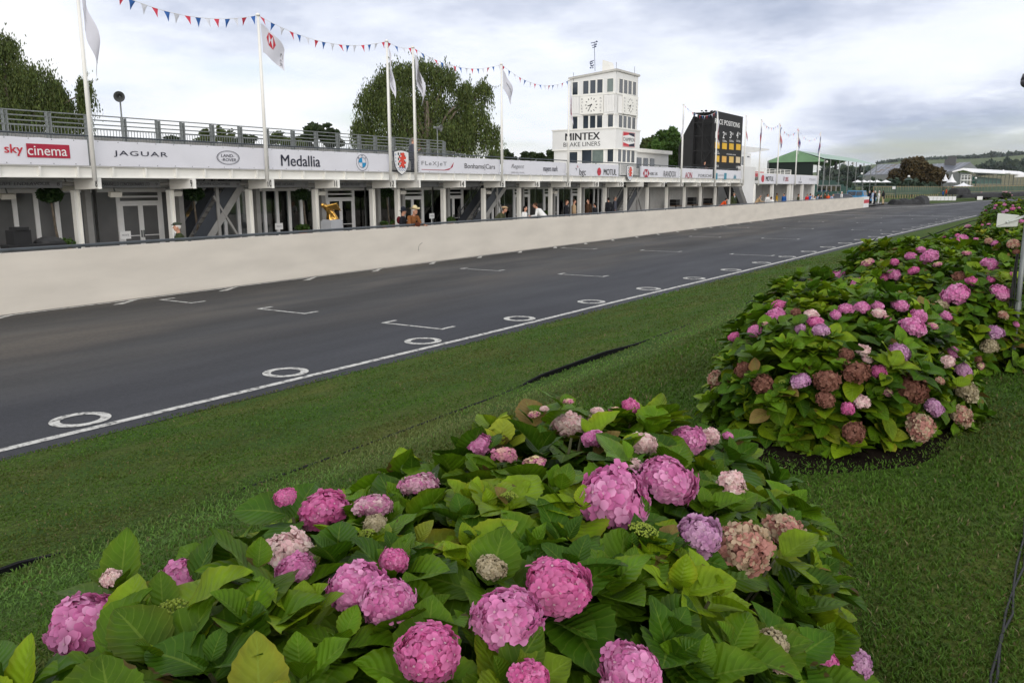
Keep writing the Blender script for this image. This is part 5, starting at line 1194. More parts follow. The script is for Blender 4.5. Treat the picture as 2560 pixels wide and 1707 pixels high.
# ------------------------------------------------------------------ vehicles
def car(name, label, ref, dep, ang, prof, wid, paint, wins, wheels, extra=None):
    P = FD(ref, dep); root = thing(name, (P.x, P.y, .2), label, "car"); a = math.radians(ang); F = Vector((math.sin(a), math.cos(a), 0)); Rr = Vector((math.cos(a), -math.sin(a), 0)); P.z = .2
    w3 = lambda x, y, z: P + F * x + Rr * y + Vector((0, 0, z))
    m = MB()
    def ring(y, ins): 
        cx = sum(p[0] for p in prof) / len(prof); return [w3(cx + (x - cx) * (1 - ins), y * (1 - (.16 if z > 1.0 else 0)), z if z < .5 else z - ins * .3) for x, z in prof]
    n = len(prof); yy = [-wid / 2, -wid / 2 + .06, wid / 2 - .06, wid / 2]; rs = [ring(yy[0], .03), ring(yy[1], 0), ring(yy[2], 0), ring(yy[3], .03)]; vs_ = [p for r in rs for p in r]
    m.add(vs_, [tuple(range(n)), tuple(reversed(range(3 * n, 4 * n)))] + [(j * n + i, (j + 1) * n + i, (j + 1) * n + (i + 1) % n, j * n + (i + 1) % n) for j in range(3) for i in range(n)])
    body = m.build("body", paint, root)
    for pts in wins:
        q = MB()
        q.poly([w3(*p) for p in pts]); q.build("window", DGLASS, body)
    for x in wheels:
        for s in (-1, 1):
            q = MB(); c = w3(x, s * (wid / 2 - .06), .33); q.tube([c - Rr * .11 * s, c + Rr * .08 * s], .33, 18); wo = q.build("wheel", BLACK, root); q = MB(); q.tube([c + Rr * .081 * s, c + Rr * .09 * s], .19, 14); q.build("rim", STEEL, wo)
    for s in (-1, 1): q = MB(); q.ell(w3(prof[0][0] + .02, s * wid * .36, .72), .07, .1, .08); q.build("headlight", PAPER, root)
    if extra: extra(root, w3)
hatch = [(2.1, .35), (2.15, .75), (1.2, .98), (.55, 1.46), (-1.2, 1.52), (-2.0, 1.05), (-2.1, .4)]
def wn(w): return [[(1.16, -w * .38, 1.0), (.58, -w * .33, 1.43), (.58, w * .33, 1.43), (1.16, w * .38, 1.0)]] + [[(x0, s * (w / 2 + .004), 1.0), (x1, s * (w * .42 + .012), 1.4), (x2, s * (w * .42 + .012), 1.42), (x3, s * (w / 2 + .004), 1.0)] for s in (-1, 1) for x0, x1, x2, x3 in ((1.0, .5, -.25, -.25), (-.35, -.35, -1.2, -1.75))]
car("dark_saloon_car", "dark blue rounded car parked beyond the wall with its rear door open", (2112, 478), 104, 80, hatch, 1.75, mat("dark_blue_car_paint", (.02, .028, .05), rough=.2, spec=.7), wn(1.75), (1.35, -1.35), lambda r, w3: MB().prism([w3(-1.1, -.9, .5), w3(-1.3, -1.7, .5), w3(-1.3, -1.7, 1.4), w3(-1.1, -.85, 1.45)], (0, 0, .03)).build("open_door", BLACK, r))
truck = [(2.0, .4), (2.0, 1.02), (.75, 1.08), (.55, 1.78), (-1.6, 1.82), (-1.75, 1.1), (-1.8, .45)]
car("blue_truck", "bright blue square old truck behind the group at the wall end", (2152, 473), 118, 100, truck, 1.6, mat("sky_blue_car_paint", (.06, .27, .52), rough=.3, spec=.6), [[(.74, -.62, 1.12), (.58, -.6, 1.7), (.58, -.03, 1.7), (.74, -.03, 1.12)], [(.74, .03, 1.12), (.58, .03, 1.7), (.58, .6, 1.7), (.74, .62, 1.12)]] + [[(x0, s * .804, 1.15), (x0, s * .70, 1.68), (x1, s * .70, 1.68), (x1, s * .804, 1.15)] for s in (-1, 1) for x0, x1 in ((.5, -.3), (-.4, -1.5))], (1.2, -1.2))
# ------------------------------------------------------------------ stairs, golden figure, trees in pots, small things in the pit bays
def stairs(y0_, y1_, X, label):
    o = thing("staircase", (X, (y0_ + y1_) / 2, .2), label, "staircase", "steel staircases up to the terrace")
    z0, z1 = .25, 3.1
    for s in (0, 1.0): 
        q = MB(); q.obox((X - s, y0_, z0), (X - s, y1_, z1), .06, .26); q.build("stringer", GSTEEL, o)
        q = MB(); q.tube([(X - s, y0_ - .1, z0 + .1), (X - s, y0_ - .1, z0 + 1.0), (X - s, y1_ - .6, z1 + .6)], .025, 6); q.obox((X - s, y0_, z0 + .45), (X - s, y1_, z1 + .45), .012, .55); q.build("side_panel", mat("dark_tinted_mesh", (.03, .035, .045), rough=.4), o)
    q = MB(); n = 14
    for k in range(n): t = (k + .5) / n; y = y0_ + (y1_ - y0_) * t; z = z0 + (z1 - z0) * t; q.box(X - .97, X - .03, y - .13, y + .13, z, z + .03)
    q.build("treads", mat("tread_plate", (.2, .2, .2), rough=.6), o)
    q = MB(); q.box(X - .06, X + .06, y1_ - 1.5, y1_ - 1.38, .2, 3.0); q.obox((X, y1_ - .2, .3), (X, y1_ - 1.6, 2.4), .08, .08); q.build("brace_post", GSTEEL, o)
def yb_(px, X=-25.6): return FX((px, 500), X).y
stairs(yb_(490), yb_(625), -25.7, "grey steel staircase with dark sides rising past bay 10")
stairs(yb_(1190), yb_(1280), -25.7, "steel staircase with dark sides rising at bay 15")
stairs(yb_(1565), yb_(1615), -25.7, "farthest steel staircase, rising below the smaller shield")
GOLD = mat("polished_gold", (.62, .36, .09), rough=.22, metal=1.0, var=.2, scale=9)
P = FX((829, 551), -23.2); X0 = P.x
o = thing("golden_figure", (P.x, P.y, .9), "golden winged figure leaning forward on a pale grey plinth", "sculpture")
zq_ = lambda y: FX((829, y), -23.2).z
Z0, Z1 = zq_(551), zq_(509)
hh = Z1 - Z0; yq_ = lambda px: FX((px, 530), -23.2).y
m = MB(); m.ell((X0, P.y, Z0 + .03), .2, .22, .07, 12, 6)
ax = [Vector((X0, P.y + .02, Z0 + .05)), Vector((X0, P.y - .05, Z0 + hh * .35)), Vector((X0, P.y - .16, Z0 + hh * .62)), Vector((X0, P.y - .32, Z0 + hh * .82))]
for a, b, r0, r1 in ((0, 1, .16, .13), (1, 2, .13, .1), (2, 3, .1, .09)): m.capsule(ax[a], ax[b], r0, r1)
m.ell(ax[3] + Vector((0, -.13, .06)), .075, .085, .085)
for s in (-1, 1):
    for k in range(5): m.capsule(ax[3] + Vector((s * .08, .02, .02)), ax[3] + Vector((s * (.3 - .03 * k), .35 + .08 * k, .12 - .07 * k)), .06, .025, 8)
    m.capsule(ax[3] + Vector((s * .09, -.02, 0)), ax[2] + Vector((s * .12, .12, .05)), .05, .04)
for k in range(6): m.capsule(ax[1] + Vector((.1 * math.cos(k), .1 * math.sin(k), .1)), (X0 + .2 * math.cos(k), P.y + .05 + .2 * math.sin(k), Z0 + .04), .05, .05, 6)
me = remesh(m, .022, 2); me.materials.append(GOLD); b_ = link("figure", me, o, None); me.transform(Matrix.Translation(-o.location))
q = MB(); wv = abs(yq_(841) - yq_(812)) / 2; q.box(X0 - .28, X0 + .28, P.y - wv, P.y + wv, .2, Z0 - .02); q.box(X0 - .24, X0 + .24, P.y - wv * .85, P.y + wv * .85, Z0 - .019, Z0 + .03); q.build("plinth", mat("pale_grey_plinth", (.38, .39, .41), rough=.5, var=.04), o)
def floodl(px, X, lb):
    P = FX(px, X); o = thing("floodlight", tuple(P), lb, "light", "small white floodlights under the canopy")
    q = MB(); q.obox(P + Vector((0, -.2, 0)), P + Vector((0, .2, 0)), .14, .16, up=(.3, 0, 1)); q.build("housing", CREAM, o); q = MB(); q.obox(P + Vector((0, 0, .08)), P + Vector((-.1, 0, .3)), .03, .03); q.build("bracket", STEEL, o)
for px, lb in [((440, 484), "white floodlight at column 9 above the flat-capped person"), ((19, 491), "white floodlight on the leftmost glazed bay"), ((168, 470), "white floodlight beside the first potted tree"), ((803, 483), "white floodlight at column 11 above the golden figure"), ((1006, 481), "white floodlight at the unnumbered column by the large shield"), ((1221, 481), "white floodlight at column 15"), ((1388, 481), "white floodlight at column 17"), ((288, 486), "white floodlight left of the double door of bay 9")]:
    floodl(px, -25.5 if px[0] > 250 else -26.5, lb)
def notice(px, lb):
    P = FX(px, -26.4); o = thing("notice_stand", (P.x, P.y, .2), lb, "sign", "small notice stands before the glazed bays")
    q = MB(); q.box(P.x - .02, P.x, P.y - .2, P.y + .2, P.z - .13, P.z + .13); q.build("board", PAPER, o); q = MB(); q.tube([(P.x - .03, P.y, .2), (P.x - .03, P.y, P.z - .131)], .025, 6); q.tube([(P.x - .03, P.y, .2), (P.x - .03, P.y, .24)], .2, 12); q.build("stand", PAPER, o)
    q = MB(); text(q, "PRIVATE", (P.x + .003, P.y, P.z), YU, ZU, .26, .06); q.build("lettering", GREYINK, o)
notice((314, 588), "small white notice on a stand before the first double door"); notice((698, 566), "small white notice on a stand right of the first staircase"); notice((1080, 540), "small white notice right of the person in the cowboy hat")
# black wheeled case and gear at the far left
P = FX((75, 605), -22.5); o = thing("equipment_cart", (P.x, P.y, .2), "black equipment cart with a monitor case behind the wall at far left", "cart")
q = MB(); q.box(P.x - .4, P.x + .4, P.y - .75, P.y + .75, .55, 1.25); q.ell((P.x, P.y + .5, 1.22), .38, .4, .2, 14, 8); q.build("case", BLACK, o)
q = MB(); q.box(P.x - .2, P.x + .2, P.y - .5, P.y - .05, 1.251, 1.62); q.box(P.x - .15, P.x + .25, P.y - .42, P.y - .12, 1.621, 1.7); q.build("monitor", BLACK, o)
for s in (-.55, .55):
    q = MB(); q.tube([(P.x - .3, P.y + s, .4), (P.x + .35, P.y + s, .4)], .2, 14); q.build("wheel", BLACK, o)
q = MB(); q.tube([(P.x + .3, P.y - .8, .4), (P.x + .3, P.y - .95, 1.35)], .02, 6); q.build("handle", STEEL, o)

# work benches and dark cases in the open garages at the far end
for i, (px, lb) in enumerate(((1690, "dark work bench in the open garage left of bay 21"), (1732, "dark work bench in the open garage by bay 22"), (1772, "dark work bench in the open garage by bay 23"))):
    P = FX((px, 505), -27.2); o = thing("work_bench", (P.x, P.y, .2), lb, "bench", "work benches in the open garages")
    q = MB(); q.box(P.x - .4, P.x + .4, P.y - .9, P.y + .9, 1.0, 1.06); q.build("top", TIMB, o)
    for sx_ in (-.35, .35):
        for sy_ in (-.85, .85): q = MB(); q.box(P.x + sx_ - .03, P.x + sx_ + .03, P.y + sy_ - .03, P.y + sy_ + .03, .2, 1.0); q.build("leg", DSTEEL, o)
    q = MB(); q.box(P.x - .36, P.x + .36, P.y - .8, P.y + .8, .45, .48); q.build("shelf", TIMB, o)
    cs = thing("flight_case", (P.x, P.y - .3, 1.06), lb.replace("dark work bench", "black case standing on the bench"), "case", "black cases on the benches"); q = MB(); q.box(P.x - .3, P.x + .3, P.y - .75, P.y + .15, 1.061, 1.55 + .15 * (i % 2)); q.build("body", BLACK, cs); q = MB(); q.box(P.x - .31, P.x + .31, P.y - .76, P.y + .16, 1.3, 1.33); q.build("edge_strip", STEEL, cs)
# ------------------------------------------------------------------ foliage helpers
def leaf_mat(name, c, var=.35, trans=.25, rough=.55):
    m = bpy.data.materials.new(name); m.use_nodes = True; t = m.node_tree; b = t.nodes["Principled BSDF"]; o = t.nodes["Material Output"]
    at = t.nodes.new("ShaderNodeAttribute"); at.attribute_name = "tint"
    mu = t.nodes.new("ShaderNodeMix"); mu.data_type = 'RGBA'; mu.blend_type = 'MULTIPLY'; mu.inputs[0].default_value = 1
    mu.inputs[6].default_value = (*c, 1); t.links.new(at.outputs["Color"], mu.inputs[7]); t.links.new(mu.outputs[2], b.inputs["Base Color"])
    b.inputs["Roughness"].default_value = rough; b.inputs["Specular IOR Level"].default_value = .25
    tr = t.nodes.new("ShaderNodeBsdfTranslucent"); t.links.new(mu.outputs[2], tr.inputs[0]); ms = t.nodes.new("ShaderNodeMixShader"); ms.inputs[0].default_value = trans
    t.links.new(b.outputs[0], ms.inputs[1]); t.links.new(tr.outputs[0], ms.inputs[2]); t.links.new(ms.outputs[0], o.inputs[0]); return m
LM_BIRCH = leaf_mat("birch_leaves", (.078, .106, .027)); LM_DARK = leaf_mat("dark_hedge_leaves", (.035, .055, .018)); LM_MAPLE = leaf_mat("maple_leaves", (.065, .125, .024)); LM_BROWN = leaf_mat("hawthorn_leaves", (.085, .062, .026)); LM_WOOD = leaf_mat("woodland_leaves", (.045, .07, .045)); LM_BAY = leaf_mat("bay_leaves", (.03, .065, .018))
BARK = mat("grey_bark", (.16, .13, .10), rough=.9, scale=5, var=.4, bump=.5, bscale=20)
def cards(name, C, size, m, parent, hang=0.0, tint=None, wk=.34):
    C = np.asarray(C, float); n = len(C)
    a = rng.normal(size=(n, 3)); a[:, 2] *= (1 - hang * .4); 
    if hang: a = a * (1 - hang) + np.array([0, 0, -1.2]) * hang
    a /= np.linalg.norm(a, axis=1)[:, None]
    b = np.cross(a, rng.normal(size=(n, 3))); b /= np.linalg.norm(b, axis=1)[:, None]
    s = size * rng.uniform(.6, 1.35, n)[:, None]
    v = np.stack([C - a * s * .55, C + b * s * wk, C + a * s * .6, C - b * s * wk], 1).reshape(-1, 3)
    f = np.arange(4 * n).reshape(n, 4)
    if tint is None: tint = rng.uniform(.65, 1.35, n)
    col = np.ones((n, 4)); w_ = rng.uniform(-.12, .12, n); col[:, 0] = tint * (1 + w_); col[:, 1] = tint; col[:, 2] = tint * (1 - w_)
    col = np.repeat(col, 4, 0)
    if parent is not None: v = v - np.array(origin_of(parent))
    return np_mesh(name, v, f, m, parent, col=col, smooth=False)
def in_blob(n, c, r, shell=.35):
    d = rng.normal(size=(n, 3)); d /= np.linalg.norm(d, axis=1)[:, None]; q = rng.uniform(shell, 1, n) ** .5
    return np.array(c) + d * np.array(r) * q[:, None]
def limbs(P, H, r, heads, parent, bend=.5):
    m = MB(); P = Vector(P); m.tube([P, P + Vector((.05, .05, H * .25)), P + Vector((0, .1, H * .5)), P + Vector((.1, 0, H * .8))], [r * 1.2, r, r * .7, r * .25], 8)
    for h in heads:
        h = Vector(h); s = P + Vector((0, 0, min(H * .75, max(H * .2, (h.z - P.z) * .55)))); md = s.lerp(h, .5) + Vector((0, 0, H * .06)); m.tube([s, md, h], [r * .4, r * .25, r * .06], 6)
    return m.build("trunk", BARK, parent, smooth=True)
def pxr(px, d): return px * d / FPX
def weeping(label, d, lumps, nstr, size, base_px, seed, leafm=LM_BIRCH):
    B = FD(base_px, d); o = thing("weeping_birch", (B.x, B.y, 0), label, "tree"); pts = []; tint = []
    heads = []
    for (cx, cy, rx, ry, wgt) in lumps:
        c = FD((cx, cy), d); R_ = pxr(rx, d); Rz = pxr(ry, d); c = np.array(c) + np.array([rng.uniform(-.3, .3) * R_, rng.uniform(-.3, .3) * R_, 0]); heads.append(c)
        for k in range(int(nstr * wgt)):
            dd = rng.normal(size=3); dd[2] = abs(dd[2]) + .02; dd /= np.linalg.norm(dd); q = rng.uniform(.35, 1.05) ** .5; base = rng.uniform(.55, 1.3)
            s0 = c + dd * np.array([R_, R_, Rz]) * q
            for e in range(4):                       # a curtain of a few strands from one twig
                s = s0 + rng.normal(size=3) * np.array([.22, .22, .12]) * R_ * .55; L_ = rng.uniform(.35, 1.75) * Rz * (1.15 - .35 * dd[2]); n = max(5, int(L_ / size * 1.5)); t = np.linspace(0, 1, n); sw = rng.normal(size=2) * .10 * L_
                x = s[0] + dd[0] * .3 * R_ * np.sqrt(t) * .5 + sw[0] * t; y = s[1] + dd[1] * .3 * R_ * np.sqrt(t) * .5 + sw[1] * t; z = s[2] - L_ * t ** 1.15
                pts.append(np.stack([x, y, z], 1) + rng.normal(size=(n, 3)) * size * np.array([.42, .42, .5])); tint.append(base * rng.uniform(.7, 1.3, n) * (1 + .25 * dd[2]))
        for k in range(int(nstr * wgt * .1)):        # thin sprigs standing out of the top
            dd = rng.normal(size=3); dd[2] = abs(dd[2]) + .5; dd /= np.linalg.norm(dd); n = 9; t = np.linspace(0, 1, n)[:, None]; s = c + dd * np.array([R_, R_, Rz]) * .9
            pts.append(s + dd * t * rng.uniform(.4, 1.0) + np.array([rng.normal() * .3, rng.normal() * .3, -.15]) * t ** 2 + rng.normal(size=(n, 3)) * .05); tint.append(rng.uniform(.7, 1.2, n))
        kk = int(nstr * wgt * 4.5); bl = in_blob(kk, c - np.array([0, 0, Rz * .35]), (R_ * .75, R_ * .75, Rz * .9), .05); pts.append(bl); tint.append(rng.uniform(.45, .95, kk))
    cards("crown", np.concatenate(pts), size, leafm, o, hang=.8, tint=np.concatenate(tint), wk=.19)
    limbs((B.x, B.y, 0), max(h[2] for h in heads), .35, heads, o)
    return o
weeping("large weeping birch rising behind the terrace at the middle", 62, [(1000, 192, 44, 36, .8), (1060, 182, 46, 34, .8), (1112, 200, 34, 36, .6), (935, 258, 40, 42, .7), (912, 330, 30, 42, .6), (1000, 275, 58, 55, 1), (1080, 275, 60, 58, 1), (1020, 345, 78, 42, 1.2), (1110, 345, 58, 42, 1), (1200, 232, 22, 32, .35), (1196, 300, 36, 42, .6), (1222, 345, 26, 40, .4), (1160, 300, 30, 40, .5), (960, 215, 30, 30, .4), (1160, 240, 26, 34, .6), (1150, 350, 40, 40, .7), (930, 365, 34, 26, .5)], 135, .19, (1070, 470), 1)
weeping("weeping birch behind the barrier at far left with thin hanging strands", 46, [(-20, 150, 70, 70, 1.1), (20, 230, 80, 70, 1.2), (95, 215, 52, 55, 1), (60, 300, 85, 60, 1.2), (150, 270, 30, 45, .6), (140, 240, 26, 40, .5), (172, 320, 26, 50, .5), (213, 230, 17, 38, .45), (206, 290, 14, 45, .4), (-30, 260, 90, 80, 1), (15, 120, 30, 30, .4)], 130, .155, (40, 470), 2)
def bushy(label, d, lumps, n, size, m, base_px, nm="tree", cat="tree", group=None, base=True, zb=0, R3=1.0):
    B = FD(base_px, d); o = thing(nm, (B.x, B.y, zb), label, cat, group); pts = []; tint = []; heads = []
    tot = sum(rx * ry for _, _, rx, ry in lumps)
    for (cx, cy, rx, ry) in lumps:
        c = np.array(FD((cx, cy), d)) + rng.normal(size=3) * np.array([.25, .25, 0]) * pxr(rx, d); R_ = pxr(rx, d); Rz = pxr(ry, d); heads.append(c)
        for _ in range(max(3, int(14 * rx * ry / tot * len(lumps)))):
            cc_ = in_blob(1, c, (R_ * .75, R_ * .75 * R3, Rz * .75), .3)[0]; k = int(n * rx * ry / tot / 14 / max(1, len(lumps)) * len(lumps)); pts.append(in_blob(max(k, 8), cc_, (R_ * .42, R_ * .42, Rz * .38), .25)); tint.append(np.full(max(k, 8), rng.uniform(.6, 1.35)) * rng.uniform(.8, 1.2, max(k, 8)))
    cards("crown", np.concatenate(pts), size, m, o, tint=np.concatenate(tint)); limbs((B.x, B.y, zb), max(h[2] for h in heads) - zb, max(.08, .02 * (max(h[2] for h in heads) - zb)), heads, o)
    return o
# trees and tall hedges behind the terrace
bushy("dark bushy tree left of the large weeping birch", 70, [(800, 335, 30, 26), (845, 345, 32, 28), (775, 355, 26, 20), (815, 318, 14, 14)], 5000, .26, LM_DARK, (810, 470))
for i, (cx, cy, rx, ry, lb) in enumerate([(435, 352, 26, 14, "low tree top just above the banner left of the oval emblem"), (508, 345, 36, 22, "pale tree top above the oval emblem"), (558, 340, 22, 28, "taller pointed tree top above the oval emblem"), (612, 348, 34, 18, "low tree top left of the bay 10 flagpole"), (700, 345, 34, 22, "tree top behind the barrier right of the bay 10 flagpole"), (745, 355, 30, 20, "dark tree top between the bay 10 pole and the bushy tree")]):
    bushy(lb, 64, [(cx + rng.uniform(-1, 1) * rx * .9, cy + rng.uniform(-.5, .6) * ry, rx * rng.uniform(.3, .5), ry * rng.uniform(.4, .7)) for _ in range(6)] + [(cx, cy + 8, rx * .9, ry * .5)], 2000, .17, LM_BIRCH if i % 3 else LM_DARK, (cx, 470), group="tree tops behind the left barrier")
for i, (cx, cy, rx, ry, lb) in enumerate([(1235, 395, 20, 16, "dark tree just right of the weeping birch foot"), (1268, 390, 26, 20, "rounded dark tree left of the bay 15 pole gap"), (1322, 394, 26, 14, "low dark tree between the weeping birch and the tower"), (1350, 396, 16, 12, "smallest dark tree between the weeping birch and the tower"), (1376, 392, 16, 18, "dark tree against the left wall of the tower")]):
    bushy(lb, 105, [(cx, cy, rx, ry), (cx + rx * .4, cy + 5, rx * .6, ry * .7)], 1800, .4, LM_DARK, (cx, 470), group="distant dark trees left of the tower")
bushy("rounded mid green maple between the tower and the scoreboard", 88, [(1664, 365, 36, 46), (1650, 385, 36, 34), (1682, 385, 32, 36), (1665, 350, 24, 30), (1640, 370, 22, 26), (1690, 372, 22, 30), (1660, 395, 32, 24), (1672, 328, 14, 16), (1630, 405, 16, 14), (1700, 400, 16, 24)], 16000, .34, LM_MAPLE, (1665, 480))
bushy("thin pale tree behind the maple", 120, [(1615, 360, 16, 16), (1635, 352, 14, 14), (1605, 372, 14, 12)], 1600, .42, LM_BIRCH, (1620, 480))
bushy("broad brown leaved hawthorn tree before the barns", 210, [(2280, 446, 44, 34), (2268, 425, 30, 26), (2285, 420, 34, 26), (2262, 440, 30, 22), (2305, 438, 24, 24), (2255, 462, 32, 18), (2295, 462, 30, 16), (2296, 405, 18, 14), (2238, 472, 22, 14)], 13000, .6, LM_BROWN, (2280, 482))
# potted trees and planters in the pit bays
def potted(px, X, r, top, lb, trunk_from):
    C_ = FX(px, X); dep = PJ(C_)[2]; R_ = pxr(r, dep); o = thing("potted_tree", (C_.x, C_.y, .2), lb, "potted tree", "potted trees before the glazed bays")
    p = in_blob(900, C_, (R_, R_, R_ * .7), .2); cards("crown", p, .11, LM_BAY, o)
    q = MB(); q.tube([(C_.x + .1, C_.y + .12, .6), (C_.x + .04, C_.y + .05, 1.4), C_], [.045, .04, .03], 7); q.build("trunk", BARK, o, smooth=True)
    q = MB(); q.tube([(C_.x + .1, C_.y + .12, .2), (C_.x + .1, C_.y + .12, .62)], [.2, .27], 14); q.build("pot", mat("terracotta", (.30, .13, .07), rough=.8), o)
potted((125, 486), -26.3, 30, 0, "first potted ball tree behind the wall, left of column 8", 0); potted((482, 484), -26.3, 27, 0, "potted ball tree beside the first staircase at column 9", 0); potted((756, 486), -26.5, 20, 0, "potted tree with a thick trunk left of column 11", 0); potted((966, 482), -26.6, 18, 0, "potted tree right of column 12", 0)
def planter(px, X, r, lb, n=260):
    C_ = FX(px, X); R_ = pxr(r, PJ(C_)[2]); o = thing("planter", (C_.x, C_.y, .2), lb, "planter", "leafy planters along the pit bays")
    cards("foliage", in_blob(n, C_, (R_, R_ * 1.2, R_ * .6), .1), .12, LM_MAPLE, o); q = MB(); q.tube([(C_.x, C_.y, .2), (C_.x, C_.y, max(.45, C_.z - R_ * .3))], [R_ * .5, R_ * .7], 12); q.build("tub", mat("terracotta", (.30, .13, .07)), o)
planter((158, 612), -25.6, 28, "leafy planter at the foot of column 8 at left"); planter((985, 556), -25.8, 9, "small round green planter left of the dark-hatted person"); planter((757, 570), -26.2, 16, "planter at the foot of the thick-trunked potted tree"); planter((1126, 549), -26, 12, "low green planter right of the cowboy-hatted person"); planter((1362, 533), -26, 9, "planter behind the white-jacketed person"); planter((960, 558), -25.9, 9, "dark green planter behind the dark-hatted person")

# ------------------------------------------------------------------ distance: hills, woods, barns, tents, fence
def hillside(name, tops, bot, d0, d1, m, n=9):
    q = MB(); T_ = tops
    def fn(u, v):
        i = u * (len(T_) - 1); a = int(min(i, len(T_) - 2)); t = i - a; x = T_[a][0] + (T_[a + 1][0] - T_[a][0]) * t; y = T_[a][1] + (T_[a + 1][1] - T_[a][1]) * t
        p = FD((x, y + (bot - y) * v), d0 + (d1 - d0) * v ** .7); p.z += (noise.noise(Vector((u * 9, v * 3, d0))) * d0 * .0012) * v * (1 - v) * 4; return p
    q.grid(fn, len(T_) * 6, n); return setp(q.build(name, m, smooth=True), kind="structure")
HILL = mat("hill_pasture", (.10, .14, .06), rough=.95, spec=.05, scale=.006, var=.3, detail=6, col2=(.15, .175, .085))
hillside("hills", [(1600, 452), (1850, 447), (2030, 432), (2140, 418), (2194, 410), (2240, 404), (2300, 400), (2370, 397), (2430, 396), (2500, 392), (2560, 386), (2700, 380), (2900, 380)], 472, 2600, 760, HILL)
hillside("hills", [(2380, 430), (2440, 418), (2490, 408), (2560, 400), (2700, 398), (2900, 400)], 474, 1700, 620, mat("stubble_field", (.15, .14, .085), rough=.95, spec=.05, scale=.01, var=.2))
def wood(pts, d, th, n, size, lb):
    C_ = []
    for _ in range(n):
        u = rng.uniform(0, 1) * (len(pts) - 1); a = int(min(u, len(pts) - 2)); t = u - a; x = pts[a][0] + (pts[a + 1][0] - pts[a][0]) * t; y = pts[a][1] + (pts[a + 1][1] - pts[a][1]) * t; h = pts[a][2] + (pts[a + 1][2] - pts[a][2]) * t
        lump = 1 + .35 * math.sin(x * .21 + d) * math.sin(x * .083)
        p = FD((x, y - rng.uniform(0, 1) * h * lump), d + rng.uniform(-1, 1) * th); C_.append(p)
    o = cards("woodland", C_, size, LM_WOOD, None); setp(o, lb, "woodland", None, "stuff"); return o
wood([(2194, 411, 2), (2240, 405, 4), (2300, 401, 3), (2370, 398, 3), (2405, 397, 4), (2440, 397, 5), (2480, 394, 9), (2510, 394, 8), (2560, 389, 9), (2620, 386, 9)], 2550, 20, 2600, 14, "dark tree line along the ridge of the far hill")
wood([(2440, 428, 10), (2470, 434, 22), (2510, 436, 30), (2560, 438, 34), (2640, 440, 38)], 1150, 30, 4200, 8, "dark wood on the hillside behind the white marquee at right")
wood([(2050, 462, 38), (2100, 460, 36), (2150, 458, 34), (2200, 456, 24), (2250, 452, 12)], 900, 30, 3800, 7, "dark wood below the pale field seen under the tent roof")
wood([(2060, 470, 18), (2090, 472, 20), (2130, 472, 10)], 420, 10, 1200, 3.2, "lighter bushes seen between the grandstand posts")
wood([(2160, 480, 26), (2240, 480, 28), (2300, 480, 24), (2345, 480, 14)], 200, 3, 4200, .9, "clipped dark hedge behind the row of white parasols")
SOLAR = mat("solar_roof", (.095, .105, .135), rough=.45, spec=.6, var=.12, scale=.4); SHED = mat("grey_shed_cladding", (.13, .14, .14), rough=.6, var=.1, scale=.6); RUSTY = mat("brown_roof_light", (.16, .125, .10), rough=.7)
def r7(x, y, d): return FD(Q(7, x, y), d)
def barn(lb, eL, eR, rL, rR, wallpx, d, dd, gable=None):
    P = [r7(*eL, d), r7(*eR, d), r7(*rR, d + dd), r7(*rL, d + dd)]; c = (P[0] + P[1]) / 2
    o = thing("barn", (c.x, c.y, 0), lb, "barn")
    up = Vector((0, 0, .3)); m = MB(); m.prism(P, up); rf_ = m.build("roof", SOLAR, o)
    q = MB()
    for k in range(1, 7):
        t = k / 7; q.obox(P[0].lerp(P[1], t) + up * 1.1, P[3].lerp(P[2], t) + up * 1.1, .25, .06)
    q.build("panel_seams", mat("pale_seam", (.32, .34, .38)), rf_)
    for (u, v) in ((.32, .35), (.42, .55), (.5, .75), (.25, .2), (.56, .9)):
        A = lambda uu, vv: (P[0].lerp(P[1], uu)).lerp(P[3].lerp(P[2], uu), vv) + up * 1.25
        q = MB(); q.poly([A(u, v), A(u + .16, v), A(u + .16, v + .08), A(u, v + .08)]); q.build("roof_light", RUSTY, rf_)
    m = MB(); B = [Vector((p.x, p.y, 0)) for p in P]
    m.add([P[0], P[1], B[1], B[0]], [(0, 1, 2, 3)]); m.add([P[1], P[2], B[2], B[1]], [(0, 1, 2, 3)]); m.add([P[0], P[3], B[3], B[0]], [(0, 1, 2, 3)])
    if gable: G_ = [r7(*g_, d + dd * (1.6 if i == 1 else 1)) for i, g_ in enumerate(gable)]; m.add([P[2]] + G_ + [P[1]], [tuple(range(len(G_) + 2))])
    m.build("wall", SHED, o); return o
barn("long grey barn with solar panels left of the hawthorn", (305, 458), (720, 440), (490, 322), (860, 312), None, 330, 14)
b2_ = barn("grey barn with solar roof and pointed gable behind the white marquee", (1090, 436), (1480, 402), (1180, 316), (1672, 292), None, 340, 14, gable=[(1762, 370), (1742, 430)])
P = r7(1430, 290, 350); q = MB(); w_ = pxr(10, 350); q.box(P.x - w_ * .9, P.x + w_ * .9, P.y - 1, P.y + 1, P.z - 3, P.z + pxr(15, 350)); q.box(P.x - w_ * 1.6, P.x - w_ * .91, P.y - 1, P.y + 1, P.z - 3, P.z + pxr(8, 350)); q.build("chimney", mat("dark_grey_metal", (.09, .09, .095), rough=.6), b2_)
MARQ = mat("white_marquee_fabric", (.78, .78, .80), rough=.6, var=.03)
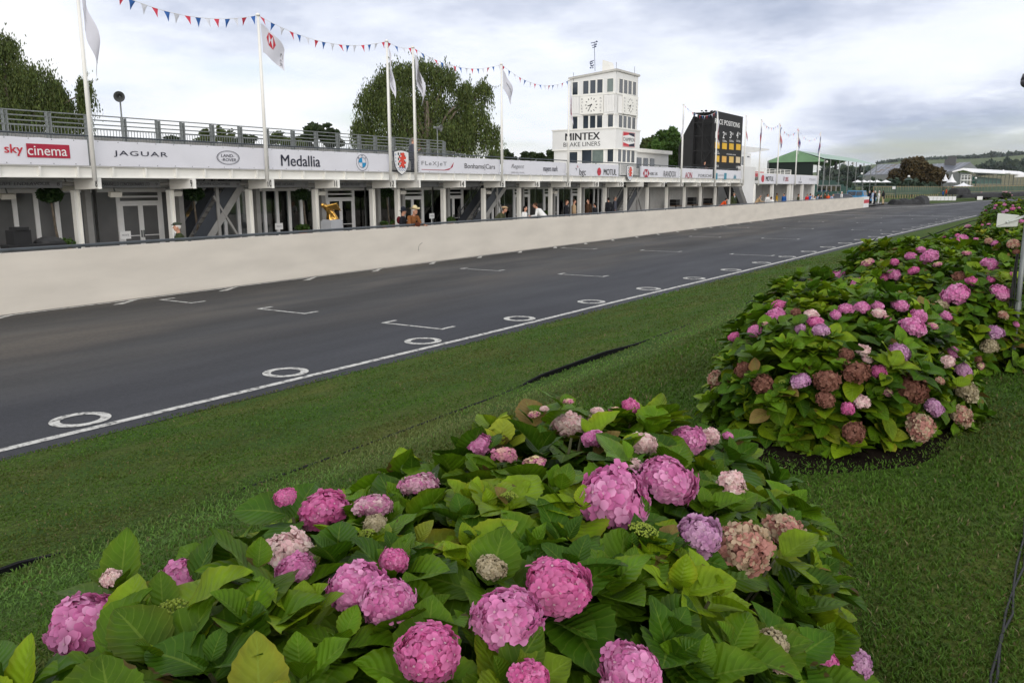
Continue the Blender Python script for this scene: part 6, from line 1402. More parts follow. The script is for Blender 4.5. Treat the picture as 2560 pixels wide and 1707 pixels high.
def marquee(lb, pts_near, pts_far, d0, d1, posts, base_y, nm="marquee"):
    A = [r7(x, y, d0) for x, y in pts_near]; B = [r7(x, y, d1) for x, y in pts_far]; c = A[0]; o = thing(nm, (c.x, c.y, 0), lb, "marquee")
    m = MB(); n = len(A); m.add(A + B, [(i, i + 1, n + i + 1, n + i) for i in range(n - 1)]); m.prism(A, (.3, .3, 0)); m.build("roof", MARQ, o)
    q = MB()
    for x, y, d in posts: p = r7(x, y, d); q.tube([(p.x, p.y, 0), (p.x, p.y, p.z)], .09, 5)
    q.build("post_frame", STEEL, o); return o
mq = marquee("long white roofed grandstand with green seats at far right", [(1436, 400), (1572, 360), (1700, 408), (1700, 418), (1572, 385), (1436, 414)], [(2230, 432), (2300, 402), (2420, 440), (2420, 452), (2300, 420), (2230, 444)], 215, 330, [(1440, 410, 216), (1530, 405, 219), (1695, 412, 216)] + [(1700 + k * 52, 412 + 2.6 * k, 220 + 9 * k) for k in range(1, 11)], 590)
q = MB()
for k in range(7): a, b = r7(1720, 545 - 10 * k, 235 + 3 * k), r7(2040, 548 - 6 * k, 290 + 3 * k); q.obox(a, b, 1.2, .7)
q.build("seat_tiers", SEATG, mq)
q = MB(); a, b = r7(1545, 510, 214), r7(1670, 510, 214); z0, z1 = r7(1600, 515, 214).z, r7(1600, 450, 214).z
q.obox(Vector((a.x, a.y, z0)), Vector((b.x, b.y, z0)), .8, .25)
for z in (z0 + .8, z1, z0 + (z1 - z0) * .6): q.obox(Vector((a.x, a.y, z)), Vector((b.x, b.y, z)), .12, .1)
for t in (0, .33, .66, 1): p = a.lerp(b, t); q.tube([(p.x, p.y, 0), (p.x, p.y, z1)], .08, 5)
q.build("white_balcony", WHITE2, mq)
m2 = marquee("white marquee hall beyond the far grandstand at the right edge", [(2225, 480), (2240, 420), (2420, 470)], [(2700, 480), (2700, 410), (2900, 470)], 300, 330, [(2225 + 45 * k, 480, 300) for k in range(8)], 590)
q = MB(); P = r7(2090, 378, 270); q.ell(P - Vector((0, 0, 1.2)), 2.2, 2.2, .7, 10, 6); q.tube([P - Vector((0, 0, 1)), P], [.8, .05], 8); q.build("roof_peak", MARQ, mq)
for i, (cx, top, by, hw, d, lb) in enumerate([(1343, 445, 528, 55, 205, "left of two small white peaked tents before the barn"), (1425, 442, 545, 62, 203, "right of two small white peaked tents before the barn"), (1575, 548, 592, 120, 195, "low wide white tent roof behind the fence")]):
    P = r7(cx, by, d); h = pxr((by - top) * .19558, d); w_ = pxr(hw * .19558, d); o = thing("peaked_tent", (P.x, P.y, 0), lb, "tent", "white peaked tents beyond the fence")
    q = MB(); nn_ = 10; prof = [(w_, 0), (w_ * .55, h * .28), (w_ * .25, h * .62), (w_ * .06, h)]; q.tube([(P.x, P.y, P.z + z) for r, z in prof], [r for r, z in prof], 8, cap=False); q.build("roof", MARQ, o, smooth=False)
    q = MB()
    for k in range(4): an = PI / 4 + k * PI / 2; q.tube([(P.x + w_ * .9 * math.cos(an), P.y + w_ * .9 * math.sin(an), 0), (P.x + w_ * .9 * math.cos(an), P.y + w_ * .9 * math.sin(an), P.z)], .06, 5)
    q.build("leg_frame", STEEL, o)
def parasol(px, d, hw, hh, lb, mt=MARQ):
    P = r7(*px, d); w_ = pxr(hw * .19558, d); h = pxr(hh * .19558, d); o = thing("parasol", (P.x, P.y, 0), lb, "parasol", "parasols beyond the fence")
    q = MB(); q.tube([P, P + Vector((0, 0, h))], [w_, .05], 8, cap=False); q.build("canopy", mt, o); q = MB(); q.tube([(P.x, P.y, 0), P], .04, 5); q.build("pole", STEEL, o)
for i, x in enumerate((225, 300, 385, 470, 585)): parasol((x, 543), 180 + i, 68, 30, ["leftmost white parasol behind the blue truck", "second white parasol behind the grandstand posts", "middle white parasol of the row", "fourth white parasol, over the last grandstand post", "rightmost and nearest the hawthorn of the white parasols"][i])
parasol((1420, 556), 150, 95, 14, "dark flat parasol over the marshals' post", BLACK)
# fence
WOODF = mat("weathered_fence_wood", (.27, .22, .13), rough=.85, var=.2, scale=2); GNET = mat("green_fence_mesh", (.06, .10, .07), rough=.8, var=.2, scale=1)
fpts = [(430, 598, 700, 128), (700, 600, 700, 134), (1000, 601, 695, 142), (1250, 603, 690, 150), (1640, 600, 675, 160), (2000, 592, 668, 172), (2360, 585, 662, 186), (2600, 580, 658, 196)]
fo = thing("paddock_fence", tuple(r7(1250, 690, 150)), "long wooden post and rail fence with green mesh beyond the track", "fence")
tops = [r7(x, a, d) for x, a, b_, d in fpts]; bots = [r7(x, b_, d) for x, a, b_, d in fpts]
for i in range(len(fpts) - 1):
    nseg = 10
    q = MB(); q.obox(tops[i], tops[i + 1], .1, .1); q.obox(tops[i].lerp(bots[i], .85), tops[i + 1].lerp(bots[i + 1], .85), .1, .08); q.build("rail", WOODF, fo)
    q = MB(); off = Vector((.1, .25, 0)); q.add([tops[i] + off, tops[i + 1] + off, bots[i + 1] + off, bots[i] + off], [(0, 1, 2, 3)]); q.build("mesh_panel", GNET, fo)
for k in range(64):
    u = k / 63 * (len(fpts) - 1); i = int(min(u, len(fpts) - 2)); t = u - i; a, b = tops[i].lerp(tops[i + 1], t), bots[i].lerp(bots[i + 1], t); q = MB(); q.tube([b - Vector((0, 0, .6)), a + Vector((0, 0, .12))], .085, 5); q.build("post", WOODF, fo)
# gantry frame behind the blue truck, glass crowd barrier before the green stand
o = thing("green_goalpost_frame", tuple(r7(450, 700, 125)), "dark green rectangular frame with a small white notice standing on the grass", "frame"); q = MB(); a, b, c, d_ = r7(190, 590, 125), r7(712, 588, 125), r7(705, 735, 125), r7(195, 735, 125)
for p, r in ((d_, a), (a, b), (b, c)): q.obox(p, r, .14, .14)
q.obox(r7(195, 670, 125), r7(708, 672, 125), .08, .08); q.build("frame", mat("dark_green_paint", (.02, .045, .035), rough=.5), o); q = MB(); p = r7(690, 608, 124.8); q.box(p.x - .22, p.x + .22, p.y - .02, p.y + .02, p.z - .25, p.z + .15); q.build("notice", PAPER, o)
o = thing("glass_barrier", tuple(FX(Q(6, 1500, 1160), -25)), "row of pale framed glass panels before the green seats", "barrier"); 
for k in range(5):
    a, b = FX(Q(6, 1375 + 62 * k, 1100), -25), FX(Q(6, 1430 + 62 * k, 1100), -25); z0, z1 = FX(Q(6, 1400, 1150), -25).z, FX(Q(6, 1400, 1062), -25).z; q = MB(); q.box(-25.04, -24.96, a.y, a.y + .12, z0, z1); q.box(-25.04, -24.96, b.y - .12, b.y, z0, z1); q.box(-25.04, -24.96, a.y + .121, b.y - .121, z1 - .1, z1); f_ = q.build("frame", GSTEEL, o); q = MB(); q.box(-25.01, -24.99, a.y + .12, b.y - .12, z0, z1 - .1); q.build("pane", GLASS, f_)
# lamp posts with green shades
for px, d, lb in (((880, 480), 165, "green shaded lamp post before the hawthorn"), ((1735, 500), 190, "green shaded lamp post before the far white grandstand"), ((280, 445), 165, "green shaded lamp post behind the grandstand's last posts")):
    P = r7(*px, d); o = thing("lamp_post", (P.x, P.y, 0), lb, "lamp post", "green lamp posts along the paddock"); q = MB(); q.tube([(P.x, P.y, 0), P], .08, 6); q.build("post", mat("dark_green_paint", (.02, .045, .035)), o); q = MB(); q.tube([P - Vector((0, 0, .5)), P], [.9, .15], 8); q.build("shade", mat("dark_green_paint", (.02, .045, .035)), o); q = MB(); q.ell(P + Vector((0, 0, .2)), .25, .25, .22); q.build("globe", PAPER, o)
# tyre barriers under black sheeting, white marker boards
BSH = mat("black_sheeting", (.022, .022, .024), rough=.75, var=.5, scale=1.5, bump=.6, bscale=3)
def lump(name, lb, cat, A, B, hgt, wid, amp, nu=40):
    A = Vector(A); B = Vector(B); d = (B - A).normalized(); s = Vector((-d.y, d.x, 0)); o = thing(name, tuple((A + B) / 2), lb, cat, "black covered tyre barriers")
    def fn(u, v):
        t = PI * v; p = A.lerp(B, u) + s * (-math.cos(t) * wid / 2) ; z = math.sin(t) ** .5 * hgt * min(1, 12 * u, 12 * (1 - u)); p.z += z * (1 + amp * noise.noise(Vector((u * 14, v * 2, A.x)))); return p
    q = MB(); q.grid(fn, nu, 8); q.build("sheeting", BSH, o, smooth=True)
lump("tyre_barrier", "low black sheeted tyre pile at the pit exit, sloping down to the left", "barrier", FZ(Q(7, 640, 828)), FZ(Q(7, 1010, 826)), .72, 2.2, .4); 
A = FZ(Q(7, 1040, 822)); lump("tyre_barrier", "upright grey-black block of tyres beside the white marker boards", "barrier", FZ(Q(7, 1000, 825)), FZ(Q(7, 1075, 815)), 1.15, 1.6, .2)
lump("tyre_barrier", "long black sheeted tyre bank behind the marker boards", "barrier", r7(1480, 745, 150), r7(2400, 720, 168), .95, 1.5, .15, 60); lump("tyre_barrier", "tall black covered block at the marshals' post", "barrier", r7(1430, 700, 148), r7(1615, 695, 150), 1.15, 2.0, .1)
for k in range(8):
    x0, x1 = 1092 + 49 * k, 1128 + 49 * k; a, b = r7(x0, 775, 131 + .8 * k), r7(x1, 774, 131.8 + .8 * k); h = pxr(52 * .19558, 133); bd = thing("marker_board", tuple((a + b) / 2), ["leftmost white board of the row, touching the upright tyre block", "second white board from the left in the trackside row", "third white board from the left in the trackside row", "fourth white board from the left in the trackside row", "fourth white board from the right in the trackside row", "third white board from the right in the trackside row", "second white board from the right in the trackside row", "rightmost white board of the trackside row"][k], "board", "row of white marker boards beside the track")
    q = MB(); q.prism([a, b, b + Vector((0, 0, h)), a + Vector((0, 0, h))], (.1, .3, 0)); q.build("panel", PAPER, bd)
    q = MB(); q.poly([a.lerp(b, .3) + Vector((-.02, -.06, h * .45)), a.lerp(b, .7) + Vector((-.02, -.06, h * .5)), a.lerp(b, .7) + Vector((-.02, -.06, h * .56)), a.lerp(b, .3) + Vector((-.02, -.06, h * .51))]); q.build("faint_mark", GREYINK, bd)
a = r7(1750, 768, 152); b = r7(1802, 767, 152); h = pxr(45 * .19558, 152); bd = thing("marker_board", tuple(a), "single white block standing on the grass before the flowering bushes", "board"); q = MB(); q.prism([a, b, b + Vector((0, 0, h)), a + Vector((0, 0, h))], (.2, .8, 0)); q.build("panel", PAPER, bd)
# far grass between track and fence
q = MB(); far_g = [FZ(Q(7, x, y), .03) for x, y in [(1030, 822), (1440, 795), (1900, 768), (2352, 735), (2700, 722), (2700, 640), (1250, 690), (440, 705), (560, 815), (640, 828)]]
q.poly([(p.x, p.y, .02) for p in far_g]); setp(q.build("far_verge", mat("far_lawn", (.055, .085, .02), rough=.95, spec=.1, scale=.6, var=.3, detail=8)), kind="structure")
# ------------------------------------------------------------------ hydrangea bushes
def hleaf_mat():
    m = bpy.data.materials.new("hydrangea_leaf"); m.use_nodes = True; t = m.node_tree; b = t.nodes["Principled BSDF"]; o = t.nodes["Material Output"]; Lk = t.links.new
    def M_(op, a, c=None, d=None):
        n = t.nodes.new("ShaderNodeMath"); n.operation = op
        for i, q in enumerate((a, c, d)):
            if q is None: continue
            if isinstance(q, (int, float)): n.inputs[i].default_value = q
            else: Lk(q, n.inputs[i])
        return n.outputs[0]
    uv = t.nodes.new("ShaderNodeUVMap"); sp = t.nodes.new("ShaderNodeSeparateXYZ"); Lk(uv.outputs[0], sp.inputs[0])
    u = sp.outputs[0]; v = M_('ABSOLUTE', M_('SUBTRACT', sp.outputs[1], .5))      # v 0 at the midrib, .5 at the edge
    mid = M_('LESS_THAN', v, .022)
    ph = M_('FRACT', M_('MULTIPLY', M_('SUBTRACT', u, M_('MULTIPLY', v, .55)), 8.0))
    ve = M_('ABSOLUTE', M_('SUBTRACT', ph, .5)); lat = M_('GREATER_THAN', ve, .455)
    vein = M_('MAXIMUM', mid, M_('MULTIPLY', lat, .6))
    at = t.nodes.new("ShaderNodeAttribute"); at.attribute_name = "tint"
    tcn = t.nodes.new("ShaderNodeTexCoord"); nz = t.nodes.new("ShaderNodeTexNoise"); nz.inputs["Scale"].default_value = 22; nz.inputs["Detail"].default_value = 5; Lk(tcn.outputs["Object"], nz.inputs[0])
    def mixc(f, a, c, mode='MIX'):
        q = t.nodes.new("ShaderNodeMix"); q.data_type = 'RGBA'; q.blend_type = mode
        for i, z in ((0, f), (6, a), (7, c)):
            if isinstance(z, (int, float)): q.inputs[i].default_value = z
            elif isinstance(z, tuple): q.inputs[i].default_value = (*z, 1)
            else: Lk(z, q.inputs[i])
        return q.outputs[2]
    nv_ = M_('ADD', M_('MULTIPLY', nz.outputs[0], 1.3), .38); cmb = t.nodes.new("ShaderNodeCombineXYZ")
    for i in range(3): Lk(nv_, cmb.inputs[i])
    c = mixc(1.0, at.outputs["Color"], cmb.outputs[0], 'MULTIPLY')
    c = mixc(M_('MULTIPLY', vein, .32), c, (.20, .28, .04))
    # brown scorched spots and edge
    n2_ = t.nodes.new("ShaderNodeTexNoise"); n2_.inputs["Scale"].default_value = 9; n2_.inputs["Detail"].default_value = 3; Lk(tcn.outputs["Object"], n2_.inputs[0])
    spot = M_('GREATER_THAN', M_('ADD', n2_.outputs[0], M_('MULTIPLY', v, .16)), .735)
    c = mixc(M_('MULTIPLY', spot, .8), c, (.07, .035, .015))
    Lk(c, b.inputs["Base Color"]); b.inputs["Roughness"].default_value = .48; b.inputs["Specular IOR Level"].default_value = .14
    bp = t.nodes.new("ShaderNodeBump"); bp.inputs["Strength"].default_value = .3; bp.inputs["Distance"].default_value = .005
    h = M_('ADD', M_('MULTIPLY', M_('COSINE', M_('MULTIPLY', M_('SUBTRACT', u, M_('MULTIPLY', v, .55)), 50.27)), -.5), M_('MULTIPLY', nz.outputs[0], .6)); Lk(h, bp.inputs["Height"]); Lk(bp.outputs[0], b.inputs["Normal"])
    tr = t.nodes.new("ShaderNodeBsdfTranslucent"); Lk(c, tr.inputs[0]); ms = t.nodes.new("ShaderNodeMixShader"); ms.inputs[0].default_value = .17; Lk(b.outputs[0], ms.inputs[1]); Lk(tr.outputs[0], ms.inputs[2]); Lk(ms.outputs[0], o.inputs[0]); return m
HLEAF = hleaf_mat()
def petal_mat():
    m = bpy.data.materials.new("hydrangea_petal"); m.use_nodes = True; t = m.node_tree; b = t.nodes["Principled BSDF"]; o = t.nodes["Material Output"]
    at = t.nodes.new("ShaderNodeAttribute"); at.attribute_name = "tint"; t.links.new(at.outputs["Color"], b.inputs["Base Color"]); b.inputs["Roughness"].default_value = .6; b.inputs["Specular IOR Level"].default_value = .2
    tr = t.nodes.new("ShaderNodeBsdfTranslucent"); t.links.new(at.outputs["Color"], tr.inputs[0]); ms = t.nodes.new("ShaderNodeMixShader"); ms.inputs[0].default_value = .3; t.links.new(b.outputs[0], ms.inputs[1]); t.links.new(tr.outputs[0], ms.inputs[2]); t.links.new(ms.outputs[0], o.inputs[0]); return m
PETAL = petal_mat()
STEMM = mat("green_brown_stem", (.07, .07, .03), rough=.7, var=.3); SOIL = mat("dark_soil", (.011, .008, .006), rough=1.0, spec=.03, var=.5, scale=9, bump=1.0, bscale=25)
def nrm(a): return a / np.maximum(np.linalg.norm(a, axis=-1, keepdims=True), 1e-9)
def leaf_template(nu, nv, serr):
    u = np.linspace(0, 1, nu + 1); V_ = []; UV_ = []
    for i, t in enumerate(u):
        w_ = .36 * (math.sin(PI * min(1, t) ** .78) ** .85 if 0 < t < 1 else 0) + .004
        if serr and 0 < i < nu: w_ *= 1 + (.055 if i % 2 else -.03)
        for j in range(nv + 1):
            s = -1 + 2 * j / nv; V_.append((t, s * w_, s)); UV_.append((t, .5 + s * .5))
    f = [(i * (nv + 1) + j, i * (nv + 1) + j + 1, (i + 1) * (nv + 1) + j + 1, (i + 1) * (nv + 1) + j) for i in range(nu) for j in range(nv)]
    return np.array(V_), np.array(UV_), np.array(f)
def leaves_np(P, D, Nn, Ln, tint, res):
    """P base, D direction, Nn upper side normal, Ln length; returns arrays for one foliage mesh"""
    T_, UV_, F_ = leaf_template(*res); n = len(P); k = len(T_); D = nrm(D); Nn = nrm(Nn - D * (Nn * D).sum(1, keepdims=True)); Sd = np.cross(Nn, D)
    t = T_[:, 0][None]; y = T_[:, 1][None]; s = T_[:, 2][None]
    fold = rng.uniform(.12, .55, (n, 1)); arch = rng.uniform(.05, .5, (n, 1)); tw = rng.uniform(-.35, .35, (n, 1)); wav = rng.uniform(0, .03, (n, 1)); ph = rng.uniform(0, 6, (n, 1)); wid = rng.uniform(.85, 1.2, (n, 1))
    yy = y * wid; z = np.abs(yy) * fold - arch * t ** 2 * .55 + wav * np.sin(t * 14 + ph + s * 2) * np.abs(s) + tw * yy * t
    x = t - arch * t ** 3 * .12; L_ = Ln[:, None, None]
    v = P[:, None] + L_ * (x[..., None] * D[:, None] + yy[..., None] * Sd[:, None] + z[..., None] * Nn[:, None])
    f = (F_[None] + (np.arange(n) * k)[:, None, None]).reshape(-1, 4); uv = np.tile(UV_, (n, 1)); col = np.ones((n, k, 4)); col[..., :3] = tint[:, None]
    ed = np.clip((np.abs(s) - .8) * 3, 0, 1) * rng.uniform(0, .5, (n, 1)) ; col[..., 0] *= 1 + ed * .9; col[..., 1] *= 1 - ed * .25
    return v.reshape(-1, 3), f, uv, col.reshape(-1, 4)
# flower head templates
def floret_head(kind, seed):
    r = np.random.default_rng(seed); n = {'small': 60}.get(kind, 165 if kind in ('dried', 'faded') else 150)
    i = np.arange(n) + .5; phi = np.arccos(1 - 1.62 * i / n); th = PI * (1 + 5 ** .5) * i
    d = np.stack([np.sin(phi) * np.cos(th), np.sin(phi) * np.sin(th), np.cos(phi)], 1) + r.normal(size=(n, 3)) * .07; d = nrm(d)
    lump_ = 1 + .13 * np.sin(d[:, 0] * 4 + seed) * np.cos(d[:, 1] * 3.4 + seed * 2) + .06 * np.sin(d[:, 2] * 7 + seed)
    rad = .5 * r.uniform(.86, 1.02, n) * lump_; C = d * rad[:, None] * np.array([1, 1, .82])
    fn = nrm(d + r.normal(size=(n, 3)) * (.42 if kind in ('dried', 'faded') else .22)); a = nrm(np.cross(fn, r.normal(size=(n, 3)))); b = np.cross(fn, a)
    V_ = []; F_ = []; Cc = []; size = {'dried': .125, 'faded': .135, 'small': .14}.get(kind, .137)
    # petal: centre, two sides, mid, tip : rounded rhombus of 6 verts
    prof = [(.06, 0, .0), (.42, -.40, .07), (.5, 0, .015), (.42, .40, .07), (.88, -.30, .05), (1.0, 0, -.02), (.88, .30, .05)]
    quads = [(0, 1, 2, 3), (1, 4, 5, 2), (2, 5, 6, 3)]
    pal = {'pink': ((.68, .18, .43), (.85, .41, .65)), 'deep': ((.70, .13, .37), (.83, .29, .54)), 'lilac': ((.58, .27, .50), (.74, .48, .64)), 'faded': ((.74, .44, .48), (.80, .66, .60)), 'dried': ((.22, .09, .065), (.34, .17, .12)), 'ros': ((.52, .25, .21), (.55, .42, .29)), 'green': ((.40, .34, .21), (.55, .47, .33)), 'small': ((.62, .20, .36), (.74, .66, .34)), 'ctop': ((.62, .2, .4), (.78, .6, .6))}
    return r, n, C, fn, a, b, size, prof, quads, pal
_HEADS = {}
def head_mesh(kind, var):
    if (kind, var) in _HEADS: return _HEADS[(kind, var)]
    geo = 'dried' if kind in ('dried', 'ros', 'green') else 'small' if kind == 'young' else 'faded' if kind == 'faded' else 'full'
    r, n, C, fn, a, b, size, prof, quads, pal = floret_head(geo, hash((len(kind), var, ord(kind[0]))) % 1000)
    key = {'young': 'small'}.get(kind, kind); c0, c1 = [np.array(q) for q in pal[key]]; V_ = []; F_ = []; Cc = []
    cup = .5 if geo == 'dried' else .15
    for k in range(n):
        sz = size * r.uniform(.8, 1.2) * (1.1 if geo == 'full' else 1); an0 = r.uniform(0, 6.28); mixk = np.clip(r.normal(.35, .3), 0, 1)
        if key == 'small': mixk = np.clip(1.3 - 1.2 * np.linalg.norm(C[k, :2]) / .5 + r.normal(0, .2), 0, 1)
        if key == 'ros': mixk = float(r.random() > .45)
        if key == 'faded': mixk = np.clip(r.normal(.55, .35), 0, 1)
        for p in range(4):
            an = an0 + p * PI / 2 + r.normal(0, .1); e1 = a[k] * math.cos(an) + b[k] * math.sin(an); e2 = np.cross(fn[k], e1); base = len(V_); bend = r.uniform(-.3, .25) * (2 if geo == 'dried' else 1); w_ = r.uniform(.88, 1.12) * 1.12
            cj = r.uniform(.86, 1.12)
            for (x, y, z) in prof:
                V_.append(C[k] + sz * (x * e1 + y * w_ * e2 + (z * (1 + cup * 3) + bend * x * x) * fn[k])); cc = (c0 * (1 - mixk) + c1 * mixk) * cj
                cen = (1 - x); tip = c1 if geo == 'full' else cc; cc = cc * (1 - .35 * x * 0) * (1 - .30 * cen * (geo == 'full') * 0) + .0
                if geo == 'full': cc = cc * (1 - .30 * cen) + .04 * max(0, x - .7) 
                Cc.append((*np.clip(cc, 0, .9), 1))
            F_ += [tuple(base + q for q in f) for f in quads]
        if geo == 'full' and r.random() < .8:   # little pale eye at the floret centre
            base = len(V_); e = .018
            for sx_, sy_ in ((-1, -1), (1, -1), (1, 1), (-1, 1)): V_.append(C[k] + fn[k] * .014 + (a[k] * sx_ + b[k] * sy_) * e); Cc.append((.66, .42, .5, 1))
            F_.append((base, base + 1, base + 2, base + 3))
    # inner core so that no light shows through
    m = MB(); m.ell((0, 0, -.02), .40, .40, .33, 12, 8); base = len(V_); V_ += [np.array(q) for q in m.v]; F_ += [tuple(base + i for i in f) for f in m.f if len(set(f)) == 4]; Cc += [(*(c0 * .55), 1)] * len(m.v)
    o = np_mesh("head", np.array(V_), np.array(F_), PETAL, None, col=np.array(Cc), smooth=True); me = o.data; bpy.data.objects.remove(o); _HEADS[(kind, var)] = me; return me
def bud_mesh(var):
    if ('bud', var) in _HEADS: return _HEADS[('bud', var)]
    r = np.random.default_rng(90 + var); m = MB(); cols = []
    for k in range(150):
        q = math.sqrt(r.random()) * .48; t = r.random() * 6.28; z = .22 * (1 - (q / .5) ** 2) + r.normal(0, .015); s = r.uniform(.026, .042); n0 = len(m.v); m.ell((q * math.cos(t), q * math.sin(t), z), s, s, s, 6, 4); cj = r.uniform(.8, 1.2); cols += [(.30 * cj, .38 * cj, .055 * cj, 1)] * (len(m.v) - n0)
    for k in range(26):
        q = math.sqrt(r.random()) * .42; t = r.random() * 6.28; n0 = len(m.v); m.tube([(0, 0, -.35), (q * math.cos(t), q * math.sin(t), .12)], .014, 4); cols += [(.14, .20, .04, 1)] * (len(m.v) - n0)
    me = bpy.data.meshes.new("bud"); me.from_pydata(m.v, [], m.f); at = me.attributes.new("tint", 'FLOAT_COLOR', 'POINT'); at.data.foreach_set("color", np.array(cols, np.float32).ravel()); me.materials.append(PETAL); me.polygons.foreach_set("use_smooth", [True] * len(me.polygons)); _HEADS[('bud', var)] = me; return me
KIND = {'P': 'pink', 'D': 'deep', 'L': 'lilac', 'C': 'faded', 'B': 'dried', 'R': 'ros', 'G': 'green', 'N': 'young', 'T': 'ctop'}
PART = {'P': "pink_flower_head", 'D': "pink_flower_head", 'L': "lilac_flower_head", 'C': "faded_flower_head", 'B': "brown_flower_head", 'R': "brown_flower_head", 'G': "green_flower_head", 'N': "young_flower_head", 'T': "pink_flower_head", 'Y': "flower_bud_cluster"}
class Mound:
    def __init__(s, lumps): s.l = lumps                      # (cx, cy, rx, ry, H, z0)
    def f(s, p):                                             # <1 inside
        best = 9
        for cx, cy, rx, ry, H, z0 in s.l:
            r2 = ((p[0] - cx) / rx) ** 2 + ((p[1] - cy) / ry) ** 2; z = max(0, (p[2] - z0) / H); best = min(best, (r2 ** 1.5 + z ** 2.3))
        return best
    def hit(s, px):
        v = ray(*px) / FPX; bt, bf = None, 1e9
        for t in np.arange(.8, 40, .02):
            q = s.f(CPOS + v * t)
            if q < 1: return t
            if q < bf: bf, bt = q, t
        return bt
    def sample(s, n, k=1.0):
        out = []
        w_ = np.array([l[2] * l[3] + (l[2] + l[3]) * l[4] for l in s.l]); w_ /= w_.sum()
        while len(out) < n:
            i = rng.choice(len(s.l), p=w_); cx, cy, rx, ry, H, z0 = s.l[i]; d = nrm(rng.normal(size=3)); d[2] = abs(d[2])
            r2 = (d[0] ** 2 + d[1] ** 2); lam = 1.0
            for _ in range(14): g_ = (lam ** 2 * r2) ** 1.5 + (lam * d[2]) ** 2.3; lam *= g_ ** (-1 / 2.6)
            p = np.array([cx + rx * d[0] * lam * k, cy + ry * d[1] * lam * k, z0 + H * d[2] * lam * k])
            others = Mound([l for j, l in enumerate(s.l) if j != i])
            if len(s.l) > 1 and others.f(p) < .93 * k: continue
            nn_ = nrm(np.array([d[0] / rx, d[1] / ry, d[2] / H])); out.append((p, nn_))
        return out
def hydrangea(label, lumps, heads, nshoot, res, lscale, yellow, vis=None, stems=True):
    M_ = Mound(lumps); cx, cy = lumps[0][0], lumps[0][1]; o = thing("hydrangea_bush", (cx, cy, lumps[0][5]), label, "bush", "hydrangea bushes on the grass verge")
    hp = []
    for (x, y, dpx, kd) in heads:
        t = M_.hit((x, y)) - .07 * lscale; p = CPOS + ray(x, y) / FPX * t; hp.append((p, dpx * t / FPX, kd))
    P = []; D = []; N_ = []; Ln = []; Tn = []
    smp = M_.sample(nshoot); smp2 = M_.sample(int(nshoot * .7), .82)
    def rag(p):
        l = min(lumps, key=lambda q: ((p[0] - q[0]) / q[2]) ** 2 + ((p[1] - q[1]) / q[3]) ** 2); c_ = np.array([l[0], l[1], l[5]]); return c_ + (p - c_) * (1 + (.09 if res[0] == 14 else .17) * noise.noise(Vector(p) * 2.3) + (.04 if res[0] == 14 else .08) * noise.noise(Vector(p) * 6))
    shoots = [(rag(p), n, 1.0) for p, n in smp] + [(rag(p), n, .8) for p, n in smp2]
    for p, s_, kd in hp: 
        l = lumps[0]; nn_ = nrm(np.array([(p[0] - cx) / l[2] ** 2, (p[1] - cy) / l[3] ** 2, max(.2, (p[2] - l[5]) / l[4] ** 2 + .3)])); shoots.append((p - nn_ * s_ * .55, nn_, 1.05))
    for p, nn_, sc in shoots:
        up = nrm(nn_ * rng.uniform(.5, .9) + np.array([0, 0, rng.uniform(.45, .8)]) + rng.normal(size=3) * .18); a = nrm(np.cross(up, rng.normal(size=3))); b = np.cross(up, a)
        yl = rng.random() < yellow; young = rng.random() < .3
        base = np.array([.064, .134, .004]) if not young else np.array([.128, .205, .006])
        if rng.random() < .3: base = np.array([.034, .088, .004])
        if yl: base = np.array([.17, .205, .015])
        tint_s = rng.uniform(.75, 1.25)
        for lv, (ang, ln, dn) in enumerate(((30, .065, 0), (52, .118, .014), (70, .148, .035), (88, .155, .075))):
            if sc < 1 and lv == 0: continue
            for k in range(2):
                e = (a if lv % 2 else b) * (1 if k else -1); an = math.radians(ang + rng.uniform(-12, 14)); d = up * math.cos(an) + e * math.sin(an) + rng.normal(size=3) * .08
                if rng.random() < .06: continue
                P.append(p - up * dn * lscale + e * .008); D.append(d); N_.append(up * math.sin(an) - e * math.cos(an)); Ln.append(ln * lscale * rng.uniform(.8, 1.2) * (1 if sc >= 1 else 1.05)); tt = base * tint_s * rng.uniform(.85, 1.15) * (1.12 if lv < 2 else 1)
                if rng.random() < .01 + .02 * (lv == 3): tt = np.array([.17, .12, .035])
                Tn.append(tt)
    P, D, N_, Ln, Tn = map(np.array, (P, D, N_, Ln, Tn)); keep = np.ones(len(P), bool); vd = P - CPOS; dl = np.linalg.norm(vd, axis=1)
    for p, s_, kd in hp:                             # blooms sit clear of the leaves around them
        h_ = p - CPOS; hd_ = np.linalg.norm(h_); hu = h_ / hd_
        for fr in (.35, .75):
            m_ = vd + nrm(D) * (Ln * fr)[:, None]; al = m_ @ hu; off_ = np.linalg.norm(m_ - al[:, None] * hu, axis=1); keep &= ~((off_ < s_ * .40 * al / hd_) & (al < hd_ + s_ * .2) & (rng.random(len(P)) < .82))
    P, D, N_, Ln, Tn = P[keep], D[keep], N_[keep], Ln[keep], Tn[keep]
    v, f, uv, col = leaves_np(P, D, N_, Ln, Tn, res); off = np.array(o.location)
    np_mesh("foliage", v - off, f, HLEAF, o, uv=uv, col=col)
    if stems:
        m = MB()
        for p, nn_, sc in shoots[::2]:
            l = min(lumps, key=lambda q: (p[0] - q[0]) ** 2 + (p[1] - q[1]) ** 2); b0 = Vector((l[0] + (p[0] - l[0]) * .45, l[1] + (p[1] - l[1]) * .45, l[5] - .05)); e = Vector(p) - Vector(nn_) * .02; m.tube([b0, b0.lerp(e, .55) + Vector((0, 0, .06)), e], [.008, .006, .004], 5, cap=False)
        m.build("stems", STEMM, o)
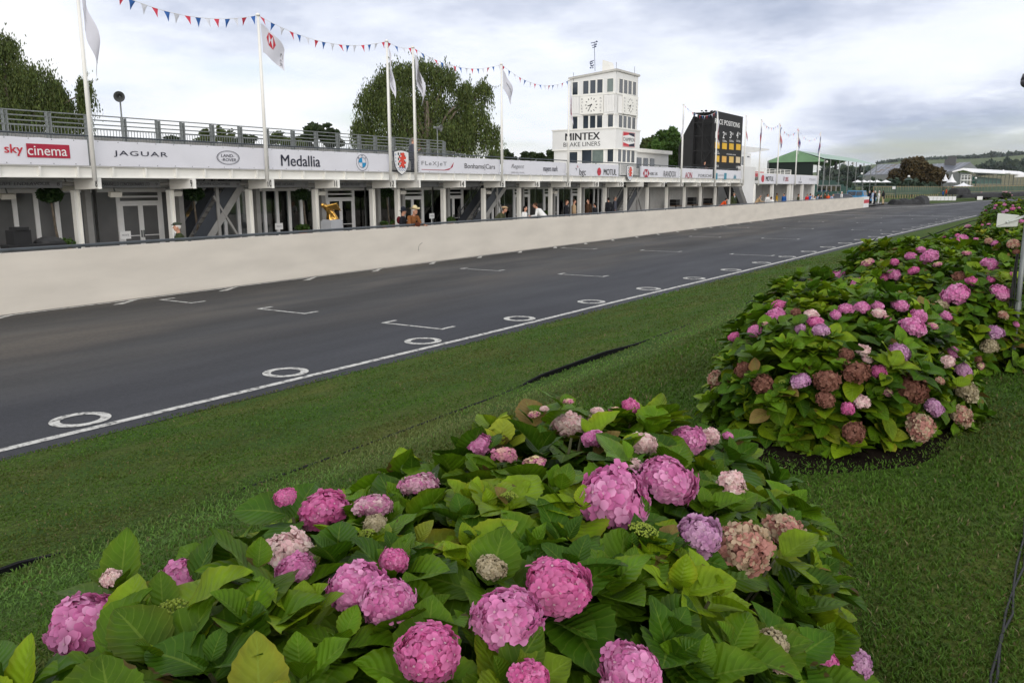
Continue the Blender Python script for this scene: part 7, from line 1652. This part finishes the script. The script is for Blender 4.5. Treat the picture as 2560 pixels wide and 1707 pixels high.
    for i, (p, s_, kd) in enumerate(hp):
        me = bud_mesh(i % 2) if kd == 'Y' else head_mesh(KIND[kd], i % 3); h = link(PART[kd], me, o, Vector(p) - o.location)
        l = min(lumps, key=lambda q: ((p[0] - q[0]) / q[2]) ** 2 + ((p[1] - q[1]) / q[3]) ** 2); nn_ = Vector(((p[0] - l[0]) / l[2] ** 2, (p[1] - l[1]) / l[3] ** 2, max(.15, (p[2] - l[5]) / l[4] ** 2 + .55))).normalized()
        nn_ = (nn_ + Vector((rng.normal() * .15, rng.normal() * .15, .25))).normalized()
        h.rotation_mode = 'QUATERNION'; h.rotation_quaternion = nn_.to_track_quat('Z', 'Y') @ Matrix.Rotation(rng.uniform(0, 6.28), 3, 'Z').to_quaternion(); q = float(s_) * (.88 if kd != 'Y' else 1.1); h.scale = (q * rng.uniform(.9, 1.12), q * rng.uniform(.92, 1.06), q * (rng.uniform(.78, 1.05) if kd not in 'NT' else .7))
    return o
FRONT = [(221, 1571, 205, 'P'), (460, 1449, 130, 'P'), (278, 1445, 55, 'C'), (722, 1382, 130, 'C'), (741, 1420, 100, 'P'), (806, 1276, 125, 'D'), (713, 1243, 60, 'D'), (932, 1266, 105, 'T'), (1049, 1213, 105, 'T'), (895, 1468, 150, 'P'), (968, 1505, 150, 'P'), (984, 1402, 75, 'D'), (1073, 1629, 175, 'D'), (423, 1543, 118, 'Y'), (937, 1309, 60, 'G'), (911, 1339, 52, 'Y'),
         (1537, 1245, 192, 'P'), (1667, 1201, 158, 'P'), (1747, 1336, 120, 'L'), (1865, 1370, 142, 'R'), (1962, 1331, 122, 'R'), (1395, 1467, 168, 'D'), (1269, 1549, 190, 'P'), (1423, 1066, 92, 'C'), (1484, 1097, 64, 'P'), (1607, 1109, 72, 'C'), (1720, 1100, 100, 'P'), (1771, 1095, 66, 'C'), (1820, 1090, 32, 'P'), (1829, 1211, 82, 'C'), (1197, 1112, 74, 'P'), (1262, 1138, 78, 'N'), (1335, 1160, 74, 'N'), (1539, 1026, 36, 'N'), (1576, 1017, 50, 'D'), (1334, 1037, 36, 'N'), (1421, 1004, 30, 'N'), (1296, 1097, 34, 'Y'), (1537, 1101, 38, 'Y'), (1243, 1097, 22, 'Y'), (1274, 1240, 44, 'Y'), (1609, 1327, 66, 'Y'), (1795, 1479, 28, 'Y'), (1228, 1418, 80, 'G'), (1583, 1160, 46, 'C'), (1361, 1022, 24, 'C'), (1494, 1029, 32, 'C'), (1486, 1054, 46, 'G'), (1926, 1612, 100, 'G'), (1950, 1660, 60, 'C'), (2061, 1657, 85, 'D'), (2143, 1657, 88, 'L'), (1322, 1698, 110, 'D'), (1576, 1680, 180, 'P')]
def c23(L_): return [(1700 + x * .3827, 600 + y * .3827, d * .3827, k) for x, y, d, k in L_]
def c7(L_): return [(2100 + x * .19558, 350 + y * .19558, d * .19558, k) for x, y, d, k in L_]
SECOND = c23([(350, 630, 84, 'D'), (490, 597, 104, 'P'), (555, 548, 52, 'N'), (645, 425, 92, 'D'), (630, 488, 124, 'P'), (755, 475, 74, 'B'), (860, 490, 94, 'C'), (785, 580, 92, 'L'), (885, 535, 105, 'D'), (920, 588, 112, 'L'), (1520, 570, 168, 'P'), (1560, 500, 122, 'P'), (1440, 430, 115, 'P'), (1428, 740, 162, 'L'), (1200, 725, 105, 'C'), (1225, 780, 70, 'C'), (1300, 860, 116, 'D'), (1145, 865, 185, 'B'), (960, 920, 168, 'B'), (1515, 970, 212, 'B'), (785, 920, 134, 'L'), (545, 940, 155, 'B'), (420, 850, 132, 'B'), (235, 905, 122, 'R'), (950, 1040, 120, 'B'), (1095, 1100, 96, 'D'), (1190, 1055, 112, 'C'), (1355, 995, 86, 'N'), (1660, 1095, 140, 'L'), (1565, 1225, 208, 'R'), (1830, 1150, 172, 'R'), (1870, 985, 188, 'G'), (1845, 850, 134, 'L'), (1785, 735, 92, 'P'), (1750, 795, 92, 'C'), (1135, 1260, 155, 'B'), (668, 925, 42, 'Y'), (1355, 510, 62, 'N'), (1655, 565, 88, 'N'), (1730, 495, 92, 'P'), (1190, 440, 110, 'P'), (1085, 450, 110, 'P'), (1290, 430, 84, 'P'), (1015, 490, 80, 'P'), (1085, 745, 100, 'B'), (1300, 480, 90, 'C'), (270, 760, 36, 'N'), (1700, 920, 60, 'R')])
THIRD = c23([(1805, 355, 168, 'P'), (2095, 345, 134, 'P'), (2025, 160, 118, 'P'), (1630, 112, 118, 'P'), (1505, 107, 76, 'P'), (1575, 65, 66, 'P'), (1225, 150, 92, 'N'), (930, 240, 92, 'D'), (1018, 255, 134, 'P'), (1185, 300, 148, 'P'), (1305, 340, 138, 'P'), (1080, 370, 116, 'P'), (915, 378, 94, 'D'), (1200, 362, 92, 'P'), (1395, 227, 98, 'P'), (1335, 243, 62, 'D'), (1525, 205, 82, 'D'), (1400, 147, 62, 'D'), (1685, 162, 70, 'N'), (1905, 267, 82, 'D'), (2030, 258, 62, 'D'), (1830, 240, 92, 'B'), (1420, 358, 84, 'R'), (1700, 435, 110, 'G'), (2110, 490, 76, 'R'), (2195, 550, 44, 'P'), (2170, 230, 52, 'D'), (1720, 57, 32, 'N'), (1872, 88, 62, 'N'), (2055, 605, 112, 'L'), (2020, 690, 115, 'G'), (1945, 775, 62, 'B'), (1965, 822, 56, 'N')]) + c7([(1030, 1405, 105, 'P'), (1600, 1450, 100, 'N')])
FOURTH = c7([(1560, 1260, 145, 'P'), (1390, 1295, 124, 'L'), (1505, 1305, 134, 'D'), (1325, 1245, 82, 'D'), (1500, 1218, 62, 'D'), (1630, 1105, 82, 'T'), (1980, 1320, 92, 'P'), (1900, 1295, 104, 'R'), (2215, 1335, 165, 'R'), (1735, 1270, 62, 'P'), (2250, 1430, 90, 'B'), (1820, 1090, 40, 'D'), (1900, 1080, 50, 'P'), (2320, 1040, 64, 'P')])
FIFTH = c7([(2205, 880, 72, 'D'), (2125, 905, 64, 'L'), (2085, 925, 54, 'L'), (2100, 830, 52, 'P'), (1990, 840, 42, 'P'), (2210, 840, 38, 'P'), (1865, 900, 32, 'D'), (1975, 875, 36, 'P'), (2105, 805, 30, 'T'), (2290, 870, 40, 'P')])
hydrangea("large hydrangea bush nearest the camera with big pink flower heads", [(-1.08, 1.44, .80, 1.97, .89, 1.0), (-1.56, 3.2, .40, .68, .54, .92)], FRONT, 640, (14, 4, True), 1.0, .015)
hydrangea("second hydrangea bush with many brown dried heads, standing clear on dark soil", [(-1.18, 6.6, .88, 1.55, .86, 1.0)], SECOND, 520, (8, 4, False), .95, .02)
hydrangea("third hydrangea bush, crowded with pink heads behind the second", [(-1.05, 10.3, 1.0, 1.9, .98, 1.0), (-.55, 9.4, .75, 1.3, .9, 1.0)], THIRD, 620, (5, 2, False), .95, .03)
hydrangea("fourth hydrangea bush with bright yellow-green leaves below the white box", [(-.78, 15, .78, 1.5, .98, 1.0), (-.05, 14.4, .8, 1.3, .95, 1.0)], FOURTH, 480, (4, 2, False), .95, .10)
hydrangea("farthest hydrangea bush by the track, dark and rounded", [(-.85, 35.5, 1.1, 2.0, 1.05, 1.0), (.5, 35, 1.2, 1.8, 1.0, 1.0)], FIFTH, 480, (3, 2, False), 1.0, .04, stems=False)
for i, (px, r, lb) in enumerate((((2457, 490), 20, "left of two flowering bushes far beyond the track"), ((2512, 488), 17, "right of two flowering bushes far beyond the track"))):
    P = FD(px, 160); o = thing("hydrangea_bush", (P.x, P.y, 0), lb, "bush", "flowering bushes beyond the track"); R_ = pxr(r, 160); p = in_blob(1100, (P.x, P.y, P.z - .1), (R_, R_, R_ * .42), .1); cards("foliage", p, .34, LM_DARK, o)
    p = in_blob(60, (P.x, P.y, P.z + .05), (R_, R_, R_ * .45), .9); q = MB()
    for c in p[:22]:
        q = MB(); q.ell(c, .16, .16, .13, 6, 4); q.build("flower_head", mat("dusty_pink_heads", (.42, .22, .26), rough=.8, var=.4, scale=2), o)
# soil beds
for (cx, cy, rx, ry) in ((-1.12, 6.45, .86, 1.64), (-1.1, 1.6, .9, 2.0), (-1.0, 10.1, 1.0, 1.9), (-.6, 14.8, 1.2, 1.6)):
    def fn(u, v): t = 2 * PI * u; k = v * (1 + .05 * math.sin(3 * t + cx) + .04 * math.sin(7 * t)); x = cx + rx * k * math.cos(t); y = cy + ry * k * math.sin(t); return (x, y, gz(x, y) + .02 * (1 - v ** 4) + .002 + .02 * noise.noise(Vector((x * 9, y * 9, 1))) * (1 - v ** 6))
    q = MB(); q.grid(fn, 48, 10); setp(q.build("soil_bed", SOIL, smooth=True), kind="structure")
SOILS = [(-1.12, 6.45, .80, 1.57), (-1.1, 1.6, .85, 1.9)]

# ------------------------------------------------------------------ black edging strip along the bank, box on a post, cable, extinguisher
eo = thing("edging_strip", (strip(20), 20, .5), "black plastic edging strip along the toe of the grass bank", "edging")
q = MB(); ys_ = np.arange(-2, 70, .25)
def etop(y): return -.006 + .055 * sm((y - 7.4) / .6) * sm((10.8 - y) / 1.4) + (.035 * sm((y - 14) / 6)) + .05 * sm((2.6 - y) / .3)
prev = None
for a, b in zip(ys_, ys_[1:]):
    v = []
    for y in (a, b):
        x = strip(y); z = .5 * (1 - .75 * sm((y - 55) / 70)); h = etop(y) ; v += [(x - .02, y, z - .06), (x + .02, y, z - .06), (x + .015, y, z + h), (x - .015, y, z + h)]
    q.add(v, [(0, 4, 7, 3), (1, 2, 6, 5), (2, 3, 7, 6)])
q.build("strip", mat("black_plastic", (.008, .008, .009), rough=.8, spec=.1, var=.3, bump=.4, bscale=12), eo)
d_ = 7.2; bx = FD((2524, 552), d_); o = thing("box_on_post", (bx.x + .25, bx.y, 1.0), "pale grey plastic box on an arm beside a cabled metal post", "box")
A = lambda x, y, dd=d_: FD((x, y), dd)
pts = [A(2494, 533), A(2549, 538), A(2544, 567), A(2490, 569)]; q = MB(); bk_ = V(_n(ray(2524, 552))) * .16; q.prism(pts, bk_); bo = q.build("housing", mat("pale_grey_plastic", (.45, .47, .44), rough=.45, var=.05), o)
bm_ = bo.modifiers.new("bevel", 'BEVEL'); bm_.width = .008; bm_.segments = 2
fw = -V(_n(ray(2524, 552))); q = MB(); q.obox(A(2516, 556) + fw * .01, A(2600, 528) + fw * .01, .006, .028, up=fw.cross(Vector((0, .3, 1)))); q.ell(A(2524, 554) + fw * .014, .011, .011, .011); q.build("arm", mat("pale_grey_plastic", (.45, .47, .44)), o)
q = MB(); q.tube([A(2492, 566) + fw * .003, A(2524, 556) + fw * .003, A(2548, 541) + fw * .003], .0025, 4); q.build("seam", GSTEEL, o)
pb = A(2562, 600); gq = gz(pb.x, pb.y); q = MB(); q.tube([(pb.x, pb.y, gq - .05), (pb.x, pb.y, A(2562, 500).z)], .022, 10); q.build("post", STEEL, o, smooth=True)
q = MB()
for k in range(3): q.tube([(pb.x - .03 - .012 * k, pb.y + .01 * k, gq)] + [(pb.x - .03 - .012 * k + .008 * math.sin(z * 5 + k), pb.y - .02, gq + z) for z in np.arange(.2, 1.05, .12)], .007, 5)
q.build("cables", BLACK, o)
q = MB(); q.tube([(pb.x, pb.y, gq + .55), (pb.x, pb.y, gq + .62)], .03, 10); q.build("clamp", STEEL, o)
C_ = FD((2566, 205), 8.5); o = thing("dome_camera", (C_.x + .3, C_.y, gz(C_.x + .3, C_.y)), "dark rounded camera head at the upper right edge of the picture", "camera"); q = MB(); q.ell(C_, .055, .055, .06, 16, 10); q.tube([C_ + Vector((0, 0, .02)), C_ + Vector((.0, .0, .08))], [.055, .04], 12); q.build("head", mat("dark_grey_plastic", (.06, .055, .07), rough=.35), o, smooth=True); q = MB(); q.tube([C_ + Vector((0, 0, .08)), C_ + Vector((.3, 0, .1)), (C_.x + .3, C_.y, gz(C_.x + .3, C_.y))], .018, 6); q.build("pole", STEEL, o)
P = FD((2467, 552), 36); o = thing("fire_extinguisher", tuple(P), "red cylinder lying on the grass between the far bushes", "extinguisher"); q = MB(); q.tube([FD((2450, 556), 36), FD((2452, 556), 36), FD((2480, 550), 36), FD((2483, 549), 36)], [.04, .075, .075, .03], 10); q.build("cylinder", mat("red_enamel", (.42, .03, .025), rough=.35), o, smooth=True); q = MB(); q.tube([FD((2483, 549), 36), FD((2489, 546), 36)], .03, 6); q.build("valve", BLACK, o)
co = thing("cable", tuple(FZ((2520, 1500), 1.05)), "thin black cables lying in the grass at the right edge", "cable")
for off in (0, 14):
    q = MB(); pts = [FZ((x + off * (1 - i * .1), y), 1.0) for i, (x, y) in enumerate([(2560, 1310), (2556, 1370), (2540, 1440), (2527, 1500), (2515, 1560), (2497, 1620), (2480, 1720), (2465, 1800)])]; q.tube([(p.x + .01 * math.sin(i * 3 + off), p.y, gz(p.x, p.y) + .012) for i, p in enumerate(pts)], .005, 6); q.build("strand", BLACK, co, smooth=True)

# ------------------------------------------------------------------ grass blades
def blade_mat():
    m = bpy.data.materials.new("grass_blades"); m.use_nodes = True; t = m.node_tree; b = t.nodes["Principled BSDF"]; o = t.nodes["Material Output"]
    at = t.nodes.new("ShaderNodeAttribute"); at.attribute_name = "tint"; t.links.new(at.outputs["Color"], b.inputs["Base Color"]); b.inputs["Roughness"].default_value = .6; b.inputs["Specular IOR Level"].default_value = .2
    tr = t.nodes.new("ShaderNodeBsdfTranslucent"); t.links.new(at.outputs["Color"], tr.inputs[0]); ms = t.nodes.new("ShaderNodeMixShader"); ms.inputs[0].default_value = .3; t.links.new(b.outputs[0], ms.inputs[1]); t.links.new(tr.outputs[0], ms.inputs[2]); t.links.new(ms.outputs[0], o.inputs[0]); return m
def grass(n):
    r = np.exp(rng.uniform(math.log(1.5), math.log(34), n)); vw = math.atan2(CM[0, 2], CM[1, 2]); th = vw + rng.uniform(-.72, .78, n)
    x = r * np.sin(th); y = r * np.cos(th); ed = np.interp(y, _EY, _EX) + .36; ok = (x > ed + rng.uniform(-.10, .06, n) + .06 * np.sin(y * 2.3) * np.sin(y * .77)) & (x < 7)
    for cx, cy, rx, ry in SOILS:
        ok &= (((x - cx) / rx) ** 2 + ((y - cy) / ry) ** 2) > rng.uniform(.8, 1.05, n)
    x, y, r = x[ok], y[ok], r[ok]; n = len(x)
    # ground height by bilinear look-up in a fine table
    gx = np.arange(-10, 8, .12); gy = np.arange(-2, 40, .2); tab = np.array([[gz(a, b) for b in gy] for a in gx])
    fx = np.clip((x - gx[0]) / .12, 0, len(gx) - 1.01); fy = np.clip((y - gy[0]) / .2, 0, len(gy) - 1.01); i = fx.astype(int); j = fy.astype(int); u = fx - i; v = fy - j
    z = tab[i, j] * (1 - u) * (1 - v) + tab[i + 1, j] * u * (1 - v) + tab[i, j + 1] * (1 - u) * v + tab[i + 1, j + 1] * u * v
    pat = np.array([noise.noise(Vector((a * .8, b * .6, 1.5))) for a, b in zip(x[::1], y[::1])]); pat2 = np.array([noise.noise(Vector((a * 3.1, b * 2.6, 5.5))) for a, b in zip(x, y)])
    bank = x > np.interp(y, _SY, _SX)
    h = np.where(bank, rng.uniform(.012, .034, n), rng.uniform(.008, .020, n)) * (1 + .35 * pat2) * np.clip(.9 + r * .03, 1, 1.6); w_ = (.0013 + .00075 * r) * rng.uniform(.7, 1.3, n)
    an = rng.uniform(0, 2 * PI, n); sd = np.stack([np.cos(an), np.sin(an), np.zeros(n)], 1); ln = np.stack([np.cos(an + 1.57 + rng.normal(0, .6, n)), np.sin(an + 1.57 + rng.normal(0, .6, n)), np.zeros(n)], 1); le = rng.uniform(.15, 1.1, n)
    P = np.stack([x, y, z - .004], 1); up = np.array([0, 0, 1.0])
    m1 = P + (ln * (le * .3)[:, None] + up) * (h * .55)[:, None]; tp_ = P + (ln * le[:, None] + up * .92) * h[:, None]
    vv = np.stack([P - sd * w_[:, None], P + sd * w_[:, None], m1 + sd * (w_ * .75)[:, None], m1 - sd * (w_ * .75)[:, None], tp_ + sd * (w_ * .12)[:, None], tp_ - sd * (w_ * .12)[:, None]], 1).reshape(-1, 3)
    b = np.arange(n)[:, None] * 6; f = np.concatenate([b + np.array([0, 1, 2, 3]), b + np.array([3, 2, 4, 5])], 1).reshape(-1, 4)
    c = np.array([.066, .140, .014])[None] * rng.uniform(.65, 1.4, n)[:, None]; dry = np.clip((pat + .22 + rng.normal(0, .25, n)) * 1.25, 0, 1) * .62; c = c * (1 - dry[:, None]) + np.array([.115, .098, .032])[None] * dry[:, None]; sx_ = x - np.interp(y, _SY, _SX); dew = np.exp(-((sx_ - .35) / .45) ** 2); c = c * (1 + .10 * np.sin(sx_ * 5.2))[:, None] * (1 + .35 * dew)[:, None] + np.array([.028, .034, .026])[None] * dew[:, None]; st_ = rng.random(n) < .03; c[st_] = np.array([.2, .17, .08])
    col = np.ones((n, 6, 4)); col[..., :3] = c[:, None]
    o = np_mesh("grass", vv, f, blade_mat(), None, col=col.reshape(-1, 4), smooth=False); setp(o, "short damp lawn grass on the verge and bank", "grass", None, "stuff")
grass(420000)

# ------------------------------------------------------------------ the air between here and the downs
hz = MB(); hz.box(-4100, 4100, -400, 6100, -1.7, 175)
hm = bpy.data.materials.new("haze"); hm.use_nodes = True; ht = hm.node_tree; ht.nodes.clear()
ho = ht.nodes.new("ShaderNodeOutputMaterial"); hv = ht.nodes.new("ShaderNodeVolumePrincipled"); hv.inputs["Color"].default_value = (.86, .91, 1, 1); hv.inputs["Density"].default_value = .000045; hv.inputs["Anisotropy"].default_value = .2
ht.links.new(hv.outputs[0], ho.inputs["Volume"])
setp(hz.build("haze", hm), kind="stuff")
S.cycles.volume_bounces = 0
